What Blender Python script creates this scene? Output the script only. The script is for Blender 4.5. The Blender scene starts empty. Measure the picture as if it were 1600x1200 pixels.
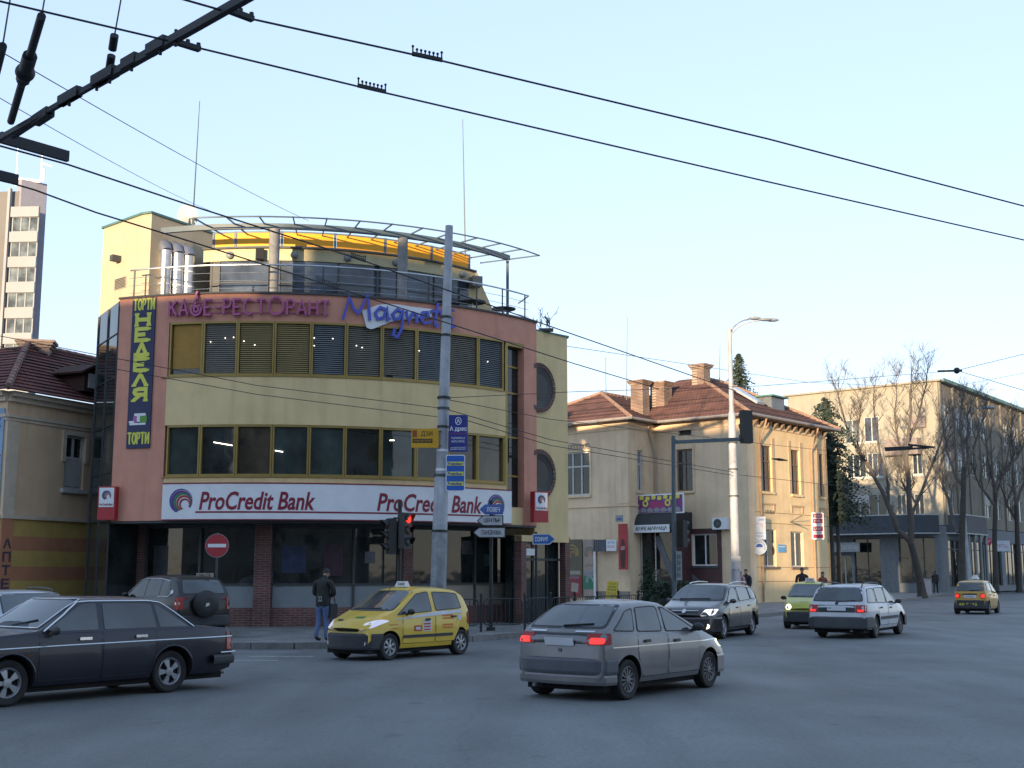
import bpy, bmesh, math, random
from mathutils import Vector, Matrix
from mathutils.bvhtree import BVHTree

# ------------------------------------------------------------------ camera, sky, sun, exposure
SC = bpy.context.scene
COL = SC.collection
F, PITCH, EYE = 1950.0, math.atan(295 / 1950.0), 1.8
cam = bpy.data.objects.new('camera', bpy.data.cameras.new('camera'))
COL.objects.link(cam)
cam.data.sensor_width = 36.0
cam.data.lens = 36.0 * F / 1600.0
cam.data.clip_start = 0.2
cam.data.clip_end = 5000
cam.location = (0, 0, EYE)
cam.rotation_euler = (math.pi / 2 + PITCH, 0, 0)
SC.camera = cam

SUN_EL = math.radians(4.5)
SUN_AZ = math.atan2(-0.40, -0.917)        # the sun stands behind the camera, to the left
SUN_DIR = Vector((math.sin(SUN_AZ) * math.cos(SUN_EL), math.cos(SUN_AZ) * math.cos(SUN_EL), math.sin(SUN_EL)))
world = bpy.data.worlds.new('World')
SC.world = world
world.use_nodes = True
nt = world.node_tree
bg = nt.nodes['Background']
sky = nt.nodes.new('ShaderNodeTexSky')
sky.sky_type = 'NISHITA'
sky.sun_disc = False
sky.sun_elevation = SUN_EL
sky.sun_rotation = SUN_AZ
sky.air_density = 1.0
sky.dust_density = 0.03
sky.ozone_density = 3.0
# the camera's tone curve and white balance: a flatter, paler and cooler sky
sc0 = nt.nodes.new('ShaderNodeVectorMath')
sc0.operation = 'SCALE'
sc0.inputs['Scale'].default_value = 0.4
flat = nt.nodes.new('ShaderNodeGamma')
flat.inputs[1].default_value = 0.40
grey = nt.nodes.new('ShaderNodeRGBToBW')
tint = nt.nodes.new('ShaderNodeMix')
tint.data_type = 'RGBA'
tint.inputs[0].default_value = 0.16
cool = nt.nodes.new('ShaderNodeMix')
cool.data_type = 'RGBA'
cool.blend_type = 'MULTIPLY'
cool.inputs[0].default_value = 1.0
cool.inputs[7].default_value = (1.66, 1.68, 1.93, 1)
nt.links.new(sky.outputs[0], sc0.inputs[0])
nt.links.new(sc0.outputs[0], flat.inputs[0])
nt.links.new(flat.outputs[0], grey.inputs[0])
nt.links.new(grey.outputs[0], tint.inputs[7])
nt.links.new(flat.outputs[0], tint.inputs[6])
nt.links.new(tint.outputs[2], cool.inputs[6])
nt.links.new(cool.outputs[2], bg.inputs[0])
bg.inputs[1].default_value = 0.15
sl = bpy.data.lights.new('sun', 'SUN')
sl.energy = 2.0
sl.angle = math.radians(0.5)
sl.color = (1.0, 0.74, 0.46)
sun = bpy.data.objects.new('sun', sl)
COL.objects.link(sun)
sun.rotation_euler = SUN_DIR.to_track_quat('Z', 'Y').to_euler()
SC.view_settings.view_transform = 'Standard'
SC.view_settings.look = 'None'
SC.view_settings.gamma = 1.0
SC.view_settings.use_curve_mapping = False
SC.view_settings.exposure = 2.28

# ------------------------------------------------------------------ helpers
R = math.radians
SP, CP = math.sin(PITCH), math.cos(PITCH)
def ray(px, py):
    return (px - 800.0, F * CP - (600.0 - py) * SP, (600.0 - py) * CP + F * SP)
def at(px, py, Y):
    a = ray(px, py)
    return Vector((a[0] / a[1] * Y, Y, EYE + a[2] / a[1] * Y))
def gnd(px, py, z=0.0):
    a = ray(px, py)
    k = (z - EYE) / a[2]
    return Vector((a[0] * k, a[1] * k, z))

def lin(c):
    return tuple(((v / 255.0) / 12.92 if v <= 10 else (((v / 255.0) + 0.055) / 1.055) ** 2.4) for v in c)

MATS = {}
def mat(name, col, rough=0.6, metal=0.0, var=0.15, scale=2.5, bump=0.0, bscale=40.0, emit=0.0, coat=0.0, spec=0.5, stain=0.0):
    if name in MATS:
        return MATS[name]
    m = bpy.data.materials.new(name)
    m.use_nodes = True
    n = m.node_tree.nodes
    l = m.node_tree.links
    b = n['Principled BSDF']
    b.inputs['Roughness'].default_value = rough
    b.inputs['Metallic'].default_value = metal
    b.inputs['Specular IOR Level'].default_value = spec
    b.inputs['Coat Weight'].default_value = coat
    b.inputs['Coat Roughness'].default_value = 0.08
    b.inputs['Base Color'].default_value = (*col, 1)
    tc = None
    if var > 0 or bump > 0:
        tc = n.new('ShaderNodeTexCoord')
    if var > 0:
        t = n.new('ShaderNodeTexNoise')
        t.inputs['Scale'].default_value = scale
        t.inputs['Detail'].default_value = 6
        t.inputs['Roughness'].default_value = 0.65
        l.new(tc.outputs['Object'], t.inputs['Vector'])
        rp = n.new('ShaderNodeMapRange')
        rp.inputs[1].default_value = 0.3
        rp.inputs[2].default_value = 0.7
        rp.inputs[3].default_value = 1 - var
        rp.inputs[4].default_value = 1 + var
        l.new(t.outputs[0], rp.inputs[0])
        mx = n.new('ShaderNodeVectorMath')
        mx.operation = 'SCALE'
        mx.inputs[0].default_value = col
        l.new(rp.outputs[0], mx.inputs['Scale'])
        last = mx.outputs[0]
        if stain > 0:      # weathering streaks that run down the wall
            mp = n.new('ShaderNodeMapping')
            mp.inputs['Scale'].default_value = (1.3, 1.3, 0.12)
            l.new(tc.outputs['Object'], mp.inputs[0])
            t2 = n.new('ShaderNodeTexNoise')
            t2.inputs['Scale'].default_value = 2.2
            t2.inputs['Detail'].default_value = 8
            l.new(mp.outputs[0], t2.inputs['Vector'])
            r2 = n.new('ShaderNodeMapRange')
            r2.inputs[1].default_value = 0.48
            r2.inputs[2].default_value = 0.75
            r2.inputs[3].default_value = 1.0
            r2.inputs[4].default_value = 1 - stain
            l.new(t2.outputs[0], r2.inputs[0])
            m2 = n.new('ShaderNodeVectorMath')
            m2.operation = 'SCALE'
            l.new(last, m2.inputs[0])
            l.new(r2.outputs[0], m2.inputs['Scale'])
            last = m2.outputs[0]
        l.new(last, b.inputs['Base Color'])
    if bump > 0:
        t = n.new('ShaderNodeTexNoise')
        t.inputs['Scale'].default_value = bscale
        t.inputs['Detail'].default_value = 4
        l.new(tc.outputs['Object'], t.inputs['Vector'])
        bp = n.new('ShaderNodeBump')
        bp.inputs['Strength'].default_value = bump
        bp.inputs['Distance'].default_value = 0.02
        l.new(t.outputs[0], bp.inputs['Height'])
        l.new(bp.outputs[0], b.inputs['Normal'])
    if emit > 0:
        b.inputs['Emission Color'].default_value = (*col, 1)
        b.inputs['Emission Strength'].default_value = emit
    MATS[name] = m
    return m

def brick_mat(name, c1, c2, mortar, w, h, msize=0.012, rough=0.8, uv=False, ang=0.785, bump=0.4):
    if name in MATS:
        return MATS[name]
    m = mat(name, c1, rough, var=0)
    n = m.node_tree.nodes
    l = m.node_tree.links
    b = n['Principled BSDF']
    tc = n.new('ShaderNodeTexCoord')
    bt = n.new('ShaderNodeTexBrick')
    bt.inputs['Color1'].default_value = (*c1, 1)
    bt.inputs['Color2'].default_value = (*c2, 1)
    bt.inputs['Mortar'].default_value = (*mortar, 1)
    bt.inputs['Scale'].default_value = 1.0
    bt.inputs['Mortar Size'].default_value = msize
    bt.inputs['Brick Width'].default_value = w
    bt.inputs['Row Height'].default_value = h
    if uv:
        l.new(tc.outputs['UV'], bt.inputs['Vector'])
    else:
        sx = n.new('ShaderNodeSeparateXYZ')
        l.new(tc.outputs['Object'], sx.inputs[0])
        a = n.new('ShaderNodeMath'); a.operation = 'MULTIPLY'; a.inputs[1].default_value = math.cos(ang)
        c = n.new('ShaderNodeMath'); c.operation = 'MULTIPLY_ADD'; c.inputs[1].default_value = math.sin(ang)
        l.new(sx.outputs[0], a.inputs[0])
        l.new(sx.outputs[1], c.inputs[0])
        l.new(a.outputs[0], c.inputs[2])
        cb = n.new('ShaderNodeCombineXYZ')
        l.new(c.outputs[0], cb.inputs[0])
        l.new(sx.outputs[2], cb.inputs[1])
        l.new(cb.outputs[0], bt.inputs['Vector'])
    t = n.new('ShaderNodeTexNoise')
    t.inputs['Scale'].default_value = 1.2
    t.inputs['Detail'].default_value = 7
    l.new(tc.outputs['Object'], t.inputs['Vector'])
    rp = n.new('ShaderNodeMapRange')
    rp.inputs[1].default_value = 0.3; rp.inputs[2].default_value = 0.7
    rp.inputs[3].default_value = 0.7; rp.inputs[4].default_value = 1.3
    l.new(t.outputs[0], rp.inputs[0])
    mx = n.new('ShaderNodeVectorMath'); mx.operation = 'SCALE'
    l.new(bt.outputs[0], mx.inputs[0])
    l.new(rp.outputs[0], mx.inputs['Scale'])
    l.new(mx.outputs[0], b.inputs['Base Color'])
    bp = n.new('ShaderNodeBump')
    bp.inputs['Strength'].default_value = bump
    bp.inputs['Distance'].default_value = 0.02
    bp.invert = True
    l.new(bt.outputs['Fac'], bp.inputs['Height'])
    l.new(bp.outputs[0], b.inputs['Normal'])
    return m

class MB:
    """collects shapes and links them as ONE mesh object"""
    def __init__(s):
        s.v, s.f, s.m, s.uv = [], [], [], []
    def face(s, pts, mi=0, uv=None):
        i = len(s.v)
        s.v += [tuple(p) for p in pts]
        s.f.append(list(range(i, i + len(pts))))
        s.m.append(mi)
        s.uv.append(uv)
    def box(s, c, d, rz=0.0, mi=0, mtx=None):
        hx, hy, hz = d[0] / 2, d[1] / 2, d[2] / 2
        M = mtx if mtx is not None else Matrix.Translation(Vector(c)) @ Matrix.Rotation(rz, 4, 'Z')
        P = [M @ Vector((x * hx, y * hy, z * hz)) for z in (-1, 1) for x, y in ((-1, -1), (1, -1), (1, 1), (-1, 1))]
        i = len(s.v)
        s.v += [tuple(p) for p in P]
        for q in ((3, 2, 1, 0), (4, 5, 6, 7), (0, 1, 5, 4), (1, 2, 6, 5), (2, 3, 7, 6), (3, 0, 4, 7)):
            s.f.append([i + k for k in q]); s.m.append(mi); s.uv.append(None)
    def prism(s, poly, z0, z1, mi=0, cap=True):
        n = len(poly)
        a = sum(poly[k][0] * poly[(k + 1) % n][1] - poly[(k + 1) % n][0] * poly[k][1] for k in range(n))
        if a < 0:
            poly = poly[::-1]
        i = len(s.v)
        s.v += [(p[0], p[1], z0) for p in poly] + [(p[0], p[1], z1) for p in poly]
        fs = [[i + k, i + (k + 1) % n, i + n + (k + 1) % n, i + n + k] for k in range(n)]
        if cap:
            fs += [[i + k for k in range(n)][::-1], [i + n + k for k in range(n)]]
        for q in fs:
            s.f.append(q); s.m.append(mi); s.uv.append(None)
    def tube(s, pts, r, n=8, mi=0, cap=True):
        pts = [Vector(p) for p in pts]
        rs = r if isinstance(r, (list, tuple)) else [r] * len(pts)
        i = len(s.v)
        up = None
        for k, p in enumerate(pts):
            d = (pts[min(k + 1, len(pts) - 1)] - pts[max(k - 1, 0)]).normalized()
            if up is None or abs(up.dot(d)) > 0.98:
                up = Vector((0, 0, 1)) if abs(d.z) < 0.9 else Vector((1, 0, 0))
            x = d.cross(up).normalized()
            y = x.cross(d).normalized()
            up = y
            for j in range(n):
                a = 2 * math.pi * j / n
                s.v.append(tuple(p + (x * math.cos(a) + y * math.sin(a)) * rs[k]))
        for k in range(len(pts) - 1):
            for j in range(n):
                a, b = i + k * n + j, i + k * n + (j + 1) % n
                s.f.append([a, b, b + n, a + n]); s.m.append(mi); s.uv.append(None)
        if cap:
            s.f.append([i + j for j in range(n)][::-1]); s.m.append(mi); s.uv.append(None)
            e = i + (len(pts) - 1) * n
            s.f.append([e + j for j in range(n)]); s.m.append(mi); s.uv.append(None)
    def bar(s, p, q, w, h, mi=0, up=(0, 0, 1)):
        p, q = Vector(p), Vector(q)
        d = (q - p)
        L = d.length
        d.normalize()
        u = Vector(up)
        if abs(u.dot(d)) > 0.98:
            u = Vector((0, 1, 0))
        x = d.cross(u).normalized()
        y = x.cross(d)
        M = Matrix((x, d, y)).transposed().to_4x4()
        M.translation = (p + q) / 2
        s.box(None, (w, L, h), mi=mi, mtx=M)
    def lathe(s, prof, n=16, M=None, mi=0, cap=False):
        M = M or Matrix()
        i = len(s.v)
        for r, z in prof:
            for j in range(n):
                a = 2 * math.pi * j / n
                s.v.append(tuple(M @ Vector((r * math.cos(a), r * math.sin(a), z))))
        for k in range(len(prof) - 1):
            for j in range(n):
                a, b = i + k * n + j, i + k * n + (j + 1) % n
                s.f.append([a, b, b + n, a + n]); s.m.append(mi); s.uv.append(None)
        if cap:
            s.f.append([i + j for j in range(n)][::-1]); s.m.append(mi); s.uv.append(None)
            e = i + (len(prof) - 1) * n
            s.f.append([e + j for j in range(n)]); s.m.append(mi); s.uv.append(None)
    def ball(s, c, r, n=10, sc=(1, 1, 1), mi=0):
        prof = [(max(0.0005, math.sin(math.pi * k / n) * r), -math.cos(math.pi * k / n) * r) for k in range(n + 1)]
        s.lathe(prof, n + 4, Matrix.Translation(Vector(c)) @ Matrix.Diagonal((*sc, 1)), mi)
    def plate(s, poly, o, rt, up, th=0.02, mi=0):
        """flat polygon (u, v) with thickness, front face at o, thickness goes backwards"""
        o, rt, up = Vector(o), Vector(rt), Vector(up)
        nn = rt.cross(up)
        a = sum(poly[k][0] * poly[(k + 1) % len(poly)][1] - poly[(k + 1) % len(poly)][0] * poly[k][1] for k in range(len(poly)))
        if a < 0:
            poly = poly[::-1]
        fr = [o + rt * u + up * v for u, v in poly]
        bk = [p - nn * th for p in fr]
        self_i = len(s.v)
        n = len(poly)
        s.v += [tuple(p) for p in fr + bk]
        fs = [[self_i + k for k in range(n)], [self_i + n + k for k in range(n)][::-1]]
        fs += [[self_i + (k + 1) % n, self_i + k, self_i + n + k, self_i + n + (k + 1) % n] for k in range(n)]
        for q in fs:
            s.f.append(q); s.m.append(mi); s.uv.append(None)
    def build(s, name, m, parent=None, smooth=None, loc=None):
        me = bpy.data.meshes.new(name)
        v = s.v
        org = Vector(loc) if loc is not None else Vector((0, 0, 0))
        me.from_pydata([tuple(Vector(p) - org) for p in v], [], s.f)
        ms = m if isinstance(m, (list, tuple)) else [m]
        for k in ms:
            me.materials.append(k)
        if len(ms) > 1:
            me.polygons.foreach_set('material_index', s.m)
        if any(u is not None for u in s.uv):
            lay = me.uv_layers.new(name='UVMap')
            li = 0
            for q, u in zip(s.f, s.uv):
                for k in range(len(q)):
                    if u is not None:
                        lay.data[li].uv = u[k]
                    li += 1
        me.update()
        if smooth is not None:
            me.polygons.foreach_set('use_smooth', [True] * len(me.polygons))
            me.set_sharp_from_angle(angle=R(smooth))
        return link(name, me, parent, org)

ORG = {}
def link(name, me, parent=None, loc=(0, 0, 0)):
    o = bpy.data.objects.new(name, me)
    COL.objects.link(o)
    o.location = loc
    if parent is not None:
        o.parent = parent
        if parent.name in ORG:
            o.location = Vector(loc) - ORG[parent.name]
    return o

def tag(o, label, cat, group=None):
    o['label'] = label
    o['category'] = cat
    if group:
        o['group'] = group
    return o
def struct(o, kind='structure'):
    o['kind'] = kind
    return o
def thing(name, label, cat, loc=(0, 0, 0), rz=0.0, group=None, world=True):
    """an Empty at the base of a thing; with world=True children are given in world coordinates"""
    o = bpy.data.objects.new(name, None)
    COL.objects.link(o)
    o.empty_display_size = 0.2
    o.location = loc
    o.rotation_euler = (0, 0, rz)
    if world:
        ORG[o.name] = Vector(loc)
    return tag(o, label, cat, group)
def copy_tree(o, parent=None):
    c = o.copy()
    COL.objects.link(c)
    if parent is not None:
        c.parent = parent
    for ch in list(o.children):
        copy_tree(ch, c)
    return c

def text_mesh(s, w=None, h=1.0, ext=0.01, bold=0.0, shear=0.0):
    """text as mesh data in the xy plane, centred, h = height of the letters, w = fitted width"""
    if s[0] == '~':       # small print too fine to read in the photograph: letter sized strokes
        rnd = random.Random(s + str(round(h, 3)))
        n = int(s[1:])
        W = w or h * 0.7 * n
        cw = W / n
        V, Fs = [], []
        for k in range(n):
            x = -W / 2 + k * cw
            st = [(0.12, 0.3, 0, 1)]
            st += rnd.choice(([(0.3, 0.8, 0.82, 1)], [(0.3, 0.8, 0, 0.18)], [(0.62, 0.8, 0, 1)], [(0.3, 0.75, 0.42, 0.58), (0.3, 0.8, 0.82, 1)], [(0.62, 0.8, 0, 1), (0.3, 0.62, 0.42, 0.58)]))
            for a, b, c, d in st:
                i = len(V)
                V += [(x + a * cw, (c - 0.5) * h), (x + b * cw, (c - 0.5) * h), (x + b * cw, (d - 0.5) * h), (x + a * cw, (d - 0.5) * h)]
                Fs.append([i, i + 1, i + 2, i + 3])
        return V, Fs
    c = bpy.data.curves.new('lettering', 'FONT')
    c.body = s
    c.extrude = 0.0
    c.offset = bold
    c.shear = shear
    c.resolution_u = 3
    o = bpy.data.objects.new('lettering', c)
    COL.objects.link(o)
    dg = bpy.context.evaluated_depsgraph_get()
    me = bpy.data.meshes.new_from_object(o.evaluated_get(dg))
    bpy.data.objects.remove(o)
    xs = [v.co.x for v in me.vertices]; ys = [v.co.y for v in me.vertices]
    x0, x1, y0, y1 = min(xs), max(xs), min(ys), max(ys)
    ky = h / max(1e-6, y1 - y0)
    kx = w / max(1e-6, x1 - x0) if w else ky
    V = [((v.co.x - (x0 + x1) / 2) * kx, (v.co.y - (y0 + y1) / 2) * ky) for v in me.vertices]
    Fs = [list(p.vertices) for p in me.polygons]
    bpy.data.meshes.remove(me)
    return V, Fs
def text(s, o, rt, up, h, m, name='lettering', parent=None, w=None, bold=0.0, shear=0.0, lift=0.004, bend=None):
    V, Fs = text_mesh(s, w, h, bold=bold, shear=shear)
    o, rt, up = Vector(o), Vector(rt), Vector(up)
    nn = rt.cross(up)
    mb = MB()
    mb.v = [tuple(bend(u, v)) if bend else tuple(o + rt * u + up * v + nn * lift) for u, v in V]
    mb.f = Fs
    mb.m = [0] * len(Fs)
    mb.uv = [None] * len(Fs)
    if s is None:
        return mb
    return mb.build(name, m, parent)

def rnd_poly(poly, r, n=4):
    out = []
    N = len(poly)
    for k in range(N):
        p0, p, p1 = Vector(poly[k - 1]), Vector(poly[k]), Vector(poly[(k + 1) % N])
        a, b = (p0 - p), (p1 - p)
        rr = min(r, a.length * 0.45, b.length * 0.45)
        a.normalize(); b.normalize()
        for j in range(n + 1):
            t = j / n
            q = (p + a * rr) * (1 - t) ** 2 + p * 2 * t * (1 - t) + (p + b * rr) * t * t
            out.append((q.x, q.y))
    return out
def circ(r, n=20, cx=0, cy=0, a0=0, a1=360):
    return [(cx + r * math.cos(R(a0 + (a1 - a0) * k / n)), cy + r * math.sin(R(a0 + (a1 - a0) * k / n))) for k in range(n if abs(a1 - a0) >= 360 else n + 1)]

# ------------------------------------------------------------------ colours
M_ASPH = mat('asphalt', (0.145, 0.156, 0.160), 0.62, var=0, spec=0.35)
def asphalt():
    n = M_ASPH.node_tree.nodes
    l = M_ASPH.node_tree.links
    b = n['Principled BSDF']
    tc = n.new('ShaderNodeTexCoord')
    def noise(sc, det, sx=1, sy=1, rot=0):
        mp = n.new('ShaderNodeMapping')
        mp.inputs['Scale'].default_value = (sx, sy, 1)
        mp.inputs['Rotation'].default_value = (0, 0, rot)
        l.new(tc.outputs['Object'], mp.inputs[0])
        t = n.new('ShaderNodeTexNoise')
        t.inputs['Scale'].default_value = sc
        t.inputs['Detail'].default_value = det
        l.new(mp.outputs[0], t.inputs['Vector'])
        return t
    def rng(t, a, b_, lo, hi):
        r = n.new('ShaderNodeMapRange')
        r.inputs[1].default_value = a; r.inputs[2].default_value = b_
        r.inputs[3].default_value = lo; r.inputs[4].default_value = hi
        l.new(t.outputs[0], r.inputs[0])
        return r
    big = rng(noise(0.10, 7), 0.38, 0.62, 0.80, 1.18)
    mid = rng(noise(0.9, 7, 1, 0.22, 0.6), 0.36, 0.64, 0.85, 1.12)
    fine = rng(noise(55, 3), 0.3, 0.7, 0.72, 1.28)
    mu = n.new('ShaderNodeMath'); mu.operation = 'MULTIPLY'
    l.new(big.outputs[0], mu.inputs[0]); l.new(mid.outputs[0], mu.inputs[1])
    mu2 = n.new('ShaderNodeMath'); mu2.operation = 'MULTIPLY'
    l.new(mu.outputs[0], mu2.inputs[0]); l.new(fine.outputs[0], mu2.inputs[1])
    # cracks and patched seams
    vo = n.new('ShaderNodeTexVoronoi'); vo.feature = 'DISTANCE_TO_EDGE'; vo.inputs['Scale'].default_value = 0.16
    ds = n.new('ShaderNodeVectorMath'); ds.operation = 'ADD'
    wob = noise(0.8, 6)
    l.new(tc.outputs['Object'], ds.inputs[0]); l.new(wob.outputs['Color'], ds.inputs[1])
    l.new(ds.outputs[0], vo.inputs['Vector'])
    cr = rng(vo, 0.0, 0.005, 0.86, 1.0)
    spots = rng(noise(1.7, 3), 0.64, 0.74, 1.0, 0.72)        # oil drips
    grit = rng(noise(14, 4), 0.3, 0.7, 0.88, 1.12)
    mu4 = n.new('ShaderNodeMath'); mu4.operation = 'MULTIPLY'
    l.new(spots.outputs[0], mu4.inputs[0]); l.new(grit.outputs[0], mu4.inputs[1])
    mu5 = n.new('ShaderNodeMath'); mu5.operation = 'MULTIPLY'
    l.new(mu4.outputs[0], mu5.inputs[0]); l.new(mu2.outputs[0], mu5.inputs[1])
    mu3 = n.new('ShaderNodeMath'); mu3.operation = 'MULTIPLY'
    l.new(mu5.outputs[0], mu3.inputs[0]); l.new(cr.outputs[0], mu3.inputs[1])
    sc = n.new('ShaderNodeVectorMath'); sc.operation = 'SCALE'
    sc.inputs[0].default_value = b.inputs['Base Color'].default_value[:3]
    l.new(mu3.outputs[0], sc.inputs['Scale'])
    l.new(sc.outputs[0], b.inputs['Base Color'])
    ro = rng(noise(0.35, 5), 0.3, 0.7, 0.62, 0.8)
    l.new(ro.outputs[0], b.inputs['Roughness'])
    bp = n.new('ShaderNodeBump'); bp.inputs['Strength'].default_value = 0.35; bp.inputs['Distance'].default_value = 0.01
    l.new(noise(70, 4).outputs[0], bp.inputs['Height'])
    l.new(bp.outputs[0], b.inputs['Normal'])
asphalt()
M_PAVE = brick_mat('pavement_tiles', (0.20, 0.205, 0.20), (0.165, 0.17, 0.168), (0.11, 0.11, 0.11), 0.5, 0.5, 0.012, 0.75, ang=0.0, bump=0.2)
# pavement tiles lie flat: use x and y directly
for _l in list(M_PAVE.node_tree.links):
    if _l.to_node.type == 'TEX_BRICK' and _l.to_socket.name == 'Vector':
        M_PAVE.node_tree.links.remove(_l)
_t = [k for k in M_PAVE.node_tree.nodes if k.type == 'TEX_BRICK'][0]
_c = [k for k in M_PAVE.node_tree.nodes if k.type == 'TEX_COORD'][0]
M_PAVE.node_tree.links.new(_c.outputs['Object'], _t.inputs['Vector'])
M_KERB = mat('kerb_stone', (0.16, 0.16, 0.155), 0.8, var=0.3, scale=4, bump=0.3)
M_LINE = mat('road_paint', (0.30, 0.31, 0.31), 0.7, var=0.5, scale=7)
M_YEL = mat('yellow_render', (0.56, 0.49, 0.30), 0.85, var=0.08, scale=1.2, bump=0.15, bscale=60, stain=0.10)
M_YEL2 = mat('bright_yellow_render', (0.70, 0.535, 0.28), 0.85, var=0.08, scale=1.2, bump=0.15, bscale=60, stain=0.16)
M_PINK = mat('salmon_render', (0.60, 0.28, 0.195), 0.85, var=0.10, scale=1.6, bump=0.15, bscale=60, stain=0.18)
M_PEACH = mat('peach_render', (0.45, 0.375, 0.26), 0.85, var=0.08, scale=1.2, bump=0.15, bscale=60)
M_GOLD = mat('gold_aluminium', (0.30, 0.21, 0.06), 0.42, 0.35, var=0.1)
M_GREENM = mat('green_coping', (0.07, 0.16, 0.13), 0.5, var=0.15)
M_STEELG = mat('grey_green_steel', (0.085, 0.12, 0.14), 0.5, var=0.12)
M_SILV = mat('galvanised_steel', (0.50, 0.52, 0.55), 0.35, 0.8, var=0.15, scale=6)
M_BLACK = mat('black_paint', (0.016, 0.018, 0.02), 0.5, var=0.2)
M_DGREY = mat('dark_grey', (0.055, 0.06, 0.062), 0.6, var=0.2)
M_CONC = mat('concrete', (0.25, 0.25, 0.245), 0.85, var=0.22, scale=3, bump=0.3, stain=0.25)
M_POLE = mat('painted_pole', (0.36, 0.38, 0.41), 0.6, var=0.2, scale=2.5, stain=0.45)
M_WHITE = mat('white_paint', (0.72, 0.74, 0.76), 0.5, var=0.06)
M_RED = mat('red_plastic', (0.38, 0.022, 0.03), 0.4, var=0.08)
M_BLUE = mat('blue_sign', (0.03, 0.075, 0.30), 0.4, var=0.08)
M_NAVY = mat('navy_banner', (0.022, 0.028, 0.085), 0.6, var=0.12)
M_LEMON = mat('lemon_lettering', (0.62, 0.62, 0.08), 0.5, var=0.08)
M_MAROON = mat('maroon_lettering', (0.22, 0.012, 0.035), 0.5, var=0.05)
M_MAGENTA = mat('magenta_letters', (0.40, 0.085, 0.22), 0.45, var=0.12)
M_LBLUE = mat('blue_letters', (0.06, 0.085, 0.46), 0.4, var=0.1)
M_BANNER = mat('orange_banner', (0.86, 0.37, 0.015), 0.6, var=0.05)
M_BRICK = brick_mat('red_brick', (0.16, 0.058, 0.046), (0.115, 0.043, 0.038), (0.15, 0.13, 0.12), 0.24, 0.075, 0.012)
M_FROST = mat('frosted_panel', (0.22, 0.25, 0.27), 0.45, var=0.08)
M_FROST2 = mat('beige_panel', (0.30, 0.27, 0.22), 0.5, var=0.08)
def glass_mat(name, col, rough=0.04, wob=0.25, scale=1.2, spec=0.6):
    m = mat(name, col, rough, var=0, bump=0, spec=spec)
    n, l = m.node_tree.nodes, m.node_tree.links
    tc = n.new('ShaderNodeTexCoord')
    t = n.new('ShaderNodeTexNoise'); t.inputs['Scale'].default_value = scale; t.inputs['Detail'].default_value = 2
    l.new(tc.outputs['Object'], t.inputs['Vector'])
    bp = n.new('ShaderNodeBump'); bp.inputs['Strength'].default_value = wob; bp.inputs['Distance'].default_value = 0.02
    l.new(t.outputs[0], bp.inputs['Height']); l.new(bp.outputs[0], n['Principled BSDF'].inputs['Normal'])
    t2 = n.new('ShaderNodeTexNoise'); t2.inputs['Scale'].default_value = 0.9; t2.inputs['Detail'].default_value = 4
    l.new(tc.outputs['Object'], t2.inputs['Vector'])
    r = n.new('ShaderNodeMapRange'); r.inputs[1].default_value = 0.35; r.inputs[2].default_value = 0.7
    r.inputs[3].default_value = 0.4; r.inputs[4].default_value = 1.9
    l.new(t2.outputs[0], r.inputs[0])
    s = n.new('ShaderNodeVectorMath'); s.operation = 'SCALE'; s.inputs[0].default_value = col
    l.new(r.outputs[0], s.inputs['Scale']); l.new(s.outputs[0], n['Principled BSDF'].inputs['Base Color'])
    return m
M_GLASS = glass_mat('dark_window_glass', (0.016, 0.022, 0.022))
M_GLASST = glass_mat('teal_window_glass', (0.026, 0.040, 0.038), 0.05, 0.3, 0.7)
M_GLASSW = glass_mat('warm_reflection_glass', (0.050, 0.040, 0.026), 0.05, 0.3, 1.6)  # brown tint painted in for warm reflections in some panes
M_GLASSB = glass_mat('bluish_window_glass', (0.05, 0.065, 0.09), 0.06)
M_GLASSP = glass_mat('pale_window_glass', (0.10, 0.12, 0.125), 0.08)
M_BLIND = mat('khaki_blind_slats', (0.28, 0.215, 0.09), 0.6, var=0.12)
M_BLINDD = mat('dark_blind_slats', (0.18, 0.165, 0.13), 0.55, var=0.12)
M_BLINDG = mat('grey_blind_slats', (0.135, 0.15, 0.16), 0.55, var=0.12)
M_OCHRE = mat('ochre_roller_blind', (0.34, 0.19, 0.03), 0.7, var=0.12, scale=5)

# ------------------------------------------------------------------ ground, road, pavements
mb = MB()
mb.face([(-1500, -1500, -0.004), (1500, -1500, -0.004), (1500, 2500, -0.004), (-1500, 2500, -0.004)])
struct(mb.build('ground', mat('bare_ground', (0.10, 0.10, 0.09), 0.9, var=0.3, scale=0.3)))
mb = MB()
mb.face([(-120, -29, 0), (140, -29, 0), (160, 260, 0), (-120, 260, 0)])
struct(mb.build('road', M_ASPH))
KERB = [(-45, 30.4), (-5.2, 30.4), (-4.0, 30.8), (-1.1, 33.6), (1.0, 37.0), (5.0, 42.5), (9.9, 51.5), (15, 60.5), (19.5, 69.5), (25.3, 81.7), (34, 99.7), (47.6, 123.6), (56, 138), (80, 178)]
def pavement(name, outline, kerb):
    mb = MB()
    mb.prism(outline, 0.002, 0.146)
    struct(mb.build(name, M_PAVE))
    kb = MB()
    for p, q in zip(kerb[:-1], kerb[1:]):
        p, q = Vector((*p, 0)), Vector((*q, 0))
        L = (q - p).length
        n = max(1, int(L / 1.0))
        for k in range(n):
            a, b = p.lerp(q, (k + 0.008) / n), p.lerp(q, (k + 0.992) / n)
            kb.bar(a + Vector((0, 0, 0.075)), b + Vector((0, 0, 0.075)), 0.16, 0.155)
    struct(kb.build('kerb_strip', M_KERB))
pavement('pavement', KERB + [(80, 230), (-45, 230)], KERB)
mb = MB()      # worn marks on the asphalt by the kerb
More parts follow.
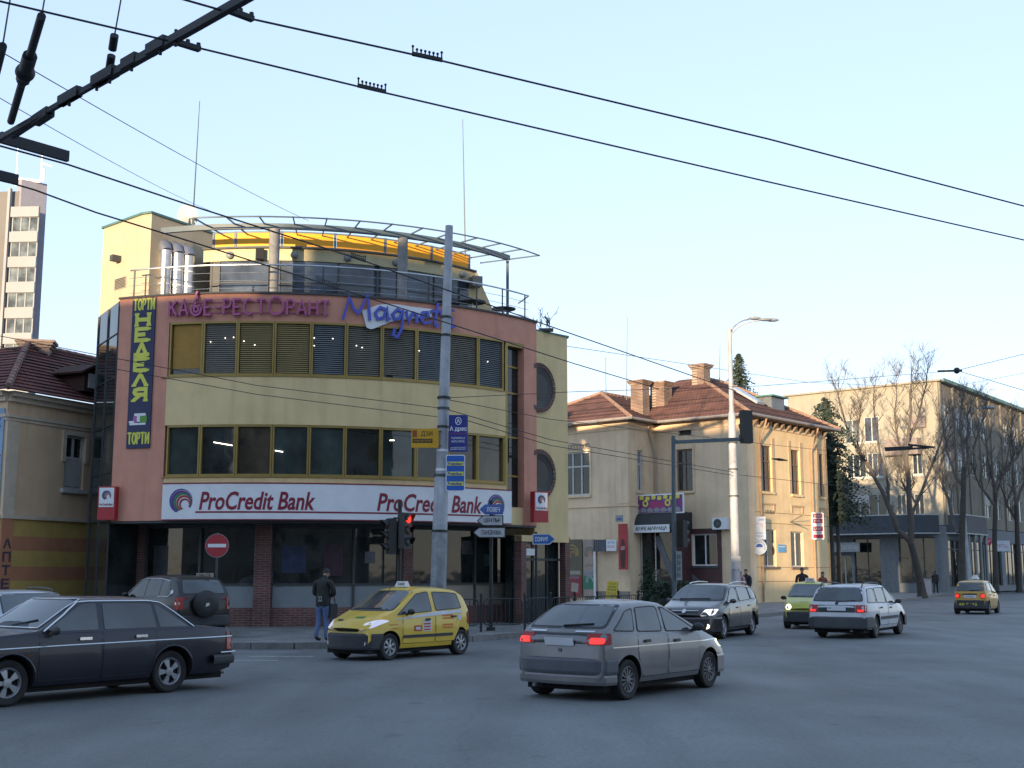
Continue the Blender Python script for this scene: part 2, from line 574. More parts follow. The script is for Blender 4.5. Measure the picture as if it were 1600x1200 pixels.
for px, py, w, L in ((375, 1032, 0.12, 1.6), (395, 1019, 0.1, 2.2), (440, 1026, 0.12, 1.4)):
    p = gnd(px, py)
    mb.face([(p.x - L / 2, p.y - w, 0.004), (p.x + L / 2, p.y - w, 0.004), (p.x + L / 2, p.y + w, 0.004), (p.x - L / 2, p.y + w, 0.004)])
struct(mb.build('road_marking', M_LINE))

# ------------------------------------------------------------------ the curved corner building
BC = Vector((-8.15, 48.9))
BR = 11.05
def bt(px, py=600.0, r=BR):
    """angle on a circle of radius r round the building's centre that shows at image column px"""
    a = ray(px, py)
    k = a[0] / a[1]
    A = k * k + 1
    B = -2 * (k * BC.x + BC.y)
    Cc = BC.x ** 2 + BC.y ** 2 - r * r
    Y = (-B - math.sqrt(max(0, B * B - 4 * A * Cc))) / (2 * A)
    return math.atan2(k * Y - BC.x, BC.y - Y)
def bp_(t, r, z):
    return Vector((BC.x + r * math.sin(t), BC.y - r * math.cos(t), z))
def arcbox(mb, t0, t1, r0, r1, z0, z1, n=None, mi=0):
    n = n or max(1, int(abs(t1 - t0) / 0.03))
    i = len(mb.v)
    for k in range(n + 1):
        t = t0 + (t1 - t0) * k / n
        for r, z in ((r1, z0), (r1, z1), (r0, z1), (r0, z0)):
            mb.v.append(tuple(bp_(t, r, z)))
    for k in range(n):
        for j in range(4):
            a, b = i + k * 4 + j, i + k * 4 + (j + 1) % 4
            mb.f.append([a, a + 4, b + 4, b]); mb.m.append(mi); mb.uv.append(None)
    mb.f.append([i, i + 1, i + 2, i + 3]); mb.m.append(mi); mb.uv.append(None)
    e = i + n * 4
    mb.f.append([e + 3, e + 2, e + 1, e]); mb.m.append(mi); mb.uv.append(None)

bank = thing('corner_building', 'curved three storey corner building in salmon and yellow with ribbon windows and a roof terrace', 'building', (-6, 45, 0))
TL, TR = bt(187, 470), bt(838, 500)
tW0, tW1 = bt(260, 620), bt(789, 640)
tP0, tP1 = bt(819, 640), TR
ZP = 10.42
mb = MB()
arcbox(mb, TL, tW0, 10.6, BR, 3.37, 9.5)
arcbox(mb, tP0, tP1, 10.6, BR, 3.37, 9.5)
arcbox(mb, TL, TR, 10.6, BR, 9.5, ZP - 0.06)
mb.build('salmon_frame_wall', M_PINK, bank, smooth=30)
mb = MB()
arcbox(mb, TL, TR, 10.52, BR + 0.06, ZP - 0.06, ZP)
mb.build('coping', M_DGREY, bank, smooth=30)
mb = MB()
arcbox(mb, tW0, tW1, 10.6, BR + 0.03, 6.28, 7.79)
arcbox(mb, bt(256, 750), tW1 + 0.004, 10.6, BR + 0.03, 3.45, 4.70)
arcbox(mb, tW1 + 0.004, tP0, 10.6, BR - 0.05, 3.37, 3.95)
mb.build('yellow_band_wall', M_YEL2, bank, smooth=30)
mb = MB()       # soffit over the set-back ground floor
arcbox(mb, TL, TR, 8.6, BR - 0.03, 3.30, 3.362)
mb.build('soffit', M_DGREY, bank)

# ribbon windows
XU = [265, 317, 371, 428.5, 486.5, 541, 597, 651, 700, 747, 786.5]
XL = [260, 312, 368, 425, 482.5, 538.5, 595, 650, 700, 746, 788]
random.seed(4)
blinds = ['roller', 'dark', 'khaki', 'khaki', 'grey', 'dark', 'half', 'grey', 'dark', 'grey']
def ribbon(xs, pyv, z0, z1, upper):
    ts = [bt(x, pyv) for x in xs]
    for k in range(len(ts) - 1):
        a, b = ts[k], ts[k + 1]
        fr = MB()
        g = 0.0052
        arcbox(fr, a + 0.0006, a + g, BR - 0.12, BR + 0.02, z0 + 0.07, z1 - 0.07, 1)
        arcbox(fr, b - g, b - 0.0006, BR - 0.12, BR + 0.02, z0 + 0.07, z1 - 0.07, 1)
        arcbox(fr, a + 0.0006, b - 0.0006, BR - 0.12, BR + 0.02, z1 - 0.07, z1 - 0.002, 3)
        arcbox(fr, a + 0.0006, b - 0.0006, BR - 0.12, BR + 0.02, z0 + 0.002, z0 + 0.07, 3)
        w = fr.build('window', M_GOLD, bank)
        p = MB()
        arcbox(p, a + g, b - g, BR - 0.12, BR - 0.09, z0 + 0.07, z1 - 0.07, 3)
        p.build('pane', M_GLASS if upper else (M_GLASST, M_GLASS, M_GLASSW, M_GLASST, M_GLASST, M_GLASS, M_GLASST, M_GLASS, M_GLASSW, M_GLASSW)[k], w)
        if not upper and k in (2, 6, 9):     # things seen hanging and standing behind the glass
            pass
        if upper:
            kind = blinds[k]
            bl = MB()
            zb = z0 + (0.25 if kind == 'roller' else 0.09)
            if kind == 'roller':
                arcbox(bl, a + g * 1.5, b - g * 1.5, BR - 0.085, BR - 0.075, zb, z1 - 0.08, 3)
                bl.build('roller_blind', M_OCHRE, w)
            else:
                if kind == 'half':
                    zb = z0 + 0.16
                n = 24
                for j in range(n):
                    zz = zb + (z1 - 0.08 - zb) * (j + 0.5) / n
                    hh = (z1 - zb) / n * 0.31
                    for i in range(3):
                        t0 = a + g * 1.4 + (b - a - 2.8 * g) * i / 3
                        t1 = a + g * 1.4 + (b - a - 2.8 * g) * (i + 1) / 3
                        bl.face([bp_(t0, BR - 0.03, zz - hh), bp_(t1, BR - 0.03, zz - hh), bp_(t1, BR - 0.06, zz + hh), bp_(t0, BR - 0.06, zz + hh)])
                bl.build('slat_blind', {'khaki': M_BLIND, 'dark': M_BLINDD, 'grey': M_BLINDG, 'half': M_BLINDD}[kind], w)
ribbon(XU, 545, 7.79, 9.5, True)
ribbon(XL, 705, 4.70, 6.28, False)
M_SPOT = mat('interior_lamp', (1.0, 0.9, 0.75), 0.3, var=0, emit=1.2)
for px, py in ((352, 528), (365, 527), (329, 534), (381, 533), (398, 539), (491, 528), (520, 529), (491, 540), (557, 540), (566, 543), (655, 548), (762, 565)):
    t = bt(px, py, BR - 0.02)
    a = ray(px, py)
    p = bp_(t, BR - 0.02, 0)
    mb = MB()
    mb.ball(Vector((p.x, p.y, EYE + a[2] / a[1] * p.y)), 0.015, 6)
    mb.build('interior_lamp', M_SPOT, bank)
for (x0, y0), (x1, y1) in (((334, 691), (363, 696)), ((430, 704), (442, 706)), ((609, 688), (616, 688))):
    P = []
    for x, y in ((x0, y0), (x1, y1)):
        a = ray(x, y)
        p = bp_(bt(x, y, BR - 0.07), BR - 0.07, 0)
        P.append(Vector((p.x, p.y, EYE + a[2] / a[1] * p.y)))
    mb = MB()
    mb.tube(P, 0.014, 6)
    mb.build('tube_light', M_SPOT, bank)
mb = MB()
arcbox(mb, bt(253, 745), tW1, BR - 0.1, BR + 0.07, 4.665, 4.70)
arcbox(mb, bt(253, 590), tW1, BR - 0.1, BR + 0.06, 7.76, 7.79)
mb.build('sill', M_GOLD, bank)

# full height dark glazing strip beside the right column
mb = MB()
arcbox(mb, tW1 + 0.004, tP0, BR - 0.32, BR - 0.28, 3.95, 9.5)
g = mb.build('corner_glazing', M_GLASS, bank)
mb = MB()
for z in (5.0, 6.3, 7.8, 8.7):
    arcbox(mb, tW1 + 0.004, tP0, BR - 0.28, BR - 0.23, z - 0.03, z + 0.03)
arcbox(mb, tW1 + 0.004, tP0, BR - 0.28, BR - 0.02, 9.36, 9.5)
arcbox(mb, tW1 + 0.001, tW1 + 0.012, BR - 0.3, BR, 3.95, 9.36)
mb.build('glazing_bar', M_GOLD, g)

# set-back ground floor: brick plinth and pillars, obscured panels, dark shop windows
GR = 9.45
def gt(px, py=900):
    return bt(px, py, GR)
mb = MB()
arcbox(mb, gt(188), gt(806), GR - 0.25, GR + 0.02, 0.1, 0.72)
for a, b in ((188, 224), (398, 424), (627, 641), (799, 812)):
    arcbox(mb, gt(a), gt(b), GR - 0.4, GR + 0.2, 0.1, 3.30, 2)
mb.build('brick_plinth', M_BRICK, bank)
xs = [(224, 310), (310, 398), (424, 553), (553, 627), (641, 690), (690, 744), (744, 799)]
for k, (a, b) in enumerate(xs):
    fr = MB()
    t0, t1 = gt(a), gt(b)
    e = 0.004
    for p, q in ((t0, t0 + e), (t1 - e, t1)):
        arcbox(fr, p, q, GR - 0.2, GR - 0.03, 0.72, 3.30, 1)
    arcbox(fr, t0 + e, t1 - e, GR - 0.2, GR - 0.03, 3.2, 3.30, 3)
    arcbox(fr, t0 + e, t1 - e, GR - 0.2, GR - 0.03, 1.42, 1.47, 3)
    w = fr.build('shop_window', M_DGREY, bank)
    p = MB()
    arcbox(p, t0 + e, t1 - e, GR - 0.2, GR - 0.14, 1.47, 3.2, 3)
    p.build('pane', M_GLASS, w)
    p = MB()
    arcbox(p, t0 + e, t1 - e, GR - 0.2, GR - 0.10, 0.72, 1.42, 3)
    p.build('obscured_panel', M_FROST2 if k in (5, 6) else M_FROST, w)

for x0, x1, y0, y1, col in ((440, 478, 853, 895, (0.03, 0.045, 0.10)), (506, 536, 850, 900, (0.05, 0.025, 0.04)), (570, 586, 862, 880, (0.06, 0.075, 0.10)), (722, 742, 845, 866, (0.05, 0.055, 0.06)), (757, 768, 866, 884, (0.03, 0.09, 0.09)), (240, 262, 852, 912, (0.05, 0.06, 0.065))):
    a = ray((x0 + x1) / 2, y0)
    tc_ = bt((x0 + x1) / 2, (y0 + y1) / 2, GR - 0.13)
    p = bp_(tc_, GR - 0.13, 0)
    zt_ = EYE + ray(x0, y0)[2] / ray(x0, y0)[1] * p.y
    zb_ = EYE + ray(x0, y1)[2] / ray(x0, y1)[1] * p.y
    mb = MB()
    arcbox(mb, bt(x0, 870, GR - 0.13), bt(x1, 870, GR - 0.13), GR - 0.138, GR - 0.13, max(zb_, 1.5), zt_, 2)
    mb.build('window_poster', mat('poster_%d_%d' % (x0, y0), col, 0.3, var=0.4, scale=5), bank)
# left side: dark glazed wall below, peach stair tower above
A0 = bp_(TL, BR - 0.02, 0).to_2d()
A1 = Vector((-13.87, 41.14))
TW = [Vector((-13.87, 41.14)), Vector((-12.05, 39.46)), Vector((-11.72, 39.33)), Vector((-10.05, 42.3)), Vector((-11.8, 44.2))]
mb = MB()
mb.prism([A0, A1, A1 + Vector((3.0, 9)), A0 + Vector((1.6, 4))], 0.15, 10.33)
lw = mb.build('side_glazing', M_GLASS, bank)
mb = MB()
d = (A1 - A0)
nl = Vector((-d.y, d.x)).normalized()
if nl.y > 0:
    nl = -nl
for f in (0.0, 0.5, 1.0):
    p = A0 + d * f + nl * 0.01
    mb.bar((p.x, p.y, 0.15), (p.x, p.y, 10.3), 0.05, 0.05)
for z in (1.0, 3.4, 4.9, 6.4, 7.9, 9.3):
    p, q = A0 + nl * 0.01, A1 + nl * 0.01
    mb.bar((p.x, p.y, z), (q.x, q.y, z), 0.03, 0.04)
mb.build('glazing_bar', M_BLACK, lw)
mb = MB()
mb.prism(TW, 10.34, 13.36)
mb.build('stair_tower', M_PEACH, bank)
mb = MB()
cen = sum(TW, Vector((0, 0))) / len(TW)
mb.prism([cen + (p - cen) * 1.04 for p in TW], 13.36, 13.43)
mb.build('tower_coping', M_GREENM, bank)
# right side wall with two brick ringed round windows, entrance below
S0 = bp_(TR, BR - 0.05, 0).to_2d() + Vector((-0.75, -0.98)) * 0.0
S1 = Vector((1.97, 43.9))
sd = (S1 - S0).normalized()
sn = Vector((sd.y, -sd.x))
S0b = S0 - sd * 0.9
mb = MB()
mb.prism([S0 - sn * 0.05, S1, S1 + Vector((-0.9, 5)), S0 - sn * 3.0 + sd * 0.5], 3.05, 10.12)
mb.build('side_wall', M_YEL2, bank)
mb = MB()
q = [S0 - sn * 0.05, S1 + sn * 0.05 + sd * 0.05, S1 + Vector((-0.8, 5)), S0 - sn * 3.0 + sd * 0.5]
mb.prism(q, 10.12, 10.18)
mb.build('side_coping', M_GREENM, bank)
rt3, up3, n3 = Vector((sd.x, sd.y, 0)), Vector((0, 0, 1)), Vector((sn.x, sn.y, 0))
for z in (8.13, 5.13):
    c = Vector((S0.x, S0.y, z)) + rt3 * 0.20 + n3 * 0.0
    mbr = MB()
    N = 36
    for k in range(N):
        a, b = 2 * math.pi * k / N, 2 * math.pi * (k + 0.86) / N
        def P(an, r, o):
            return c + rt3 * (math.cos(an) * r) + up3 * (math.sin(an) * r) + n3 * o
        for r0, r1, o0, o1 in ((0.70, 0.86, 0.0, 0.06),):
            mbr.face([P(a, r0, o1), P(b, r0, o1), P(b, r1, o1), P(a, r1, o1)])
            mbr.face([P(a, r1, o1), P(b, r1, o1), P(b, r1, o0), P(a, r1, o0)])
            mbr.face([P(a, r0, o0), P(b, r0, o0), P(b, r0, o1), P(a, r0, o1)])
            mbr.face([P(a, r0, o0), P(a, r0, o1), P(a, r1, o1), P(a, r1, o0)])
            mbr.face([P(b, r0, o1), P(b, r0, o0), P(b, r1, o0), P(b, r1, o1)])
    rw = mbr.build('round_window', M_BRICK, bank)
    p = MB()
    M4 = Matrix((rt3, up3, n3)).transposed().to_4x4()
    M4.translation = c
    p.lathe([(0.71, 0.05), (0.70, 0.045), (0.47, 0.012)], 36, M4)
    p.build('window_reveal', M_BLACK, rw)
    p = MB()
    p.lathe([(0.475, 0.013), (0.001, 0.013)], 36, M4)
    p.build('pane', mat('dim_round_pane', (0.02, 0.024, 0.024), 0.25, var=0.3, spec=0.25), rw)
# entrance: recess between two brick posts
for f in (-0.62, 1.78):
    mb = MB()
    p = S0 + sd * f
    mb.box((p.x - sn.x * 0.14, p.y - sn.y * 0.14, 1.56), (0.26, 0.26, 2.92), math.atan2(sd.y, sd.x))
    mb.build('entrance_pillar', M_BRICK, bank)
mb = MB()
p0, p1 = S0 - sd * 0.7 - sn * 0.45, S1 - sn * 0.45
mb.prism([p0, p1, p1 - sn * 0.3, p0 - sn * 0.3], 0.15, 3.05)
dr = mb.build('entrance_door', M_GLASS, bank)
mb = MB()
for f in (0.0, 0.42, 0.75, 1.0):
    p = p0.lerp(p1, 0.03 + 0.94 * f) + sn * 0.03
    mb.bar((p.x, p.y, 0.15), (p.x, p.y, 3.0), 0.06, 0.06)
for z in (2.25, 2.95):
    a, b = p0 + sn * 0.03, p1 + sn * 0.03
    mb.bar((a.x, a.y, z), (b.x, b.y, z), 0.06, 0.08)
mb.build('door_frame', M_DGREY, dr)
mb = MB()
mb.prism([S0 - sd * 0.75 - sn * 0.3, S1 - sn * 0.3 + sd * 0.02, S1 + sn * 0.01 + sd * 0.02, S0 - sd * 0.75 + sn * 0.01], 2.84, 3.05)
mb.build('entrance_lintel', M_YEL2, bank)
# body behind the facade, terrace floor
mb = MB()
pts = [bp_(TL + (TR - TL) * k / 20, 8.9, 0).to_2d() for k in range(21)]
mb.prism(pts[:-2] + [Vector((0.6, 49)), Vector((-9, 56)), Vector((-11, 50))], 0.1, 10.1)
mb.build('inner_body', M_DGREY, bank)

# penthouse
PR = 8.7
def pt(px, py=400):
    return bt(px, py, PR)
q0, q1 = pt(318), pt(742)
mb = MB()
arcbox(mb, q0, q1, PR - 0.3, PR, 12.02, 12.42)
arcbox(mb, q0, q1, PR - 0.3, PR, 10.1, 10.45)
mb.build('penthouse_wall', M_YEL, bank, smooth=30)
mb = MB()
pts = [bp_(q0 + (q1 - q0) * k / 20, PR + 0.1, 0).to_2d() for k in range(21)]
mb.prism(pts + [Vector((-3, 48.5)), Vector((-10, 48.5))], 12.42, 12.47)
mb.build('penthouse_roof', M_DGREY, bank)
cols = [330, 343, 420, 437, 530, 595, 622, 637, 680, 707, 735]
for k, (a, b) in enumerate(zip(cols[:-1], cols[1:])):
    w = MB()
    arcbox(w, pt(a) + 0.003, pt(b) - 0.003, PR - 0.12, PR - 0.06, 10.45, 12.02)
    pan = w.build('penthouse_window', M_GLASSB if b - a > 20 else M_DGREY, bank)
    f = MB()
    arcbox(f, pt(a) - 0.003, pt(a) + 0.003, PR - 0.12, PR - 0.02, 10.45, 12.02, 1)
    arcbox(f, pt(a) + 0.003, pt(b) - 0.003, PR - 0.06, PR - 0.04, 11.28, 11.31)
    f.build('frame', M_DGREY, pan)
ban = MB()
tb = [pt(x) for x in (330, 365, 439, 524, 604, 678, 738)]
for a, b in zip(tb[:-1], tb[1:]):
    arcbox(ban, a + 0.006, b - 0.006, PR - 0.16, PR - 0.14, 12.55, 13.0)
bn = ban.build('orange_roof_panel', M_BANNER, bank)
f = MB()
for a in tb:
    arcbox(f, a - 0.004, a + 0.004, PR - 0.2, PR - 0.12, 12.46, 13.06, 1)
arcbox(f, tb[0], tb[-1], PR - 0.18, PR - 0.13, 13.0, 13.05)
arcbox(f, tb[0], tb[-1], PR - 0.18, PR - 0.13, 12.49, 12.55)
f.build('panel_frame', M_STEELG, bn)
for px, r0 in ((428, 9.9), (629, 9.9)):
    t = bt(px, 410, r0)
    p = bp_(t, r0, 0)
    mb = MB()
    mb.tube([(p.x, p.y, 10.0), (p.x, p.y, 12.74)], 0.17, 14)
    mb.build('terrace_column', M_CONC, bank, smooth=40)
# right end wall of the penthouse, sloping down
e0 = bp_(q1, PR, 0)
mb = MB()
o = Vector((e0.x, e0.y, 0))
rtv = Vector((math.cos(q1 * 0.55), math.sin(q1 * 0.55), 0))
mb.plate([(-0.25, 10.1), (1.05, 10.1), (1.0, 10.6), (0.28, 12.0), (0.1, 12.42), (-0.25, 12.42)], o, rtv, (0, 0, 1), 0.4)
mb.build('end_wall', M_YEL2, bank)
# wall lamps
for px, py in ((360, 398), (460, 397), (543, 402), (618, 408), (721, 427)):
    t = pt(px, py)
    p = bp_(t, PR + 0.06, 12.2)
    mb = MB()
    mb.ball(p, 0.13, 8, (1, 0.7, 1))
    mb.build('wall_lamp', M_FROST, bank, smooth=60)
# pergola
pg = MB()
t0, t1 = bt(253, 363, 9.93), bt(795, 402, 9.93)
arcbox(pg, t0, t1, 9.87, 9.99, 12.74, 12.92)
po = pg.build('pergola_beam', M_STEELG, bank, smooth=30)
rl = MB()
u0, u1 = bt(302, 344, 10.95), bt(843, 399, 10.95)
rl.tube([bp_(u0 + (u1 - u0) * k / 30, 10.95, 12.86) for k in range(31)], 0.025, 6)
rl.build('pergola_rail', M_STEELG, po, smooth=60)
N = 13
for k in range(N):
    rl = MB()
    t = u0 + (u1 - u0) * k / (N - 1)
    rl.bar(bp_(t, 8.4, 12.95), bp_(t, 10.95, 12.87), 0.035, 0.045)
    rl.build('pergola_rafter', M_STEELG, po)
p = bp_(bt(793, 430, 9.93), 9.93, 0)
mb = MB()
mb.bar((p.x, p.y, 10.3), (p.x, p.y, 12.74), 0.1, 0.1)
mb.build('pergola_post', M_STEELG, bank)
# railing
ra, rb = bt(204, 430, 10.75), bt(826, 466, 10.75)
rl = MB()
rl.tube([bp_(ra + (rb - ra) * k / 40, 10.75, 11.36) for k in range(41)], 0.028, 6)
end = bp_(rb, 10.75, 11.36)
rl.tube([end, end + Vector((-0.35, 1.2, 0))], 0.028, 6)
hr = rl.build('terrace_railing', M_SILV, bank, smooth=60)
rl = MB()
for z in (10.6, 10.85, 11.1):
    rl.tube([bp_(ra + (rb - ra) * k / 40, 10.75, z) for k in range(41)], 0.009, 5)
rl.build('railing_wire', M_SILV, hr)
for px in (210, 258, 330, 420, 505, 590, 670, 745, 785, 820):
    rl = MB()
    p = bp_(bt(px, 440, 10.75), 10.75, 0)
    rl.bar((p.x, p.y, 10.4), (p.x, p.y, 11.34), 0.045, 0.05)
    rl.build('railing_post', M_DGREY, hr)
# ducts on the tower
for px, top in ((257, 392), (276, 397), (293, 401)):
    b = at(px, 455, 39.75 + (px - 257) * 0.012)
    zt = at(px, top, b.y).z
    mb = MB()
    mb.tube([(b.x, b.y, 10.1), (b.x, b.y, zt)], 0.2, 14)
    du = mb.build('vent_duct', M_SILV, bank, smooth=50)
    mb = MB()
    tn = Vector((-0.86, 0.5, 0)) * 0.4 + Vector((-0.15, 0.25, 0))
    mb.tube([Vector((b.x, b.y, zt - 0.03)), Vector((b.x, b.y, zt + 0.16)) + tn * 0.15, Vector((b.x, b.y, zt + 0.3)) + tn * 0.5, Vector((b.x, b.y, zt + 0.32)) + tn * 1.1], 0.215, 14)
    mb.build('duct_elbow', mat('zinc_elbow', (0.25, 0.27, 0.32), 0.4, 0.6), du, smooth=50)
    for z in (10.7, 11.1, 11.6):
        if z < zt:
            mb = MB()
            mb.tube([(b.x, b.y, z - 0.02), (b.x, b.y, z + 0.02)], 0.21, 14)
            mb.build('duct_band', M_WHITE, du, smooth=50)
# floodlight, grille on the tower
p = at(181, 404, 40.25)
mb = MB()
mb.box(p, (0.34, 0.2, 0.2), 0.8)
mb.bar(p + Vector((0.12, 0.05, 0.06)), p + Vector((0.35, 0.3, 0.1)), 0.05, 0.05)
mb.build('floodlight', M_DGREY, bank)
mb = MB()
c = at(190, 443, 40.3)
tv = Vector((0.735, -0.68, 0))
tn = Vector((-0.68, -0.735, 0))
c = Vector((-13.87, 41.14, c.z)) + tv * ((c.xy - Vector((-13.87, 41.14))).dot(tv.xy)) + tn * 0.02
mb.plate([(-0.36, -0.19), (0.36, -0.19), (0.36, 0.19), (-0.36, 0.19)], c, tv, (0, 0, 1), 0.03)
gr = mb.build('vent_grille', M_FROST2, bank)
mb = MB()
for k in range(7):
    mb.bar(c - tv * 0.32 + tn * 0.012 + Vector((0, 0, -0.15 + k * 0.05)), c + tv * 0.32 + tn * 0.012 + Vector((0, 0, -0.15 + k * 0.05)), 0.02, 0.02)
mb.build('grille_slat', M_DGREY, gr)
# speaker and air conditioner on the penthouse
p = bp_(pt(407), PR + 0.12, 12.2)
mb = MB()
mb.box(p, (0.26, 0.22, 0.36), 0.3)
mb.build('loudspeaker', M_BLACK, bank)
p = bp_(pt(737), PR + 0.2, 12.0)
mb = MB()
mb.box(p, (0.36, 0.4, 0.36), 0.4)
mb.build('alarm_box', mat('alarm_box_grey', (0.22, 0.2, 0.18), 0.6), bank)
# ------------------------------------------------------------------ signs fixed to the corner building
def arc_bend(t0, r, zc):
    return lambda u, v: bp_(t0 + u / r, r, zc + v)
sg = thing('fascia_sign', 'long curved white fascia sign with maroon bank lettering over the ground floor', 'sign', (-5, 38, 3.4))
s0, s1 = bt(257, 790), bt(794, 800)
mb = MB()
arcbox(mb, s0, s1, BR + 0.03, BR + 0.16, 3.37, 4.46)
mb.build('panel', M_WHITE, sg, smooth=30)
mb = MB()
arcbox(mb, s0, s1, BR + 0.03, BR + 0.17, 4.46, 4.50)
arcbox(mb, bt(308, 805), bt(751, 812), BR + 0.16, BR + 0.166, 3.585, 3.635)
arcbox(mb, s0, s1, BR + 0.16, BR + 0.165, 3.37, 3.40)
mb.build('stripe', M_MAROON, sg)
for a, b in ((314, 492), (587, 748)):
    ta, tb_ = bt(a, 788), bt(b, 795)
    text('ProCredit Bank', (0, 0, 0), (1, 0, 0), (0, 0, 1), 0.56, M_MAROON, 'lettering', sg, w=(tb_ - ta) * (BR + 0.17), bold=0.022, shear=0.22, bend=arc_bend((ta + tb_) / 2, BR + 0.168, 3.95))
LOGO = [((0, 0), 1.0, (0.05, 0.0), 0.90, (0.03, 0.055, 0.25)), ((0.05, -0.02), 0.88, (0.12, -0.06), 0.74, (0.12, 0.03, 0.22)), ((0.14, -0.08), 0.76, (0.2, -0.12), 0.62, (0.03, 0.20, 0.08)),
        ((0.24, -0.16), 0.62, (0.29, -0.2), 0.50, (0.45, 0.03, 0.03)), ((0.33, -0.26), 0.46, (0.36, -0.3), 0.36, (0.20, 0.015, 0.035))]
def logo(parent, put, s):
    for k, (c0, r0, c1, r1, col) in enumerate(LOGO):
        mb = MB()
        n = 26
        O = [(c0[0] + r0 * math.cos(R(-35 + 285 * j / n)), c0[1] + r0 * math.sin(R(-35 + 285 * j / n))) for j in range(n + 1)]
        I = [(c1[0] + r1 * math.cos(R(-35 + 285 * j / n)), c1[1] + r1 * math.sin(R(-35 + 285 * j / n))) for j in range(n + 1)]
        for j in range(n):
            mb.face([put(O[j][0] * s, O[j][1] * s), put(I[j][0] * s, I[j][1] * s), put(I[j + 1][0] * s, I[j + 1][1] * s), put(O[j + 1][0] * s, O[j + 1][1] * s)][::-1])
        mb.build('logo_arc', mat('logo_colour_%d' % k, col, 0.5, var=0.05), parent)
for px, py in ((286, 786), (770, 795)):
    logo(sg, arc_bend(bt(px, py), BR + 0.168, 3.95), 0.37)

# stroke lettering
GL = {'К': (.62, [[(0, 0), (0, 1)], [(.6, 1), (.02, .45)], [(.2, .6), (.62, 0)]]),
      'А': (.7, [[(0, 0), (.35, 1), (.7, 0)], [(.14, .35), (.56, .35)]]),
      'Ф': (.9, [[(.45 + .42 * math.cos(R(a)), .38 + .38 * math.sin(R(a))) for a in range(-200, 30, 20)], [(.08, .62), (.82, .62)], [(.45 + .2 * math.cos(R(a)), .38 + .18 * math.sin(R(a))) for a in range(0, 361, 30)], [(.42, .72), (.3, .95), (.5, 1.12), (.4, 1.4), (.52, 1.6)]]),
      'Е': (.55, [[(.55, 1), (0, 1), (0, 0), (.55, 0)], [(0, .5), (.42, .5)]]),
      '-': (.5, [[(.05, .48), (.45, .48)]]),
      'Р': (.55, [[(0, 0), (0, 1), (.35, 1), (.53, .9), (.55, .74), (.5, .58), (.35, .48), (0, .48)]]),
      'С': (.75, [[(.4 + .4 * math.cos(R(a)), .5 + .5 * math.sin(R(a))) for a in range(50, 311, 20)]]),
      'Т': (.7, [[(0, 1), (.7, 1)], [(.35, 1), (.35, 0)]]),
      'О': (.7, [[(.35 + .35 * math.cos(R(a)), .5 + .5 * math.sin(R(a))) for a in range(0, 361, 24)]]),
      '0': (1.2, [[(.6 + .58 * math.cos(R(a)), .58 + .58 * math.sin(R(a))) for a in range(0, 361, 20)]]),
      'Н': (.62, [[(0, 0), (0, 1)], [(.62, 0), (.62, 1)], [(0, .5), (.62, .5)]]),
      'Д': (.8, [[(.0, -.12), (0, .03), (.8, .03), (.8, -.12)], [(.08, .03), (.4, 1), (.72, .03)]]),
      'И': (.62, [[(0, 1), (0, 0)], [(0, .05), (.62, .95)], [(.62, 0), (.62, 1)]]),
      'Л': (.7, [[(0, 0), (.35, 1), (.7, 0)]]),
      'Я': (.6, [[(.6, 0), (.6, 1), (.25, 1), (.06, .9), (.03, .74), (.08, .58), (.25, .5), (.6, .5)], [(.35, .5), (0, 0)]]),
      'П': (.62, [[(0, 0), (0, 1), (.62, 1), (.62, 0)]])}
def ribbon_stroke(mb, pts, w, put, th, mi=0):
    n = len(pts)
    Lft, Rgt = [], []
    for k in range(n):
        a, b, c = Vector(pts[max(0, k - 1)]), Vector(pts[k]), Vector(pts[min(n - 1, k + 1)])
        d1, d2 = (b - a), (c - b)
        if d1.length < 1e-9: d1 = d2
        if d2.length < 1e-9: d2 = d1
        d1.normalize(); d2.normalize()
        nn = Vector((-(d1 + d2).y, (d1 + d2).x))
        if nn.length < 1e-6:
            nn = Vector((-d1.y, d1.x))
        nn.normalize()
        cs = max(0.45, abs(nn.dot(Vector((-d1.y, d1.x)))))
        ext = Vector((0, 0))
        Lft.append(b + nn * (w / 2 / cs)); Rgt.append(b - nn * (w / 2 / cs))
    for k in range(n - 1):
        q = [Rgt[k], Rgt[k + 1], Lft[k + 1], Lft[k]]
        fr = [put(p.x, p.y, th) for p in q]
        bk = [put(p.x, p.y, 0) for p in q]
        mb.face(fr, mi)
        mb.face([bk[0], bk[1], fr[1], fr[0]], mi)
        mb.face([bk[2], bk[3], fr[3], fr[2]], mi)
        if k == 0:
            mb.face([bk[3], bk[0], fr[0], fr[3]], mi)
        if k == n - 2:
            mb.face([bk[1], bk[2], fr[2], fr[1]], mi)
def stroke_word(s, w, h, lw, put, th=0.03, gap=0.22, serif=0.0, skew=0.0):
    """lettering from pen strokes: u runs from 0 to w, v from 0 to h"""
    tot = sum(GL[c][0] if c != ' ' else 0.4 for c in s) + gap * (len(s) - 1)
    k = w / tot
    mb = MB()
    x = 0.0
    for c in s:
        if c == ' ':
            x += 0.4 + gap
            continue
        for st in GL[c][1]:
            pts = [((x + u) * k + skew * v * h, v * h) for u, v in st]
            ribbon_stroke(mb, pts, lw, put, th)
            if serif > 0:
                for (u, v) in (st[0], st[-1]):
                    if abs(v) < 0.02 or abs(v - 1) < 0.02:
                        q = (x + u) * k
                        ribbon_stroke(mb, [(q - serif, v * h), (q + serif, v * h)], lw * 0.55, put, th)
        x += GL[c][0] + gap
    return mb
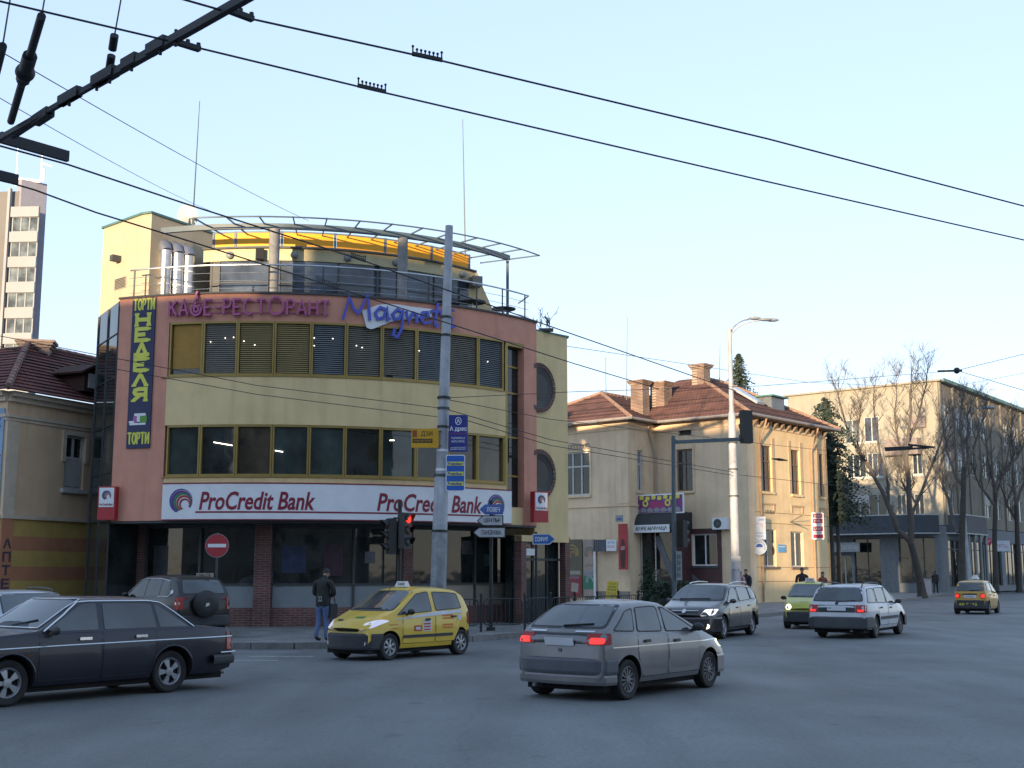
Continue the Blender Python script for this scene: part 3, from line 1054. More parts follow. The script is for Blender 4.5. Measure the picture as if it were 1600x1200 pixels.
# café letters on the parapet
tA, tB = bt(268, 490), bt(514, 488)
W = (tB - tA) * (BR + 0.08)
put = lambda u, v, o: bp_(tA + u / (BR + 0.08), BR + 0.06 + o, 9.68 + v)
lt = thing('cafe_lettering', 'thin magenta letters reading КАФЕ - РЕСТОРАНТ fixed along the salmon parapet', 'sign', bp_((tA + tB) / 2, BR, 9.6))
word = 'КАФЕ-РЕСТ0РАНТ'
unit = W / (sum(GL[c][0] for c in word) + 0.26 * (len(word) - 1))
xx = 0.0
for ch in word:
    stroke_word(ch, GL[ch][0] * unit, 0.47, 0.062, lambda u, v, o, x0=xx: put(u + x0, v, o), 0.10, gap=0.0).build('letter', M_MAGENTA, lt)
    xx += (GL[ch][0] + 0.26) * unit
for v in (0.07, 0.40):
    mb = MB()
    mb.tube([put(W * k / 24, v, -0.02) for k in range(25)], 0.012, 5)
    mb.build('mounting_rail', M_MAGENTA, lt)
# handwritten blue name with a white swoosh
tA2, tB2 = bt(535, 495), bt(708, 505)
W2 = (tB2 - tA2) * (BR + 0.1)
mg = thing('name_sign', 'blue handwritten neon name sign over a white swoosh on the parapet', 'sign', bp_((tA2 + tB2) / 2, BR, 9.6))
put2 = lambda u, v, o: bp_(tA2 + u / (BR + 0.1), BR + 0.09 + o, 9.32 + v)
mb = MB()
def sk(pts):
    return [(u * W2, v) for u, v in pts]
for st in ([(0.0, .28), (.05, .98), (.09, .62), (.13, .5), (.2, 1.1), (.21, .85), (.225, .3)],
           [(.36, .68), (.31, .74), (.27, .55), (.29, .36), (.34, .42), (.37, .72), (.375, .36), (.4, .42)],
           [(.5, .66), (.46, .72), (.42, .55), (.44, .38), (.48, .45), (.51, .68), (.5, .1), (.46, -.18), (.425, -.1), (.44, .12)],
           [(.54, .7), (.56, .34), (.56, .38), (.6, .66), (.635, .62), (.63, .38), (.65, .4)],
           [(.67, .5), (.74, .6), (.73, .72), (.69, .7), (.67, .5), (.7, .36), (.77, .42)],
           [(.83, 1.06), (.80, .4), (.815, .3), (.84, .36)], [(.76, .76), (.9, .82)],
           [(.91, 1.02), (.885, .4), (.9, .3), (.93, .36)], [(.85, .72), (.95, .78)],
           [(.965, .68), (.955, .4), (.97, .32), (1.0, .38)], [(.978, .86), (.982, .92)]):
    ribbon_stroke(mb, sk(st), 0.085, put2, 0.06)
mb.build('lettering', M_LBLUE, mg)
mb = MB()
top = [(.16, .6), (.3, .84), (.45, .9), (.6, .86), (.78, .86)]
bot = [(.2, .08), (.24, .02), (.3, .12), (.4, .3), (.52, .42), (.66, .52), (.78, .56)]
poly = [(u * W2, v) for u, v in bot] + [(u * W2, v) for u, v in top[::-1]]
put3 = lambda u, v: bp_(tA2 + u / (BR + 0.1), BR + 0.07, 9.32 + v)
cx = [(u * W2, v) for u, v in bot]
n = 14
for k in range(n):
    def edge(cv, f):
        f = f * (len(cv) - 1)
        i = min(int(f), len(cv) - 2)
        return Vector(cv[i]).lerp(Vector(cv[i + 1]), f - i)
    a0, a1 = edge(bot, k / n), edge(bot, (k + 1) / n)
    b0, b1 = edge(top, k / n), edge(top, (k + 1) / n)
    mb.face([put3(p.x * W2, p.y) for p in (a0, a1, b1, b0)])
mb.build('swoosh_panel', M_WHITE, mg)
# vertical banner
bn0, bn1 = bt(204, 580), bt(240, 580)
ba = thing('vertical_banner', 'tall navy banner with lemon cake shop lettering down the left salmon column', 'banner', bp_((bn0 + bn1) / 2, BR, 5.6))
zb0, zb1 = 5.60, 10.33
mb = MB()
arcbox(mb, bn0, bn1, BR + 0.01, BR + 0.05, zb0, zb1)
mb.build('cloth', M_NAVY, ba)
wB = (bn1 - bn0) * (BR + 0.05)
def bput(z):
    return lambda u, v, o: bp_(bn0 + u / (BR + 0.05), BR + 0.052 + o, z + v)
for z in (9.96, 5.74):
    stroke_word('ТОРТИ', wB * 0.88, 0.33, 0.055, lambda u, v, o, z=z: bput(z)(u + wB * 0.07, v, o), 0.008, gap=0.28, serif=0.03).build('lettering', M_LEMON, ba)
zz = 9.46
for c in 'НЕДЕЛЯ':
    stroke_word(c, wB * 0.52, 0.36, 0.125, lambda u, v, o, z=zz: bput(z)(u + wB * 0.23, v, o), 0.008, serif=0.085).build('lettering', M_LEMON, ba)
    zz -= 0.476
mb = MB()
for k, (x0, x1, z0, z1, c) in enumerate(((.1, .8, 6.32, 6.38, 0), (.25, .45, 6.38, 6.6, 1), (.42, .62, 6.42, 6.66, 0), (.55, .85, 6.38, 6.62, 2), (.08, .3, 6.38, 6.45, 0), (.3, .8, 6.6, 6.68, 0))):
    mb.plate(rnd_poly([(x0 * wB, z0), (x1 * wB, z0), (x1 * wB, z1), (x0 * wB, z1)], 0.05), bp_(bn0, BR + 0.056 + k * 0.002, 0), Vector((math.cos(bn0 + 0.03), math.sin(bn0 + 0.03), 0)), (0, 0, 1), 0.003, c)
mb.build('cake_picture', [M_WHITE, mat('cake_mauve', (0.35, 0.12, 0.3), 0.6), mat('cake_green', (0.12, 0.3, 0.05), 0.6)], ba)
# red light boxes with the logo
def lightbox(px, py, Y, yaw, label, wpx=30):
    c = at(px, py, Y)
    lb = thing('light_box_sign', label, 'sign', c, 0, 'red light boxes with a round logo')
    rt = Vector((math.cos(yaw), math.sin(yaw), 0))
    nn = rt.cross(Vector((0, 0, 1)))
    mb = MB()
    mb.box(c - nn * 0.13, (0.56, 0.24, 1.02), yaw)
    mb.build('box', M_RED, lb)
    mb = MB()
    mb.plate([(-0.24, -0.12), (0.24, -0.12), (0.24, 0.47), (-0.24, 0.47)], c + nn * 0.004, rt, (0, 0, 1), 0.008)
    mb.build('face_panel', M_WHITE, lb)
    fp = c + nn * 0.008 + Vector((0, 0, 0.24))
    logo(lb, lambda u, v: fp + rt * u + Vector((0, 0, v)), 0.15)
    text('ProCredit Bank', c + nn * 0.006 + Vector((0, 0, -0.04)), rt, (0, 0, 1), 0.08, M_MAROON, 'lettering', lb, w=0.44, bold=0.02, shear=0.2)
lightbox(166, 786, 38.4, -0.15, 'red light box sign beside the dark glazed left edge of the curved building')
lightbox(846, 792, 41.7, 0.55, 'red light box sign beside the right salmon column above the entrance')
# fragment of lettering and white box over the entrance
c = at(828, 851, 42.6) + n3 * 0.0
es = thing('entrance_sign', 'small entrance sign with dark italic lettering above a white lit box', 'sign', c)
text('redit B', c + Vector((0, 0, 0.13)), rt3, (0, 0, 1), 0.28, M_BLACK, 'lettering', es, w=0.62, bold=0.02, shear=0.2)
mb = MB()
mb.plate([(-0.35, -0.36), (0.33, -0.36), (0.33, -0.13), (-0.35, -0.13)], c, rt3, (0, 0, 1), 0.08)
mb.build('box', M_WHITE, es)
mb = MB()
mb.plate([(-0.35, -0.09), (0.5, -0.09), (0.5, -0.06), (-0.35, -0.06)], c + n3 * 0.004, rt3, (0, 0, 1), 0.02)
mb.build('stripe', M_MAROON, es)
# roof things
def mast(px0, py0, px1, py1, Y, label, r=0.02):
    a, b = at(px0, py0, Y), at(px1, py1, Y)
    mb = MB()
    mb.tube([a, a.lerp(b, 0.5), b], [r * 1.4, r, r * 0.6], 6)
    tag(mb.build('lightning_rod', M_STEELG, loc=a, smooth=60), label, 'rod')
mast(301, 350, 312, 158, 42, 'tall thin lightning rod beside the satellite dish on the stair tower')
mast(727, 400, 723, 186, 43, 'tall thin lightning rod behind the orange panels of the penthouse', 0.022)
c = at(291, 337, 42.0)
ds = thing('satellite_dish', 'grey satellite dish seen edge on beside the stair tower top', 'dish', c)
M4 = Matrix.Translation(c) @ Matrix.Rotation(R(75), 4, 'Z') @ Matrix.Rotation(R(78), 4, 'Y')
mb = MB()
mb.lathe([(0.001, 0.0), (0.15, 0.012), (0.3, 0.05), (0.4, 0.1), (0.41, 0.095), (0.3, 0.035), (0.001, -0.015)], 18, M4)
mb.build('reflector', mat('dish_grey', (0.4, 0.42, 0.45), 0.5), ds, smooth=50)
mb = MB()
mb.tube([c + Vector((0.05, 0, -0.6)), c + Vector((0.12, 0, -0.1)), c + Vector((0.3, -0.1, -0.15))], 0.03, 6)
mb.tube([c + Vector((0.3, -0.1, -0.15)), c + Vector((0.28, -0.1, -0.6))], 0.02, 6)
mb.build('bracket', M_STEELG, ds)
for k, (px, py, w, r) in enumerate(((700, 466, 0.42, 9.6), (738, 467, 0.46, 10.2), (787, 477, 0.42, 10.2))):
    p = bp_(bt(px, py, r), r, 0)
    z = 10.86
    tb_ = thing('terrace_table', ('round dark terrace table half hidden behind the tall pole', 'round dark terrace table just right of the tall pole', 'round dark terrace table at the right end of the railing')[k], 'table', (p.x, p.y, 10.1), 0, 'tables on the roof terrace')
    mb = MB()
    mb.tube([(p.x, p.y, z - 0.035), (p.x, p.y, z)], w, 20)
    mb.build('tabletop', M_DGREY, tb_, smooth=40)
    mb = MB()
    mb.tube([(p.x, p.y, 10.13), (p.x, p.y, z - 0.035)], 0.03, 8)
    mb.tube([(p.x, p.y, 10.1), (p.x, p.y, 10.13)], 0.2, 14)
    mb.build('pedestal', M_SILV, tb_, smooth=40)

# ------------------------------------------------------------------ walls with openings
def wall_u(px, py, P0, d):
    """distance along a wall (plan start P0, plan direction d) that shows at image column px"""
    a = ray(px, py)
    k = a[0] / a[1]
    return (k * P0[1] - P0[0]) / (d[0] - k * d[1])
class Wall:
    def __init__(s, P0, P1, z0, z1):
        s.P0, s.P1 = Vector(P0), Vector(P1)
        s.d = (s.P1 - s.P0)
        s.L = s.d.length
        s.d.normalize()
        s.n = Vector((s.d.y, -s.d.x))
        s.z0, s.z1 = z0, z1
        s.op = []
    def pt(s, u, z, o=0.0):
        p = s.P0 + s.d * u + s.n * o
        return Vector((p.x, p.y, z))
    def u(s, px, py):
        return wall_u(px, py, s.P0, s.d)
    def z(s, px, py):
        a = ray(px, py)
        u = s.u(px, py)
        p = s.P0 + s.d * u
        return EYE + a[2] / a[1] * p.y
    def opening(s, u0, u1, z0, z1, depth=0.18):
        s.op.append((u0, u1, z0, z1, depth))
    def mesh(s, mb, mi=0):
        us = sorted(set([0.0, s.L] + [round(v, 4) for o in s.op for v in o[:2] if 0 < v < s.L]))
        zs = sorted(set([s.z0, s.z1] + [round(v, 4) for o in s.op for v in o[2:4] if s.z0 < v < s.z1]))
        for a, b in zip(us[:-1], us[1:]):
            for c, e in zip(zs[:-1], zs[1:]):
                um, zm = (a + b) / 2, (c + e) / 2
                if any(o[0] < um < o[1] and o[2] < zm < o[3] for o in s.op):
                    continue
                mb.face([s.pt(a, c), s.pt(b, c), s.pt(b, e), s.pt(a, e)], mi)
        for a, b, c, e, dp in s.op:
            a, b = max(a, 0), min(b, s.L)
            mb.face([s.pt(a, c), s.pt(a, e), s.pt(a, e, -dp), s.pt(a, c, -dp)][::-1], mi)
            mb.face([s.pt(b, c), s.pt(b, e), s.pt(b, e, -dp), s.pt(b, c, -dp)], mi)
            mb.face([s.pt(a, e), s.pt(b, e), s.pt(b, e, -dp), s.pt(a, e, -dp)][::-1], mi)
            mb.face([s.pt(a, c), s.pt(b, c), s.pt(b, c, -dp), s.pt(a, c, -dp)], mi)
    def rect(s, mb, u0, u1, z0, z1, o0, o1, mi=0):
        i = len(mb.v)
        mb.v += [tuple(s.pt(u, z, o)) for o in (o0, o1) for u, z in ((u0, z0), (u1, z0), (u1, z1), (u0, z1))]
        for q in ((3, 2, 1, 0), (4, 5, 6, 7), (0, 1, 5, 4), (1, 2, 6, 5), (2, 3, 7, 6), (3, 0, 4, 7)):
            mb.f.append([i + k for k in q]); mb.m.append(mi); mb.uv.append(None)
def window(w, parent, u0, u1, z0, z1, mframe, mglass, nx=2, zt=0.0, sill=None, fw=0.07, depth=0.18, name='window', shutter=None):
    f = MB()
    d0, d1 = -depth + 0.02, -depth + 0.09
    w.rect(f, u0 + 0.002, u0 + fw, z0 + 0.002, z1 - 0.002, d0, d1)
    w.rect(f, u1 - fw, u1 - 0.002, z0 + 0.002, z1 - 0.002, d0, d1)
    w.rect(f, u0 + fw, u1 - fw, z0 + 0.002, z0 + fw, d0, d1)
    w.rect(f, u0 + fw, u1 - fw, z1 - fw, z1 - 0.002, d0, d1)
    for k in range(1, nx):
        c = u0 + (u1 - u0) * k / nx
        w.rect(f, c - fw * 0.5, c + fw * 0.5, z0 + fw, z1 - fw, d0, d1 - 0.006)
    if zt:
        zz = z0 + (z1 - z0) * zt
        w.rect(f, u0 + fw, u1 - fw, zz - fw * 0.5, zz + fw * 0.5, d0, d1 + 0.01)
    wo = f.build(name, mframe, parent)
    p = MB()
    w.rect(p, u0 + 0.004, u1 - 0.004, z0 + 0.004, z1 - 0.004, -depth - 0.03, d0 + 0.015)
    p.build('pane', mglass, wo)
    if sill is not None:
        p = MB()
        w.rect(p, u0 - 0.12, u1 + 0.12, z0 - 0.14, z0 - 0.003, -0.05, 0.12)
        p.build('sill', sill, wo)
    if shutter:
        p = MB()
        a, b, c, e = shutter
        w.rect(p, u0 + (u1 - u0) * a, u0 + (u1 - u0) * b, z0 + (z1 - z0) * c, z0 + (z1 - z0) * e, d0 + 0.02, d1 + 0.03)
        p.build('shutter', mat('off_white_shutter', (0.42, 0.42, 0.40), 0.7, var=0.1), wo)
    return wo
def roof_plane(mb, a, b, c, d, courses=18):
    """tiled plane with real stepped courses: a-b is the eave, d-c the ridge side above a and b"""
    a, b, c, d = Vector(a), Vector(b), Vector(c), Vector(d)
    nn = (b - a).cross(d - a)
    if nn.length < 1e-6:
        nn = (b - a).cross(c - a)
    nn.normalize()
    if nn.z < 0:
        nn = -nn
    ln = (b - a).length
    hh = ((d + c) / 2 - (a + b) / 2).length
    e = (b - a).normalized()
    for k in range(courses):
        f0, f1 = k / courses, (k + 1) / courses
        p0, p1 = a.lerp(d, f0), b.lerp(c, f0)
        p2, p3 = b.lerp(c, f1), a.lerp(d, f1)
        lift = nn * 0.045
        v0, v1 = hh * f0, hh * f1
        uvs = [((p - a).dot(e), v) for p, v in ((p0, v0), (p1, v0), (p2, v1), (p3, v1))]
        mb.face([p0 + lift, p1 + lift, p2, p3], 0, uvs)
        mb.face([p0, p1, p1 + lift, p0 + lift], 0, [(uvs[0][0], v0)] * 4)
def ridge(mb, p, q, r=0.11):
    p, q = Vector(p), Vector(q)
    L = (q - p).length
    n = max(2, int(L / 0.38))
    for k in range(n):
        a, b = p.lerp(q, k / n), p.lerp(q, (k + 1.06) / n)
        mb.tube([a, b], [r * 1.1, r * 0.9], 7)
def tile_mat(name, c1, c2):
    m = brick_mat(name, c1, c2, (0.05, 0.02, 0.015), 0.24, 0.34, 0.022, 0.85, uv=True, bump=0.9)
    return m
M_TILE = tile_mat('clay_roof_tiles', (0.155, 0.078, 0.066), (0.10, 0.054, 0.050))
M_TILED = tile_mat('dark_clay_roof_tiles', (0.19, 0.068, 0.056), (0.13, 0.05, 0.044))
M_RIDGE = mat('ridge_tiles', (0.28, 0.18, 0.13), 0.85, var=0.35, scale=4)
M_BRICKC = brick_mat('chimney_brick', (0.17, 0.09, 0.07), (0.11, 0.062, 0.052), (0.30, 0.25, 0.2), 0.25, 0.085, 0.016)
M_HOUSE = mat('cream_render', (0.72, 0.55, 0.365), 0.9, var=0.10, scale=0.9, bump=0.15, bscale=40, stain=0.16)
M_HOUSE2 = mat('ochre_render', (0.73, 0.545, 0.305), 0.9, var=0.10, scale=0.9, bump=0.15, bscale=40, stain=0.12)
M_SOFF = mat('eave_timber', (0.20, 0.145, 0.10), 0.8, var=0.2)
M_WOODW = mat('old_window_timber', (0.50, 0.50, 0.49), 0.7, var=0.2, scale=8)
M_BROWNW = mat('brown_window_timber', (0.17, 0.12, 0.09), 0.7, var=0.2, scale=8)
M_PIPE = mat('rusty_downpipe', (0.34, 0.22, 0.14), 0.7, var=0.35, scale=3)
def chimney(parent, c, w, d, z0, z1, rz, mm=None):
    mm = mm or M_BRICKC
    mb = MB()
    mb.box((c[0], c[1], (z0 + z1) / 2), (w, d, z1 - z0), rz)
    o = mb.build('chimney', mm, parent)
    mb = MB()
    for k in range(3):
        mb.box((c[0], c[1], z1 + 0.05 + k * 0.09), (w + 0.12 * (k + 1), d + 0.12 * (k + 1), 0.088), rz)
    mb.build('chimney_cap', mm, o)
    return o

# ------------------------------------------------------------------ cream cafe house at the far corner
e1, e2 = Vector((0.76, -0.65)), Vector((0.65, 0.76))
MC = Vector((13.2, 70.0))
VC = MC - e1 * 6.2
WC = VC - e2 * 2.7
WL = WC - e1 * 9.0
RC = MC + e2 * 9.8
ZE = 10.6
house = thing('cafe_house', 'old cream two storey house with clay tiled hip roof, brick chimneys and a cafe below', 'house', (11, 74, 0))
wf = Wall(WL, WC, 0.1, ZE)
wsd = Wall(WC, VC, 0.1, ZE)
wm = Wall(VC, MC, 0.1, ZE)
wr = Wall(MC, RC, 0.1, ZE)
wins = []
u0, u1 = wf.u(880, 735), wf.u(921, 735)
wins.append((wf, u0, u1, 6.35, 8.95, M_WOODW, 3))
u0, u1 = wsd.u(995, 735), wsd.u(1004, 735)
wins.append((wsd, u0, u1, 6.5, 8.9, M_WOODW, 2))
u0, u1 = wm.u(1057, 735), wm.u(1082, 735)
wins.append((wm, u0, u1, 6.5, 8.95, M_BROWNW, 2))
for a, b in ((1190, 1206), (1236, 1250), (1280, 1286)):
    wins.append((wr, wr.u(a, 740), wr.u(b, 740), 6.4, 9.05, M_BROWNW, 2))
low = [(wr, wr.u(1190, 860), wr.u(1213, 860), 2.15, 4.25, M_WOODW, 2), (wr, wr.u(1236, 860), wr.u(1256, 860), 2.15, 4.2, M_WOODW, 2)]
for w in wins + low:
    w[0].opening(*w[1:5], 0.2)
cu0, cu1 = wm.u(1082, 860), wm.u(1120, 860)
wm.opening(cu0, cu1, 2.2, 4.0, 0.2)
wm.opening(wm.u(1060, 672), wm.u(1080, 672), 9.75, 10.15, 0.2)
mb = MB()
wm.rect(mb, wm.u(1060, 672) - 0.05, wm.u(1080, 672) + 0.05, 9.7, 10.2, -0.3, -0.19)
mb.build('attic_vent', M_BLACK, house)
mb = MB()
for w in (wf, wsd, wm):
    w.mesh(mb)
mb.build('front_wall', M_HOUSE, house)
mb = MB()
wr.mesh(mb)
mb.prism([RC, RC - e1 * 11, WL, WL + e2 * 0.3, RC - e1 * 10.7 - e2 * 0.3, RC - e2 * 0.3], 0.1, ZE)
mb.build('end_wall', M_HOUSE2, house)
for k, (w, a, b, z0, z1, m, nx) in enumerate(wins):
    window(w, house, a, b, z0, z1, m, M_GLASS if k != 1 else M_GLASSP, nx, 0.66, M_HOUSE if k < 3 else M_HOUSE2, 0.09, 0.2)
for (w, a, b, z0, z1, m, nx) in low:
    window(w, house, a, b, z0, z1, m, M_GLASS, nx, 0, M_BROWNW, 0.07, 0.2)
window(wm, house, cu0, cu1, 2.2, 4.0, M_WHITE, M_GLASS, 2, 0, M_DGREY, 0.07, 0.2, name='cafe_window')
# plaster work: brown panels between window parts, cornice, corner strips, ornament over the wing window
mb = MB()
for w, zz in ((wf, 5.6), (wsd, 5.6)):
    w.rect(mb, 0, w.L, zz, zz + 0.09, 0, 0.06)
for w in (wf, wsd, wm, wr):
    w.rect(mb, 0.0, w.L, ZE - 0.55, ZE - 0.42, 0, 0.07)
wf.rect(mb, wf.L - 0.9, wf.L - 0.02, 5.75, ZE - 0.6, 0, 0.05)
wr.rect(mb, 0.02, 0.7, 0.3, ZE - 0.6, 0, 0.05)
for a, b, z0, z1, q in [(w[1], w[2], w[3], w[4], w[0]) for w in wins[:3]]:
    q.rect(mb, a - 0.16, a - 0.03, z0 - 0.1, z1 + 0.25, 0, 0.05)
    q.rect(mb, b + 0.03, b + 0.16, z0 - 0.1, z1 + 0.25, 0, 0.05)
mb.build('plaster_trim', M_HOUSE, house)
orn = MB()
random.seed(8)
a, b = wins[0][1], wins[0][2]
for k in range(9):
    u = a + (b - a) * (k + 0.5) / 9
    for j in range(10):
        t0, t1 = 2 * math.pi * j / 10, 2 * math.pi * (j + 1) / 10
        orn.bar(wf.pt(u + 0.11 * math.cos(t0), 9.25 + 0.16 * math.sin(t0), 0.03), wf.pt(u + 0.11 * math.cos(t1), 9.25 + 0.16 * math.sin(t1), 0.03), 0.05, 0.05)
orn.build('plaster_ornament', mat('plaster_ornament', (0.42, 0.36, 0.28), 0.9), house)
M_BRPL = mat('brown_plaster', (0.50, 0.35, 0.21), 0.9, var=0.15, stain=0.1)
for w in wins[3:]:
    q, a, b, z0, z1 = w[:5]
    mb = MB()
    q.rect(mb, a - 0.22, b + 0.22, z0 - 0.75, z0 - 0.65, 0, 0.06)
    for uu in (a - 0.16, b + 0.04):
        q.rect(mb, uu, uu + 0.12, z0 - 1.1, z0 - 0.75, 0, 0.05)
    mb.build('apron_moulding', M_BRPL, house)
    for u0_, u1_ in ((a - 0.3, a - 0.02), (b + 0.02, b + 0.3)):
        mb = MB()
        q.rect(mb, u0_, u1_, z0 + 0.0, z1 + 0.5, 0, 0.04)
        mb.build('window_surround', M_BRPL, house)
mb = MB()
for zz in (1.3, 2.1, 4.6, 5.2):
    wr.rect(mb, 0.0, wr.L, zz, zz + 0.03, -0.002, 0.012)
mb.build('plaster_groove', mat('groove_brown', (0.30, 0.18, 0.09), 0.9), house)
# roof
OV = 0.65
def P3(p, z):
    return Vector((p.x, p.y, z))
MB0 = VC - e1 * 4.6
ea, eb, ec, ed = MB0 - e2 * OV, MC + (e1 - e2) * OV, RC + (e1 + e2) * OV, RC - e1 * 10.8 + e2 * OV
ra_, rb_ = MC - e1 * 5.2 + e2 * 3.6, MC - e1 * 5.2 + e2 * 6.4
ZR = 13.7
rm = MB()
roof_plane(rm, P3(ea, ZE), P3(eb, ZE), P3(ra_, ZR), P3(ra_ - e1 * 1.5, ZR), 20)
roof_plane(rm, P3(eb, ZE), P3(ec, ZE), P3(rb_, ZR), P3(ra_, ZR), 20)
roof_plane(rm, P3(ec, ZE), P3(ed, ZE), P3(rb_ - e1 * 1.5, ZR), P3(rb_, ZR), 12)
# wing roof
wa, wb, wc_ = WL - (e1 + e2) * OV, WC + (e1 - e2) * OV, VC + e1 * OV + e2 * 4.0
wp, wq = WC - e1 * 4.4 + e2 * 3.4, WC - e1 * 4.4 + e2 * 9
ZW = 12.9
roof_plane(rm, P3(wa, ZE), P3(wb, ZE), P3(wp, ZW), P3(wp - e1 * 0.6, ZW), 17)
roof_plane(rm, P3(wb, ZE), P3(wc_, ZE), P3(wq, ZW), P3(wp, ZW), 17)
roof = rm.build('roof', M_TILE, house)
for p, q in ((P3(eb, ZE + 0.08), P3(ra_, ZR + 0.05)), (P3(ra_, ZR + 0.05), P3(rb_, ZR + 0.05)), (P3(rb_, ZR + 0.05), P3(ec, ZE + 0.08)), (P3(wb, ZE + 0.08), P3(wp, ZW + 0.05)), (P3(wa, ZE + 0.08), P3(wp, ZW + 0.05)), (P3(wp, ZW + 0.05), P3(wq, ZW + 0.05))):
    rg = MB()
    ridge(rg, p, q)
    rg.build('ridge_tiles', M_RIDGE, roof)
sf = MB()
for p, q, n in ((WL - e2 * 0, WC, -e2), (WC, VC, e1), (VC, MC, -e2), (MC, RC, e1)):
    a, b = p, q
    sf.face([P3(a, ZE - 0.1), P3(b, ZE - 0.1), P3(b + n * OV + (b - a).normalized() * OV, ZE - 0.1), P3(a + n * OV, ZE - 0.1)])
sf.build('eave_soffit', M_SOFF, house)
gu = MB()
for p, q in ((wa, wb), (wb, wc_), (VC - e2 * OV, eb), (eb, ec)):
    gu.tube([P3(p, ZE + 0.0), P3(q, ZE + 0.0)], 0.09, 8)
gu.build('gutter', mat('zinc_gutter', (0.30, 0.27, 0.25), 0.6, 0.3, var=0.2), house)
for k in range(12):
    u = 0.7 + k * 0.78
    bk = MB()
    i = len(bk.v)
    a, b = wr.pt(u, ZE - 0.12), wr.pt(u + 0.14, ZE - 0.12)
    nn = Vector((wr.n.x, wr.n.y, 0))
    for base in (a, b):
        bk.v += [tuple(base), tuple(base + nn * 0.36), tuple(base + nn * 0.32 - Vector((0, 0, 0.12))), tuple(base + nn * 0.07 - Vector((0, 0, 0.42))), tuple(base - Vector((0, 0, 0.42)))]
    bk.f += [[0, 1, 2, 3, 4], [9, 8, 7, 6, 5]] + [[j, (j + 1) % 5 + 0, (j + 1) % 5 + 5, j + 5][::-1] for j in range(5)]
    bk.m += [0] * 7
    bk.uv += [None] * 7
    bk.build('eave_bracket', M_SOFF, house)
for w, u, m in ((wr, 1.3, M_PIPE), (wr, 7.6, M_PIPE)):
    dp = MB()
    dp.tube([w.pt(u, ZE - 0.05, 0.6), w.pt(u, ZE - 0.3, 0.55), w.pt(u, ZE - 1.5, 0.1), w.pt(u, 0.2, 0.1)], 0.055, 8)
    dp.build('downpipe', m, house)
dp = MB()
dp.tube([P3(VC + e1 * 0.1 - e2 * 0.75, ZE - 0.1), P3(VC + e1 * 0.1 - e2 * 0.75, ZE - 0.4), P3(VC + e1 * 0.15 - e2 * 0.15, ZE - 2.0), P3(VC + e1 * 0.15 - e2 * 0.15, 5)], 0.05, 8)
dp.build('downpipe', mat('pale_downpipe', (0.4, 0.36, 0.3), 0.7), house)
ang1 = math.atan2(e1.y, e1.x)
for px, Y, wpx, ztop in ((1000, 74.6, 0.86, 13.0), (1033, 75.2, 1.0, 13.0), (1096, 75.6, 0.86, 14.15), (900, 80.0, 0.5, 12.3)):
    c = at(px, 620, Y)
    chimney(house, (c.x, c.y), wpx, wpx * 0.85, 10.8 if px < 1050 else 12.6, ztop, ang1)
# dormer and roof light on the right hand plane
dm = MB()
c = MC - e1 * 2.2 + e2 * 6.3
dm.box((c.x, c.y, 11.95), (1.7, 1.6, 0.9), ang1)
do_ = dm.build('dormer', mat('zinc_sheet', (0.16, 0.18, 0.20), 0.5, 0.3, var=0.2), house)
dm = MB()
dm.box((c.x, c.y, 12.45), (2.1, 2.0, 0.09), ang1)
dm.build('dormer_roof', M_GREENM, do_)
dm = MB()
c2 = MC - e1 * 2.3 + e2 * 3.4
n_ = (Vector((e1.x, e1.y, 0)) * 0.51 + Vector((0, 0, 0.86)))
dm.bar(P3(MC - e1 * 3.2 + e2 * 4.3, 12.95), P3(MC - e1 * 1.4 + e2 * 4.3, 11.85), 0.9, 0.14, up=n_)
dm.build('roof_light', mat('roof_light_metal', (0.45, 0.5, 0.55), 0.3, 0.3), house)
# cafe front: maroon panelling, door recess, awning
mb = MB()
ma, mbb = wsd.u(990, 870), wm.u(1128, 870)
wm.rect(mb, 0.05, cu0 - 0.05, 0.15, 4.3, 0.0, 0.05)
wm.rect(mb, cu1 + 0.05, mbb, 0.15, 4.3, 0.0, 0.05)
wm.rect(mb, cu0 - 0.05, cu1 + 0.05, 0.15, 2.04, 0.0, 0.05)
wm.rect(mb, cu0 - 0.05, cu1 + 0.05, 4.02, 4.3, 0.0, 0.05)
mb.build('maroon_panelling', mat('maroon_paint', (0.075, 0.03, 0.032), 0.6, var=0.25), house)
# entrance porch filling the corner beside the wing
wp2 = Wall(VC - e2 * 1.6, MC - e2 * 1.6, 0.1, 4.2)
pe = wp2.u(1057, 880)
mb = MB()
wp2.rect(mb, 0.03, pe - 0.1, 0.15, 4.1, -0.08, 0.0)
dd = mb.build('cafe_door', M_GLASS, house)
mb = MB()
wp2.rect(mb, pe - 0.1, pe, 0.15, 4.2, -1.58, 0.02)
mb.build('porch_side', MATS['maroon_paint'], house)
mb = MB()
wp2.rect(mb, 0.03, pe, 4.1, 4.2, -1.58, 0.0)
mb.build('porch_roof', M_DGREY, house)
for uu in (0.06, pe * 0.42, pe - 0.16):
    mb = MB()
    wp2.rect(mb, uu, uu + 0.06, 0.15, 4.1, 0.002, 0.05)
    mb.build('door_frame', M_WOODW, dd)
mb = MB()   # grey diagonal flash painted on the panelling
mb.plate([(0.9, 3.9), (1.35, 3.9), (1.75, 2.9), (pe - 0.15, 1.9), (pe - 0.15, 1.1), (1.7, 2.1)], wp2.pt(0.0, 0, 0.03), Vector((wm.d.x, wm.d.y, 0)), (0, 0, 1), 0.02)
mb.plate([(0.02, 1.75), (1.3, 0.8), (1.7, 0.3), (1.2, 0.2), (0.02, 1.0)], wm.pt(pe + 0.02, 0, 0.075), Vector((wm.d.x, wm.d.y, 0)), (0, 0, 1), 0.02)
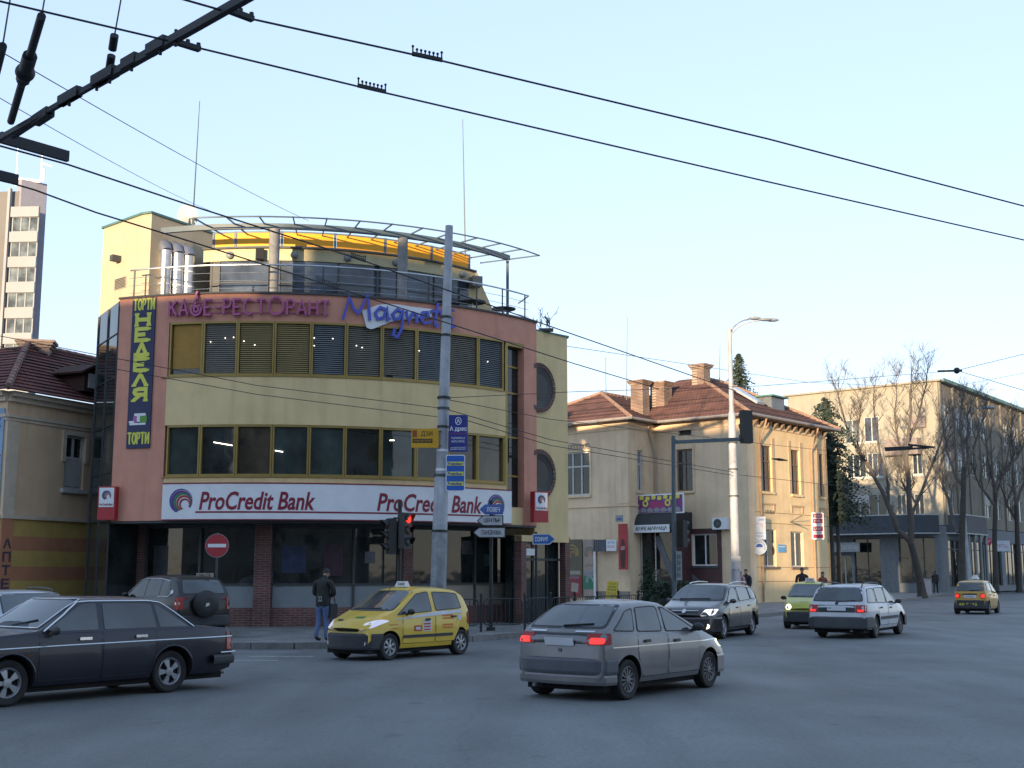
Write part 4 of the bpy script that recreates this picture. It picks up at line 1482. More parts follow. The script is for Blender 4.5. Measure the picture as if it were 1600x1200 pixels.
mb.build('grey_flash', mat('flash_grey', (0.12, 0.125, 0.14), 0.6), house)
mb = MB()
n = 8
P = []
for k in range(n + 1):
    a_ = k / n * math.pi / 2
    P.append((0.65 * math.sin(a_), 4.25 + 1.0 * math.cos(a_)))
au0, au1 = 0.02, wp2.u(1058, 815)
for k in range(n):
    mb.face([wp2.pt(au0, P[k][1], P[k][0]), wp2.pt(au0, P[k + 1][1], P[k + 1][0]), wp2.pt(au1, P[k + 1][1], P[k + 1][0]), wp2.pt(au1, P[k][1], P[k][0])])
for uu in (au0, au1):
    mb.face([wp2.pt(uu, 4.25, -1.58)] + [wp2.pt(uu, 5.25, -1.58)] + [wp2.pt(uu, z, o) for o, z in P])
mb.face([wp2.pt(au0, 5.25, -1.58), wp2.pt(au1, 5.25, -1.58), wp2.pt(au1, 5.25, 0), wp2.pt(au0, 5.25, 0)])
mb.build('awning', mat('black_awning', (0.028, 0.03, 0.033), 0.7), house)
mb = MB()
wf.rect(mb, wf.L - 3.2, wf.L, 0.12, 0.75, 0, 0.06)
mb.build('plinth', mat('plinth_grey', (0.25, 0.22, 0.18), 0.85, var=0.2), house)

# ------------------------------------------------------------------ grey office building on the right
gE1 = Vector((0.75, -0.66)).normalized()
gE2 = Vector((0.60, 0.80)).normalized()
GC = Vector((36.6, 106.2))
GL_ = GC - gE1 * 14.4
GRr = GC + gE2 * 56
ZG = 18.1
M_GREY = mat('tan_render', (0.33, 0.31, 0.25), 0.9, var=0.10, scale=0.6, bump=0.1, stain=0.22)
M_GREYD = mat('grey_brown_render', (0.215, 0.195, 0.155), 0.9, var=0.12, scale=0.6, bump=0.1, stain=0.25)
office = thing('office_block', 'four storey flat roofed tan and grey block behind bare street trees', 'building', (37, 112, 0))
gl = Wall(GL_, GC, 5.8, ZG)
gr_ = Wall(GC, GRr, 5.8, ZG)
M_WG = mat('pale_window_frame', (0.45, 0.47, 0.45), 0.6, var=0.1)
gw = []
for (a, b, z0, z1, nx, g, sh) in ((1321, 1345, 13.3, 15.42, 2, M_GLASSP, None), (1351, 1375, 13.3, 15.55, 2, M_GLASSB, None),
                               (1322, 1352, 10.18, 12.3, 3, M_GLASS, None), (1354, 1378, 10.18, 12.3, 3, M_GLASSB, None),
                               (1326, 1382, 6.74, 8.68, 4, M_GLASS, (0.0, 0.5, 0.6, 1.0))):
    u0, u1 = gl.u(a, 700), gl.u(b, 700)
    gl.opening(u0, u1, z0, z1, 0.15)
    gw.append((gl, u0, u1, z0, z1, nx, g, sh))
for (a, b, z0, z1) in ((1397, 1412, 6.74, 8.55), (1424, 1440, 10.18, 12.3), (1424, 1440, 6.74, 8.55)):
    u0, u1 = gl.u(a, 700), gl.u(b, 700)
    gl.opening(u0, u1, z0, z1, 0.15)
    gw.append((gl, u0, u1, z0, z1, 2, M_GLASS, None))
random.seed(11)
for k in range(15):
    u = 0.9 + k * 3.6
    for z0 in (6.8, 10.5, 14.2):
        if random.random() < 0.08:
            continue
        ww = random.choice((1.6, 1.9, 1.9))
        gr_.opening(u, u + ww, z0, z0 + 2.1, 0.15)
        gw.append((gr_, u, u + ww, z0, z0 + 2.1, 2, random.choice((M_GLASS, M_GLASSB, M_GLASSP, M_GLASSP)), random.choice((None, None, (0, 1, 0.55, 1.0)))))
mb = MB()
gl.mesh(mb)
mb.build('front_wall', M_GREY, office)
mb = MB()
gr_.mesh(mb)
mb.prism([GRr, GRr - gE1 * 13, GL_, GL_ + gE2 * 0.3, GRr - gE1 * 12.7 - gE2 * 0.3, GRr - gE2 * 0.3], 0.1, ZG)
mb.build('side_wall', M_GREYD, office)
for q in gw:
    window(q[0], office, q[1], q[2], q[3], q[4], M_WG, q[6], q[5], 0, M_WG if q[0] is gl else None, 0.08, 0.15, shutter=q[7])
mb = MB()
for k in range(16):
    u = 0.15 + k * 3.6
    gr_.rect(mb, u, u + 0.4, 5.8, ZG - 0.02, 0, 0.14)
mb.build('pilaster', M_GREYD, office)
mb = MB()
gl.rect(mb, 0, gl.L, 9.9, 10.05, 0, 0.1)
mb.build('string_course', mat('course_grey', (0.3, 0.28, 0.24), 0.9), office)
mb = MB()
cc = [GL_ - gE1 * 0.3 - gE2 * 0.3, GC + gE1 * 0.35 - gE2 * 0.3, GRr + gE1 * 0.35, GRr - gE1 * 14, GL_ + gE2 * 20]
mb.prism(cc, ZG, ZG + 0.16)
mb.build('roof_slab', M_GREY, office)
mb = MB()
gr_.rect(mb, 0.4, gr_.L, ZG + 0.01, ZG + 0.3, 0.36, 0.48)
mb.build('green_gutter', M_GREENM, office)
mb = MB()       # shop canopy wrapping the corner
nL, nR = -gE2, gE1
cA = GL_ + gE1 * 1.0
mb.prism([cA, cA - gE2 * 1.9, GC - gE2 * 1.9 - gE1 * 2.6, GC + gE1 * 1.2 + gE2 * 1.5, GC + gE1 * 1.2 + gE2 * 8, GC + gE2 * 8], 5.1, 6.7)
cn = mb.build('shop_canopy', mat('canopy_slate', (0.035, 0.046, 0.062), 0.6, var=0.12), office)
mb = MB()
q = [cA - gE2 * 1.92, GC - gE2 * 1.92 - gE1 * 2.62, GC + gE1 * 1.22 + gE2 * 1.5, GC + gE1 * 1.22 + gE2 * 8]
for z, h in ((5.12, 0.1), (6.7, 0.1)):
    for a, b in zip(q[:-1], q[1:]):
        mb.bar(P3(a, z), P3(b, z), 0.06, h)
mb.build('canopy_edge', mat('canopy_edge', (0.36, 0.38, 0.38), 0.5), cn)
# ground floor shops set back under the canopy
gl0 = Wall(GL_, GC, 0.1, 5.75)
gr0 = Wall(GC, GRr, 0.1, 5.75)
for (a, b, z0, z1) in ((1272, 1296, 0.4, 3.3), (1297, 1331, 0.2, 3.3), (1335, 1376, 0.3, 4.8), (1405, 1462, 0.9, 4.8)):
    u0, u1 = gl0.u(a, 880), gl0.u(b, 880)
    gl0.opening(max(u0, 0.05), min(u1, gl0.L - 0.1), z0, z1, 0.25)
for k in range(9):
    gr0.opening(0.6 + k * 5.6, 0.6 + k * 5.6 + 4.4, 0.6, 4.6, 0.25)
mb = MB()
gl0.mesh(mb)
gr0.mesh(mb)
mb.build('shop_wall', mat('shop_wall_grey', (0.15, 0.17, 0.185), 0.8, var=0.15, stain=0.2), office)
for k, o in enumerate(gl0.op):
    window(gl0, office, *o[:4], M_WG if k < 2 else M_DGREY, M_GLASSP if k == 0 else M_GLASS, (1, 3, 2, 3)[k], 0, None, 0.08, 0.25, name='shop_window')
for o in gr0.op:
    window(gr0, office, *o[:4], M_DGREY, M_GLASS, 3, 0.8, None, 0.08, 0.25, name='shop_window')
for f in (0.25, 0.5, 0.75, 1.0):
    p = q[2].lerp(q[3], f) - gE1 * 0.2
    mb = MB()
    mb.tube([(p.x, p.y, 0.15), (p.x, p.y, 5.1)], 0.13, 10)
    mb.build('canopy_post', mat('canopy_post', (0.24, 0.26, 0.25), 0.6), office, smooth=40)
mb = MB()
gl.rect(mb, gl.u(1419, 657), gl.u(1447, 657), 14.2, 15.2, 0.0, 0.3)
mb.build('wall_panel', mat('balcony_mauve', (0.25, 0.21, 0.19), 0.8, var=0.2), office)
mb = MB()
gl.rect(mb, gl.u(1387, 690), gl.u(1440, 690), 11.9, 13.3, 0.0, 0.9)
mb.build('balcony_panel', mat('balcony_mauve', (0.25, 0.21, 0.19), 0.8, var=0.2), office)
c = gl.pt(gl.u(1412, 657), 14.7, 0.06)
M4 = Matrix((Vector((gl.d.x, gl.d.y, 0)), Vector((0, 0, 1)), Vector((gl.n.x, gl.n.y, 0)))).transposed().to_4x4()
M4.translation = c
mb = MB()
mb.lathe([(0.33, 0), (0.33, 0.06), (0.43, 0.06), (0.43, 0)], 20, M4)
mb.build('round_emblem', M_FROST, office)

# ------------------------------------------------------------------ pharmacy house on the left
pE = Vector((1.29, 2.9)).normalized()
PC = Vector((-16.1, 39.5))
pN = Vector((-pE.y, pE.x))          # towards the hidden left side
PR2 = PC + pE * 9
PL2 = PC + pN * 9
left = thing('pharmacy_house', 'old ochre house with dark tiled roof and orange striped ground floor at the left edge', 'house', (-18, 43, 0))
ZL = 7.55
pr_ = Wall(PC, PR2, 3.55, ZL)
pl_ = Wall(PL2, PC, 0.1, ZL)
pg0 = Wall(PC, PR2, 0.1, 3.55)
u0, u1 = pr_.u(101, 720), pr_.u(131, 720)
z0, z1 = 4.6, 6.4
pr_.opening(u0, u1, z0, z1, 0.16)
mb = MB()
pr_.mesh(mb)
pl_.mesh(mb)
mb.prism([PR2, PR2 + pN * 9, PL2, PL2 - pN * 0.3 + pE * 0.05, PR2 + pN * 8.7 - pE * 0.3, PR2 - pE * 0.3], 0.1, ZL)
mb.build('upper_wall', mat('ochre_brown_render', (0.70, 0.50, 0.32), 0.9, var=0.1, scale=0.9, bump=0.15, stain=0.15), left)
M_STRIPE_O = mat('orange_brown_stripe', (0.48, 0.215, 0.115), 0.85, var=0.12)
M_STRIPE_Y = mat('mustard_stripe', (0.52, 0.36, 0.11), 0.85, var=0.12)
mb = MB()
zs = [0.1, 0.75, 1.05, 1.55, 2.0, 2.5, 2.95, 3.5]
for k in range(len(zs) - 1):
    pg0.rect(mb, 0, pg0.L, zs[k], zs[k + 1], -0.2, 0.0, k % 2)
mb.build('striped_ground_floor', [M_STRIPE_Y, M_STRIPE_O], left)
window(pr_, left, u0, u1, z0, z1, M_WOODW, M_GLASS, 2, 0.58, M_WOODW, 0.08, 0.16, shutter=(0.08, 0.92, 0.05, 0.55))
mb = MB()
for a, b in ((u0 - 0.16, u0 - 0.005), (u1 + 0.005, u1 + 0.16)):
    pr_.rect(mb, a, b, z0 + 0.9, z1 + 0.005, 0, 0.06)
pr_.rect(mb, u0 - 0.16, u1 + 0.16, z1 + 0.005, z1 + 0.16, 0, 0.06)
M_PTRIM = mat('cream_trim', (0.60, 0.50, 0.38), 0.85, var=0.12)
mb.build('window_surround', M_PTRIM, left)
mb = MB()
for w in (pr_, pl_):
    w.rect(mb, 0, w.L, 6.72, 6.82, 0, 0.07)
    w.rect(mb, 0, w.L, 6.62, 6.70, 0, 0.04)
    w.rect(mb, 0, w.L, ZL - 0.32, ZL - 0.16, 0, 0.12)
    w.rect(mb, 0, w.L, ZL - 0.16, ZL, 0, 0.26)
    w.rect(mb, 0, w.L, 3.5, 3.62, 0, 0.08)
pr_.rect(mb, 0.0, 0.5, 3.62, 6.6, 0, 0.05)
mb.build('cornice', M_PTRIM, left)
ov = 0.4
a, b, c, d = PC - pN * 0 + (-pN - pE) * ov, PR2 - pN * ov, PR2, PL2 - pE * ov
rm = MB()
rA, rB = PC + pE * 3.6 + pN * 3.0, PC + pE * 9 + pN * 3.0
roof_plane(rm, P3(a, ZL), P3(b, ZL), P3(rB, 9.85), P3(rA, 9.85), 15)
roof_plane(rm, P3(d, ZL), P3(a, ZL), P3(rA, 9.85), P3(rA + pN * 6, 9.85), 15)
rl_ = rm.build('roof', M_TILED, left)
rg = MB()
ridge(rg, P3(a, ZL + 0.08), P3(rA, 9.9))
rg.build('ridge_tiles', mat('dull_ridge_tiles', (0.22, 0.13, 0.11), 0.85, var=0.3, scale=4), rl_)
rg = MB()
ridge(rg, P3(rA, 9.9), P3(rB, 9.9))
rg.build('ridge_tiles', mat('dull_ridge_tiles', (0.22, 0.13, 0.11), 0.85, var=0.3, scale=4), rl_)
c = at(56, 560, 44.5)
chimney(left, (c.x, c.y), 1.0, 0.6, 8.6, at(56, 545, 44.5).z, 0.2, mat('rendered_chimney', (0.30, 0.24, 0.21), 0.9, var=0.2))
dm = MB()
c = at(124, 598, 43.0)
ang = math.atan2(pE.y, pE.x)
dm.box((c.x, c.y, c.z), (0.9, 1.3, 0.75), ang)
do_ = dm.build('dormer', M_TILED, left)
dm = MB()
for sgn in (-1, 1):
    dm.bar(P3(c.xy + pE * 0.35 * sgn + pN * 0.7, c.z + 0.42), P3(c.xy + pE * 0.35 * sgn - pN * 0.8, c.z + 0.42), 0.85, 0.07, up=Vector((pE.x * sgn * 0.45, pE.y * sgn * 0.45, 0.9)))
dm.build('dormer_roof', M_TILED, do_)
dm = MB()
o = c.xy - pN * 0.66
dm.bar(P3(o - pE * 0.28, c.z), P3(o + pE * 0.28, c.z), 0.04, 0.5)
dm.build('dormer_window', M_WOODW, do_)
mb = MB()
pr_.rect(mb, 0.0, 0.5, 0.1, 3.5, 0, 0.05)
mb.build('pilaster', M_STRIPE_O, left)
# vertical pharmacy lettering on the corner pilaster
ph = thing('pharmacy_sign', 'vertical dark letters АПТЕКА on the corner pilaster of the striped house', 'sign', PC.to_3d())
for k, ch in enumerate('АПТЕКА'):
    text(ch, pr_.pt(0.27, 2.72 - k * 0.42, 0.055), (pr_.d.x, pr_.d.y, 0), (0, 0, 1), 0.32, mat('slate_letters', (0.07, 0.06, 0.10), 0.6), 'letter', ph, w=0.34, bold=0.03)
pb = thing('pharmacy_banner', 'pale blue banner on the left face of the striped pharmacy house', 'banner', P3(PC + pN * 0.6, 4))
mb = MB()
pl_.rect(mb, pl_.L - 1.6, pl_.L - 0.08, 3.8, 7.0, 0.02, 0.05)
mb.build('cloth', mat('pale_blue_cloth', (0.25, 0.36, 0.50), 0.7), pb)
text('Х', pl_.pt(pl_.L - 0.3, 6.55, 0.055), (pl_.d.x, pl_.d.y, 0), (0, 0, 1), 0.3, M_BLUE, 'lettering', pb, w=0.26, bold=0.03)
mb = MB()
for k in range(3):
    pl_.rect(mb, pl_.L - 1.5, pl_.L - 0.12, 4.9 + k * 0.28, 4.95 + k * 0.28, 0.05, 0.055)
mb.build('printed_line', M_DGREY, pb)

# ------------------------------------------------------------------ far tower block
tb = thing('tower_block', 'tall pale apartment tower with rows of ribbon windows far behind the tiled roof', 'building', (-60, 140, 0))
TX = -54.2
tw = Wall((-80, 140.0), (TX - 2.2, 138.4), 0, 45.4)
M_TW = mat('brown_concrete', (0.17, 0.165, 0.16), 0.9, var=0.1, scale=0.2)
M_TWP = mat('pale_concrete', (0.31, 0.325, 0.34), 0.9, var=0.08, scale=0.2)
mb = MB()
mb.prism([Vector((-80, 140.2)), Vector((TX - 2.2, 138.6)), Vector((TX, 140.5)), Vector((TX - 9, 158)), Vector((-82, 160))], 0, 45.2)
mb.build('wall', M_TW, tb)
mb = MB()
p, q = Vector((TX - 2.2, 138.5)), Vector((TX, 140.4))
mb.prism([p, q, q + Vector((-0.4, 0.4)), p + Vector((-0.6, 0.3))], 0, 46.6)
mb.build('corner_fin', mat('pale_pink_concrete', (0.26, 0.26, 0.31), 0.9, var=0.08), tb)
su0, su1 = tw.u(16, 420), tw.u(56, 420)
for k in range(13):
    z = 43.3 - 2.95 * (k + 1)
    mb = MB()
    tw.rect(mb, su0 - 0.2, su1 + 0.1, z + 1.65, z + 2.95 - 0.1, 0.0, 0.35)
    mb.build('spandrel', M_TWP, tb)
    mb = MB()
    for j in range(4):
        u = su0 + (su1 - su0) * j / 3
        tw.rect(mb, u - 0.07, u + 0.07, z, z + 1.6, 0.02, 0.12)
    tw.rect(mb, su0 - 0.07, su1 + 0.07, z - 0.08, z + 0.0, 0.02, 0.14)
    tw.rect(mb, su0 - 0.07, su1 + 0.07, z + 1.6, z + 1.66, 0.02, 0.14)
    w = mb.build('window', M_TWP, tb)
    mb = MB()
    tw.rect(mb, su0, su1, z, z + 1.6, -0.05, 0.06)
    mb.build('pane', M_GLASSP, w)
mb = MB()
tw.rect(mb, su0 - 0.6, su0 - 0.3, 0, 45.4, 0, 0.5)
mb.build('fin', M_TWP, tb)
an = thing('roof_antenna', 'white lattice antenna and beam on the roof edge of the pale tower', 'antenna', (TX - 2, 139, 46.4))
mb = MB()
c = at(64, 285, 139.5)
mb.tube([c, c + Vector((0, 0, 3.4))], 0.12, 6)
mb.tube([c + Vector((0.3, 0, 0)), c + Vector((0.3, 0, 1.6))], 0.1, 6)
mb.bar(c + Vector((0, 0, 2.3)), c + Vector((1.2, 0, 1.9)), 0.1, 0.2)
mb.bar(c + Vector((-2.6, 0, 0.35)), c + Vector((0, 0, 0.1)), 0.25, 0.35)
mb.build('frame', M_WHITE, an)
mb = MB()
mb.tube([c + Vector((-2.9, 0, -0.5)), c + Vector((-2.9, 0, 4.5))], 0.05, 5)
mb.build('whip', M_SILV, an)

# ------------------------------------------------------------------ unseen blocks added behind the camera; heights and slant set to shape the evening shade
M_BK = [mat('block_render_%d' % k, c, 0.9, var=0.1, scale=0.3) for k, c in enumerate(((0.30, 0.27, 0.23), (0.34, 0.31, 0.27), (0.25, 0.24, 0.24), (0.36, 0.32, 0.24)))]
def back_block(x0, x1, h, k, label):
    b = thing('shade_block', label, 'building', ((x0 + x1) / 2, -34, 0))
    mb = MB()
    mb.prism([Vector((x0, -30)), Vector((x1, -30)), Vector((x1 - 6.0, -44)), Vector((x0 - 6.0, -44))], 0, h)
    mb.build('wall', M_BK[k], b)
    w = Wall((x1, -30), (x0, -30), 0, h)
    nf, nw = int(h / 3.0), max(1, int(w.L / 3.2))
    for f in range(nf):
        for j in range(nw):
            u = (j + 0.5) * w.L / nw
            mb = MB()
            w.rect(mb, u - 0.8, u + 0.8, 0.9 + f * 3.0, 2.4 + f * 3.0, 0, 0.03)
            mb.build('window', M_GLASS if (f + j) % 3 else M_GLASSP, b)
back_block(-75, -37.55, 16.3, 0, 'long six storey block across the junction, left of the taller one')
back_block(-37.54, -30.0, 18.7, 1, 'narrow seven storey block across the junction between two lower ones')
back_block(-29.95, -27.2, 10.0, 3, 'low narrow shop building in the gap across the junction')
back_block(-27.1, -22.5, 19.0, 2, 'narrow grey block across the junction right of the low shop')
back_block(-22.4, 45, 28.5, 1, 'wide ten storey block across the junction behind the camera')

# ------------------------------------------------------------------ street furniture
def flat_sign(mb, c, rt, w, h, r=0.0, th=0.03, mi=0):
    P = [(-w / 2, -h / 2), (w / 2, -h / 2), (w / 2, h / 2), (-w / 2, h / 2)]
    mb.plate(rnd_poly(P, r) if r else P, c, rt, (0, 0, 1), th, mi)
XR, ZU = Vector((1, 0, 0)), Vector((0, 0, 1))
# tall tram wire pole
pb0 = gnd(682.5, 986, 0.146)
pt0 = at(702, 350, 36.6)
def pole_at(z):
    f = (z - pb0.z) / (pt0.z - pb0.z)
    return pb0.lerp(pt0, f)
tp = thing('wire_pole', 'tall pale steel pole carrying trolley wires and signs, leaning slightly before the bank sign', 'pole', pb0)
zc = [0.146, 2.6, 2.6, 4.6, 4.75, 12.2]
mb = MB()
mb.tube([pole_at(z) for z in (0.146, 3.0)], [0.235, 0.225], 20)
mb.build('pole_base', mat('stained_pole', (0.25, 0.27, 0.29), 0.7, var=0.3, scale=5, stain=0.6), tp, smooth=40)
mb = MB()
mb.tube([pole_at(z) for z in (3.0, 4.55, 4.62)], [0.215, 0.21, 0.17], 20)
mb.build('pole_middle', M_POLE, tp, smooth=40)
mb = MB()
mb.tube([pole_at(z) for z in (4.62, 7.0, 9.5, 12.0, 12.17)], [0.17, 0.155, 0.135, 0.118, 0.115], 20)
mb.build('pole_shaft', M_POLE, tp, smooth=40)
for z, r, m in ((3.0, 0.24, M_BLACK), (4.62, 0.222, M_DGREY), (6.92, 0.20, M_BLACK), (6.6, 0.185, M_DGREY), (9.35, 0.155, M_BLACK), (8.8, 0.16, M_BLACK), (5.35, 0.175, M_WHITE), (4.78, 0.178, M_WHITE), (6.05, 0.175, M_BLACK)):
    mb = MB()
    mb.tube([pole_at(z - 0.035), pole_at(z + 0.035)], r, 18)
    mb.build('clamp_band', m, tp, smooth=40)
def sign_on_pole(name, label, px, py, w, h, m, r=0.0, Y=36.3, yaw=0.0):
    c = at(px, py, Y)
    o = thing(name, label, 'sign', c)
    rt = Vector((math.cos(yaw), math.sin(yaw), 0))
    mb = MB()
    flat_sign(mb, c, rt, w, h, r, 0.04)
    mb.build('panel', m, o)
    return o, c, rt
k = 36.3 / 1950
o, c, rt = sign_on_pole('pole_sign', 'dark blue estate agency sign on the tall pole, above the striped blue one', 716, 677, 0.56, 1.08, mat('indigo_sign', (0.018, 0.03, 0.20), 0.4))
mb = MB()
N = 24
for j in range(N):
    a, b = 2 * math.pi * j / N, 2 * math.pi * (j + 1) / N
    f = lambda an, r: c + XR * (r * 0.8 * math.cos(an)) + ZU * (0.36 + r * math.sin(an)) - Vector((0, 0.004, 0))
    mb.face([f(a, 0.095), f(a, 0.115), f(b, 0.115), f(b, 0.095)][::-1])
mb.build('ring', M_WHITE, o)
text('А', c + ZU * 0.36, rt, ZU, 0.12, M_WHITE, 'lettering', o, bold=0.01)
text('А дрес', c + ZU * 0.12, rt, ZU, 0.16, M_WHITE, 'lettering', o, w=0.5, bold=0.02)
text('~14', c - ZU * 0.01, rt, ZU, 0.035, M_STR_ if False else mat('sign_red_print', (0.45, 0.05, 0.06), 0.5), 'lettering', o, w=0.48, bold=0.01)
text('~12', c - ZU * 0.14, rt, ZU, 0.06, M_WHITE, 'lettering', o, w=0.4)
text('~11', c - ZU * 0.24, rt, ZU, 0.06, M_WHITE, 'lettering', o, w=0.4)
for z in (0.42, 0.47):
    text('~15', c - ZU * z, rt, ZU, 0.035, M_WHITE, 'lettering', o, w=0.46)
o, c, rt = sign_on_pole('pole_sign', 'bright blue sign with three yellow labels, lowest on the tall pole', 711.5, 739, 0.56, 1.06, M_WHITE, 0.06)
mb = MB()
flat_sign(mb, c - Vector((0, 0.006, 0)), rt, 0.51, 1.01, 0.05, 0.006)
mb.build('face_panel', mat('bright_blue', (0.02, 0.10, 0.42), 0.4), o)
for z in (0.27, -0.02, -0.31):
    mb = MB()
    flat_sign(mb, c + ZU * z - Vector((0, 0.012, 0)), rt, 0.48, 0.115, 0.0, 0.006)
    mb.build('label_strip', M_LEMON, o)
    text('Praktiker', c + ZU * z - Vector((0, 0.012, 0)), rt, ZU, 0.085, M_BLUE, 'lettering', o, w=0.42, bold=0.03)
o, c, rt = sign_on_pole('pole_sign', 'amber yellow insurance sign hanging left of the tall pole', 664, 684.5, 0.80, 0.56, mat('amber_sign', (0.55, 0.30, 0.01), 0.4))
text('ДЗИ', c + ZU * 0.12 + XR * 0.05, rt, ZU, 0.17, M_BLACK, 'lettering', o, w=0.34, bold=0.01)
mb = MB()
flat_sign(mb, c - ZU * 0.08 - Vector((0, 0.005, 0)) - XR * 0.07, rt, 0.58, 0.12, 0, 0.005)
mb.build('dark_strip', M_BLACK, o)
text('~15', c - ZU * 0.08 - XR * 0.07 - Vector((0, 0.005, 0)), rt, ZU, 0.06, mat('amber_sign', (0.55, 0.30, 0.01), 0.4), 'lettering', o, w=0.52, bold=0.01)
mb = MB()
flat_sign(mb, c + ZU * 0.13 - XR * 0.3 - Vector((0, 0.005, 0)), rt, 0.13, 0.2, 0, 0.005)
mb.build('emblem', mat('brown_emblem', (0.25, 0.06, 0.02), 0.5), o)
mb = MB()
for z in (0.2, -0.22):
    mb.bar(c + ZU * z + XR * 0.3 + Vector((0, 0.05, 0)), c + ZU * z + XR * 0.62 + Vector((0, 0.15, 0)), 0.03, 0.03)
mb.build('bracket', M_DGREY, o)
# direction signs on their post
pd = gnd(767, 985.5, 0.146)
dp = thing('direction_post', 'slim dark post with three arrow boards pointing left before the bank', 'signpost', pd)
mb = MB()
mb.tube([pd, pd + ZU * 3.75], 0.055, 12)
mb.tube([pd, pd + ZU * 0.1], 0.13, 12)
mb.build('post', M_BLACK, dp, smooth=40)
def arrow(px0, px1, py, h, Y, left, m, mtxt, txt, border, parent, tw):
    c = at((px0 + px1) / 2, py, Y)
    w = (px1 - px0) / 1950 * Y
    tip = h * 0.55
    P = [(-w / 2, 0), (-w / 2 + tip, -h / 2), (w / 2, -h / 2), (w / 2, h / 2), (-w / 2 + tip, h / 2)]
    if not left:
        P = [(-x, y) for x, y in P][::-1]
    mb = MB()
    mb.plate(P, c, XR, ZU, 0.03)
    b = mb.build('arrow_board', border, parent)
    s_ = 0.03
    P2 = [((x * (1 - 2.2 * s_ / w)), y * (1 - 2 * s_ / h)) for x, y in P]
    mb = MB()
    mb.plate(P2, c - Vector((0, 0.006, 0)), XR, ZU, 0.006)
    mb.build('face_panel', m, b)
    text(txt, c - Vector((0, 0.007, 0)) + XR * (0.06 if left else -0.08), XR, ZU, h * 0.46, mtxt, 'lettering', b, w=tw, bold=0.015)
M_PANEL = mat('arrow_grey', (0.36, 0.38, 0.40), 0.5)
arrow(749, 786, 796, 0.29, 36.3, True, mat('arrow_blue', (0.07, 0.12, 0.34), 0.4), M_WHITE, 'ЛОВЕЧ', mat('arrow_blue', (0.07, 0.12, 0.34), 0.4), dp, 0.38)
arrow(745, 786.5, 813.5, 0.31, 36.25, True, M_PANEL, M_BLACK, 'ЦЕНТЪР', M_BLACK, dp, 0.48)
arrow(739, 790, 832, 0.31, 36.25, True, M_PANEL, M_BLACK, 'ПАНОРАМА', M_BLACK, dp, 0.56)
ps = at(838, 990, 38.6)
ps.z = 0.146
sp = thing('direction_post', 'thin dark post with a single blue arrow board pointing right', 'signpost', ps)
mb = MB()
mb.tube([ps, ps + ZU * 2.9], 0.04, 10)
mb.build('post', M_BLACK, sp, smooth=40)
arrow(832, 868, 842.5, 0.33, 38.4, False, mat('arrow_blue2', (0.035, 0.12, 0.36), 0.4), M_WHITE, 'СОФИЯ', mat('arrow_border', (0.5, 0.52, 0.54), 0.4), sp, 0.4)
# no entry sign
c = at(339, 852.5, 33.2)
ne = thing('road_sign', 'round red no entry sign over a small white plate behind the black off road car', 'sign', (c.x, c.y, 0.146))
mb = MB()
mb.tube([(c.x, c.y + 0.06, 0.146), (c.x, c.y + 0.06, c.z + 0.34)], 0.03, 10)
mb.build('post', M_DGREY, ne, smooth=40)
mb = MB()
mb.plate(circ(0.315, 32), c, XR, ZU, 0.02)
d = mb.build('disc', mat('no_entry_red', (0.36, 0.03, 0.04), 0.45, var=0.08), ne)
mb = MB()
N = 32
for j in range(N):
    a, b = 2 * math.pi * j / N, 2 * math.pi * (j + 1) / N
    f = lambda an, r: c + XR * (r * math.cos(an)) + ZU * (r * math.sin(an)) - Vector((0, 0.004, 0))
    mb.face([f(a, 0.30), f(a, 0.315), f(b, 0.315), f(b, 0.30)][::-1])
mb.build('rim', M_FROST, d)
mb = MB()
flat_sign(mb, c - Vector((0, 0.005, 0)), XR, 0.48, 0.09, 0, 0.005)
mb.build('white_bar', M_WHITE, d)
mb = MB()
c2 = at(320, 899, 33.2)
flat_sign(mb, c2, XR, 0.46, 0.12, 0, 0.015)
pl = mb.build('supplement_plate', M_FROST2, ne)
text('~5', c2, XR, ZU, 0.07, M_BLACK, 'lettering', pl, w=0.3, bold=0.02)
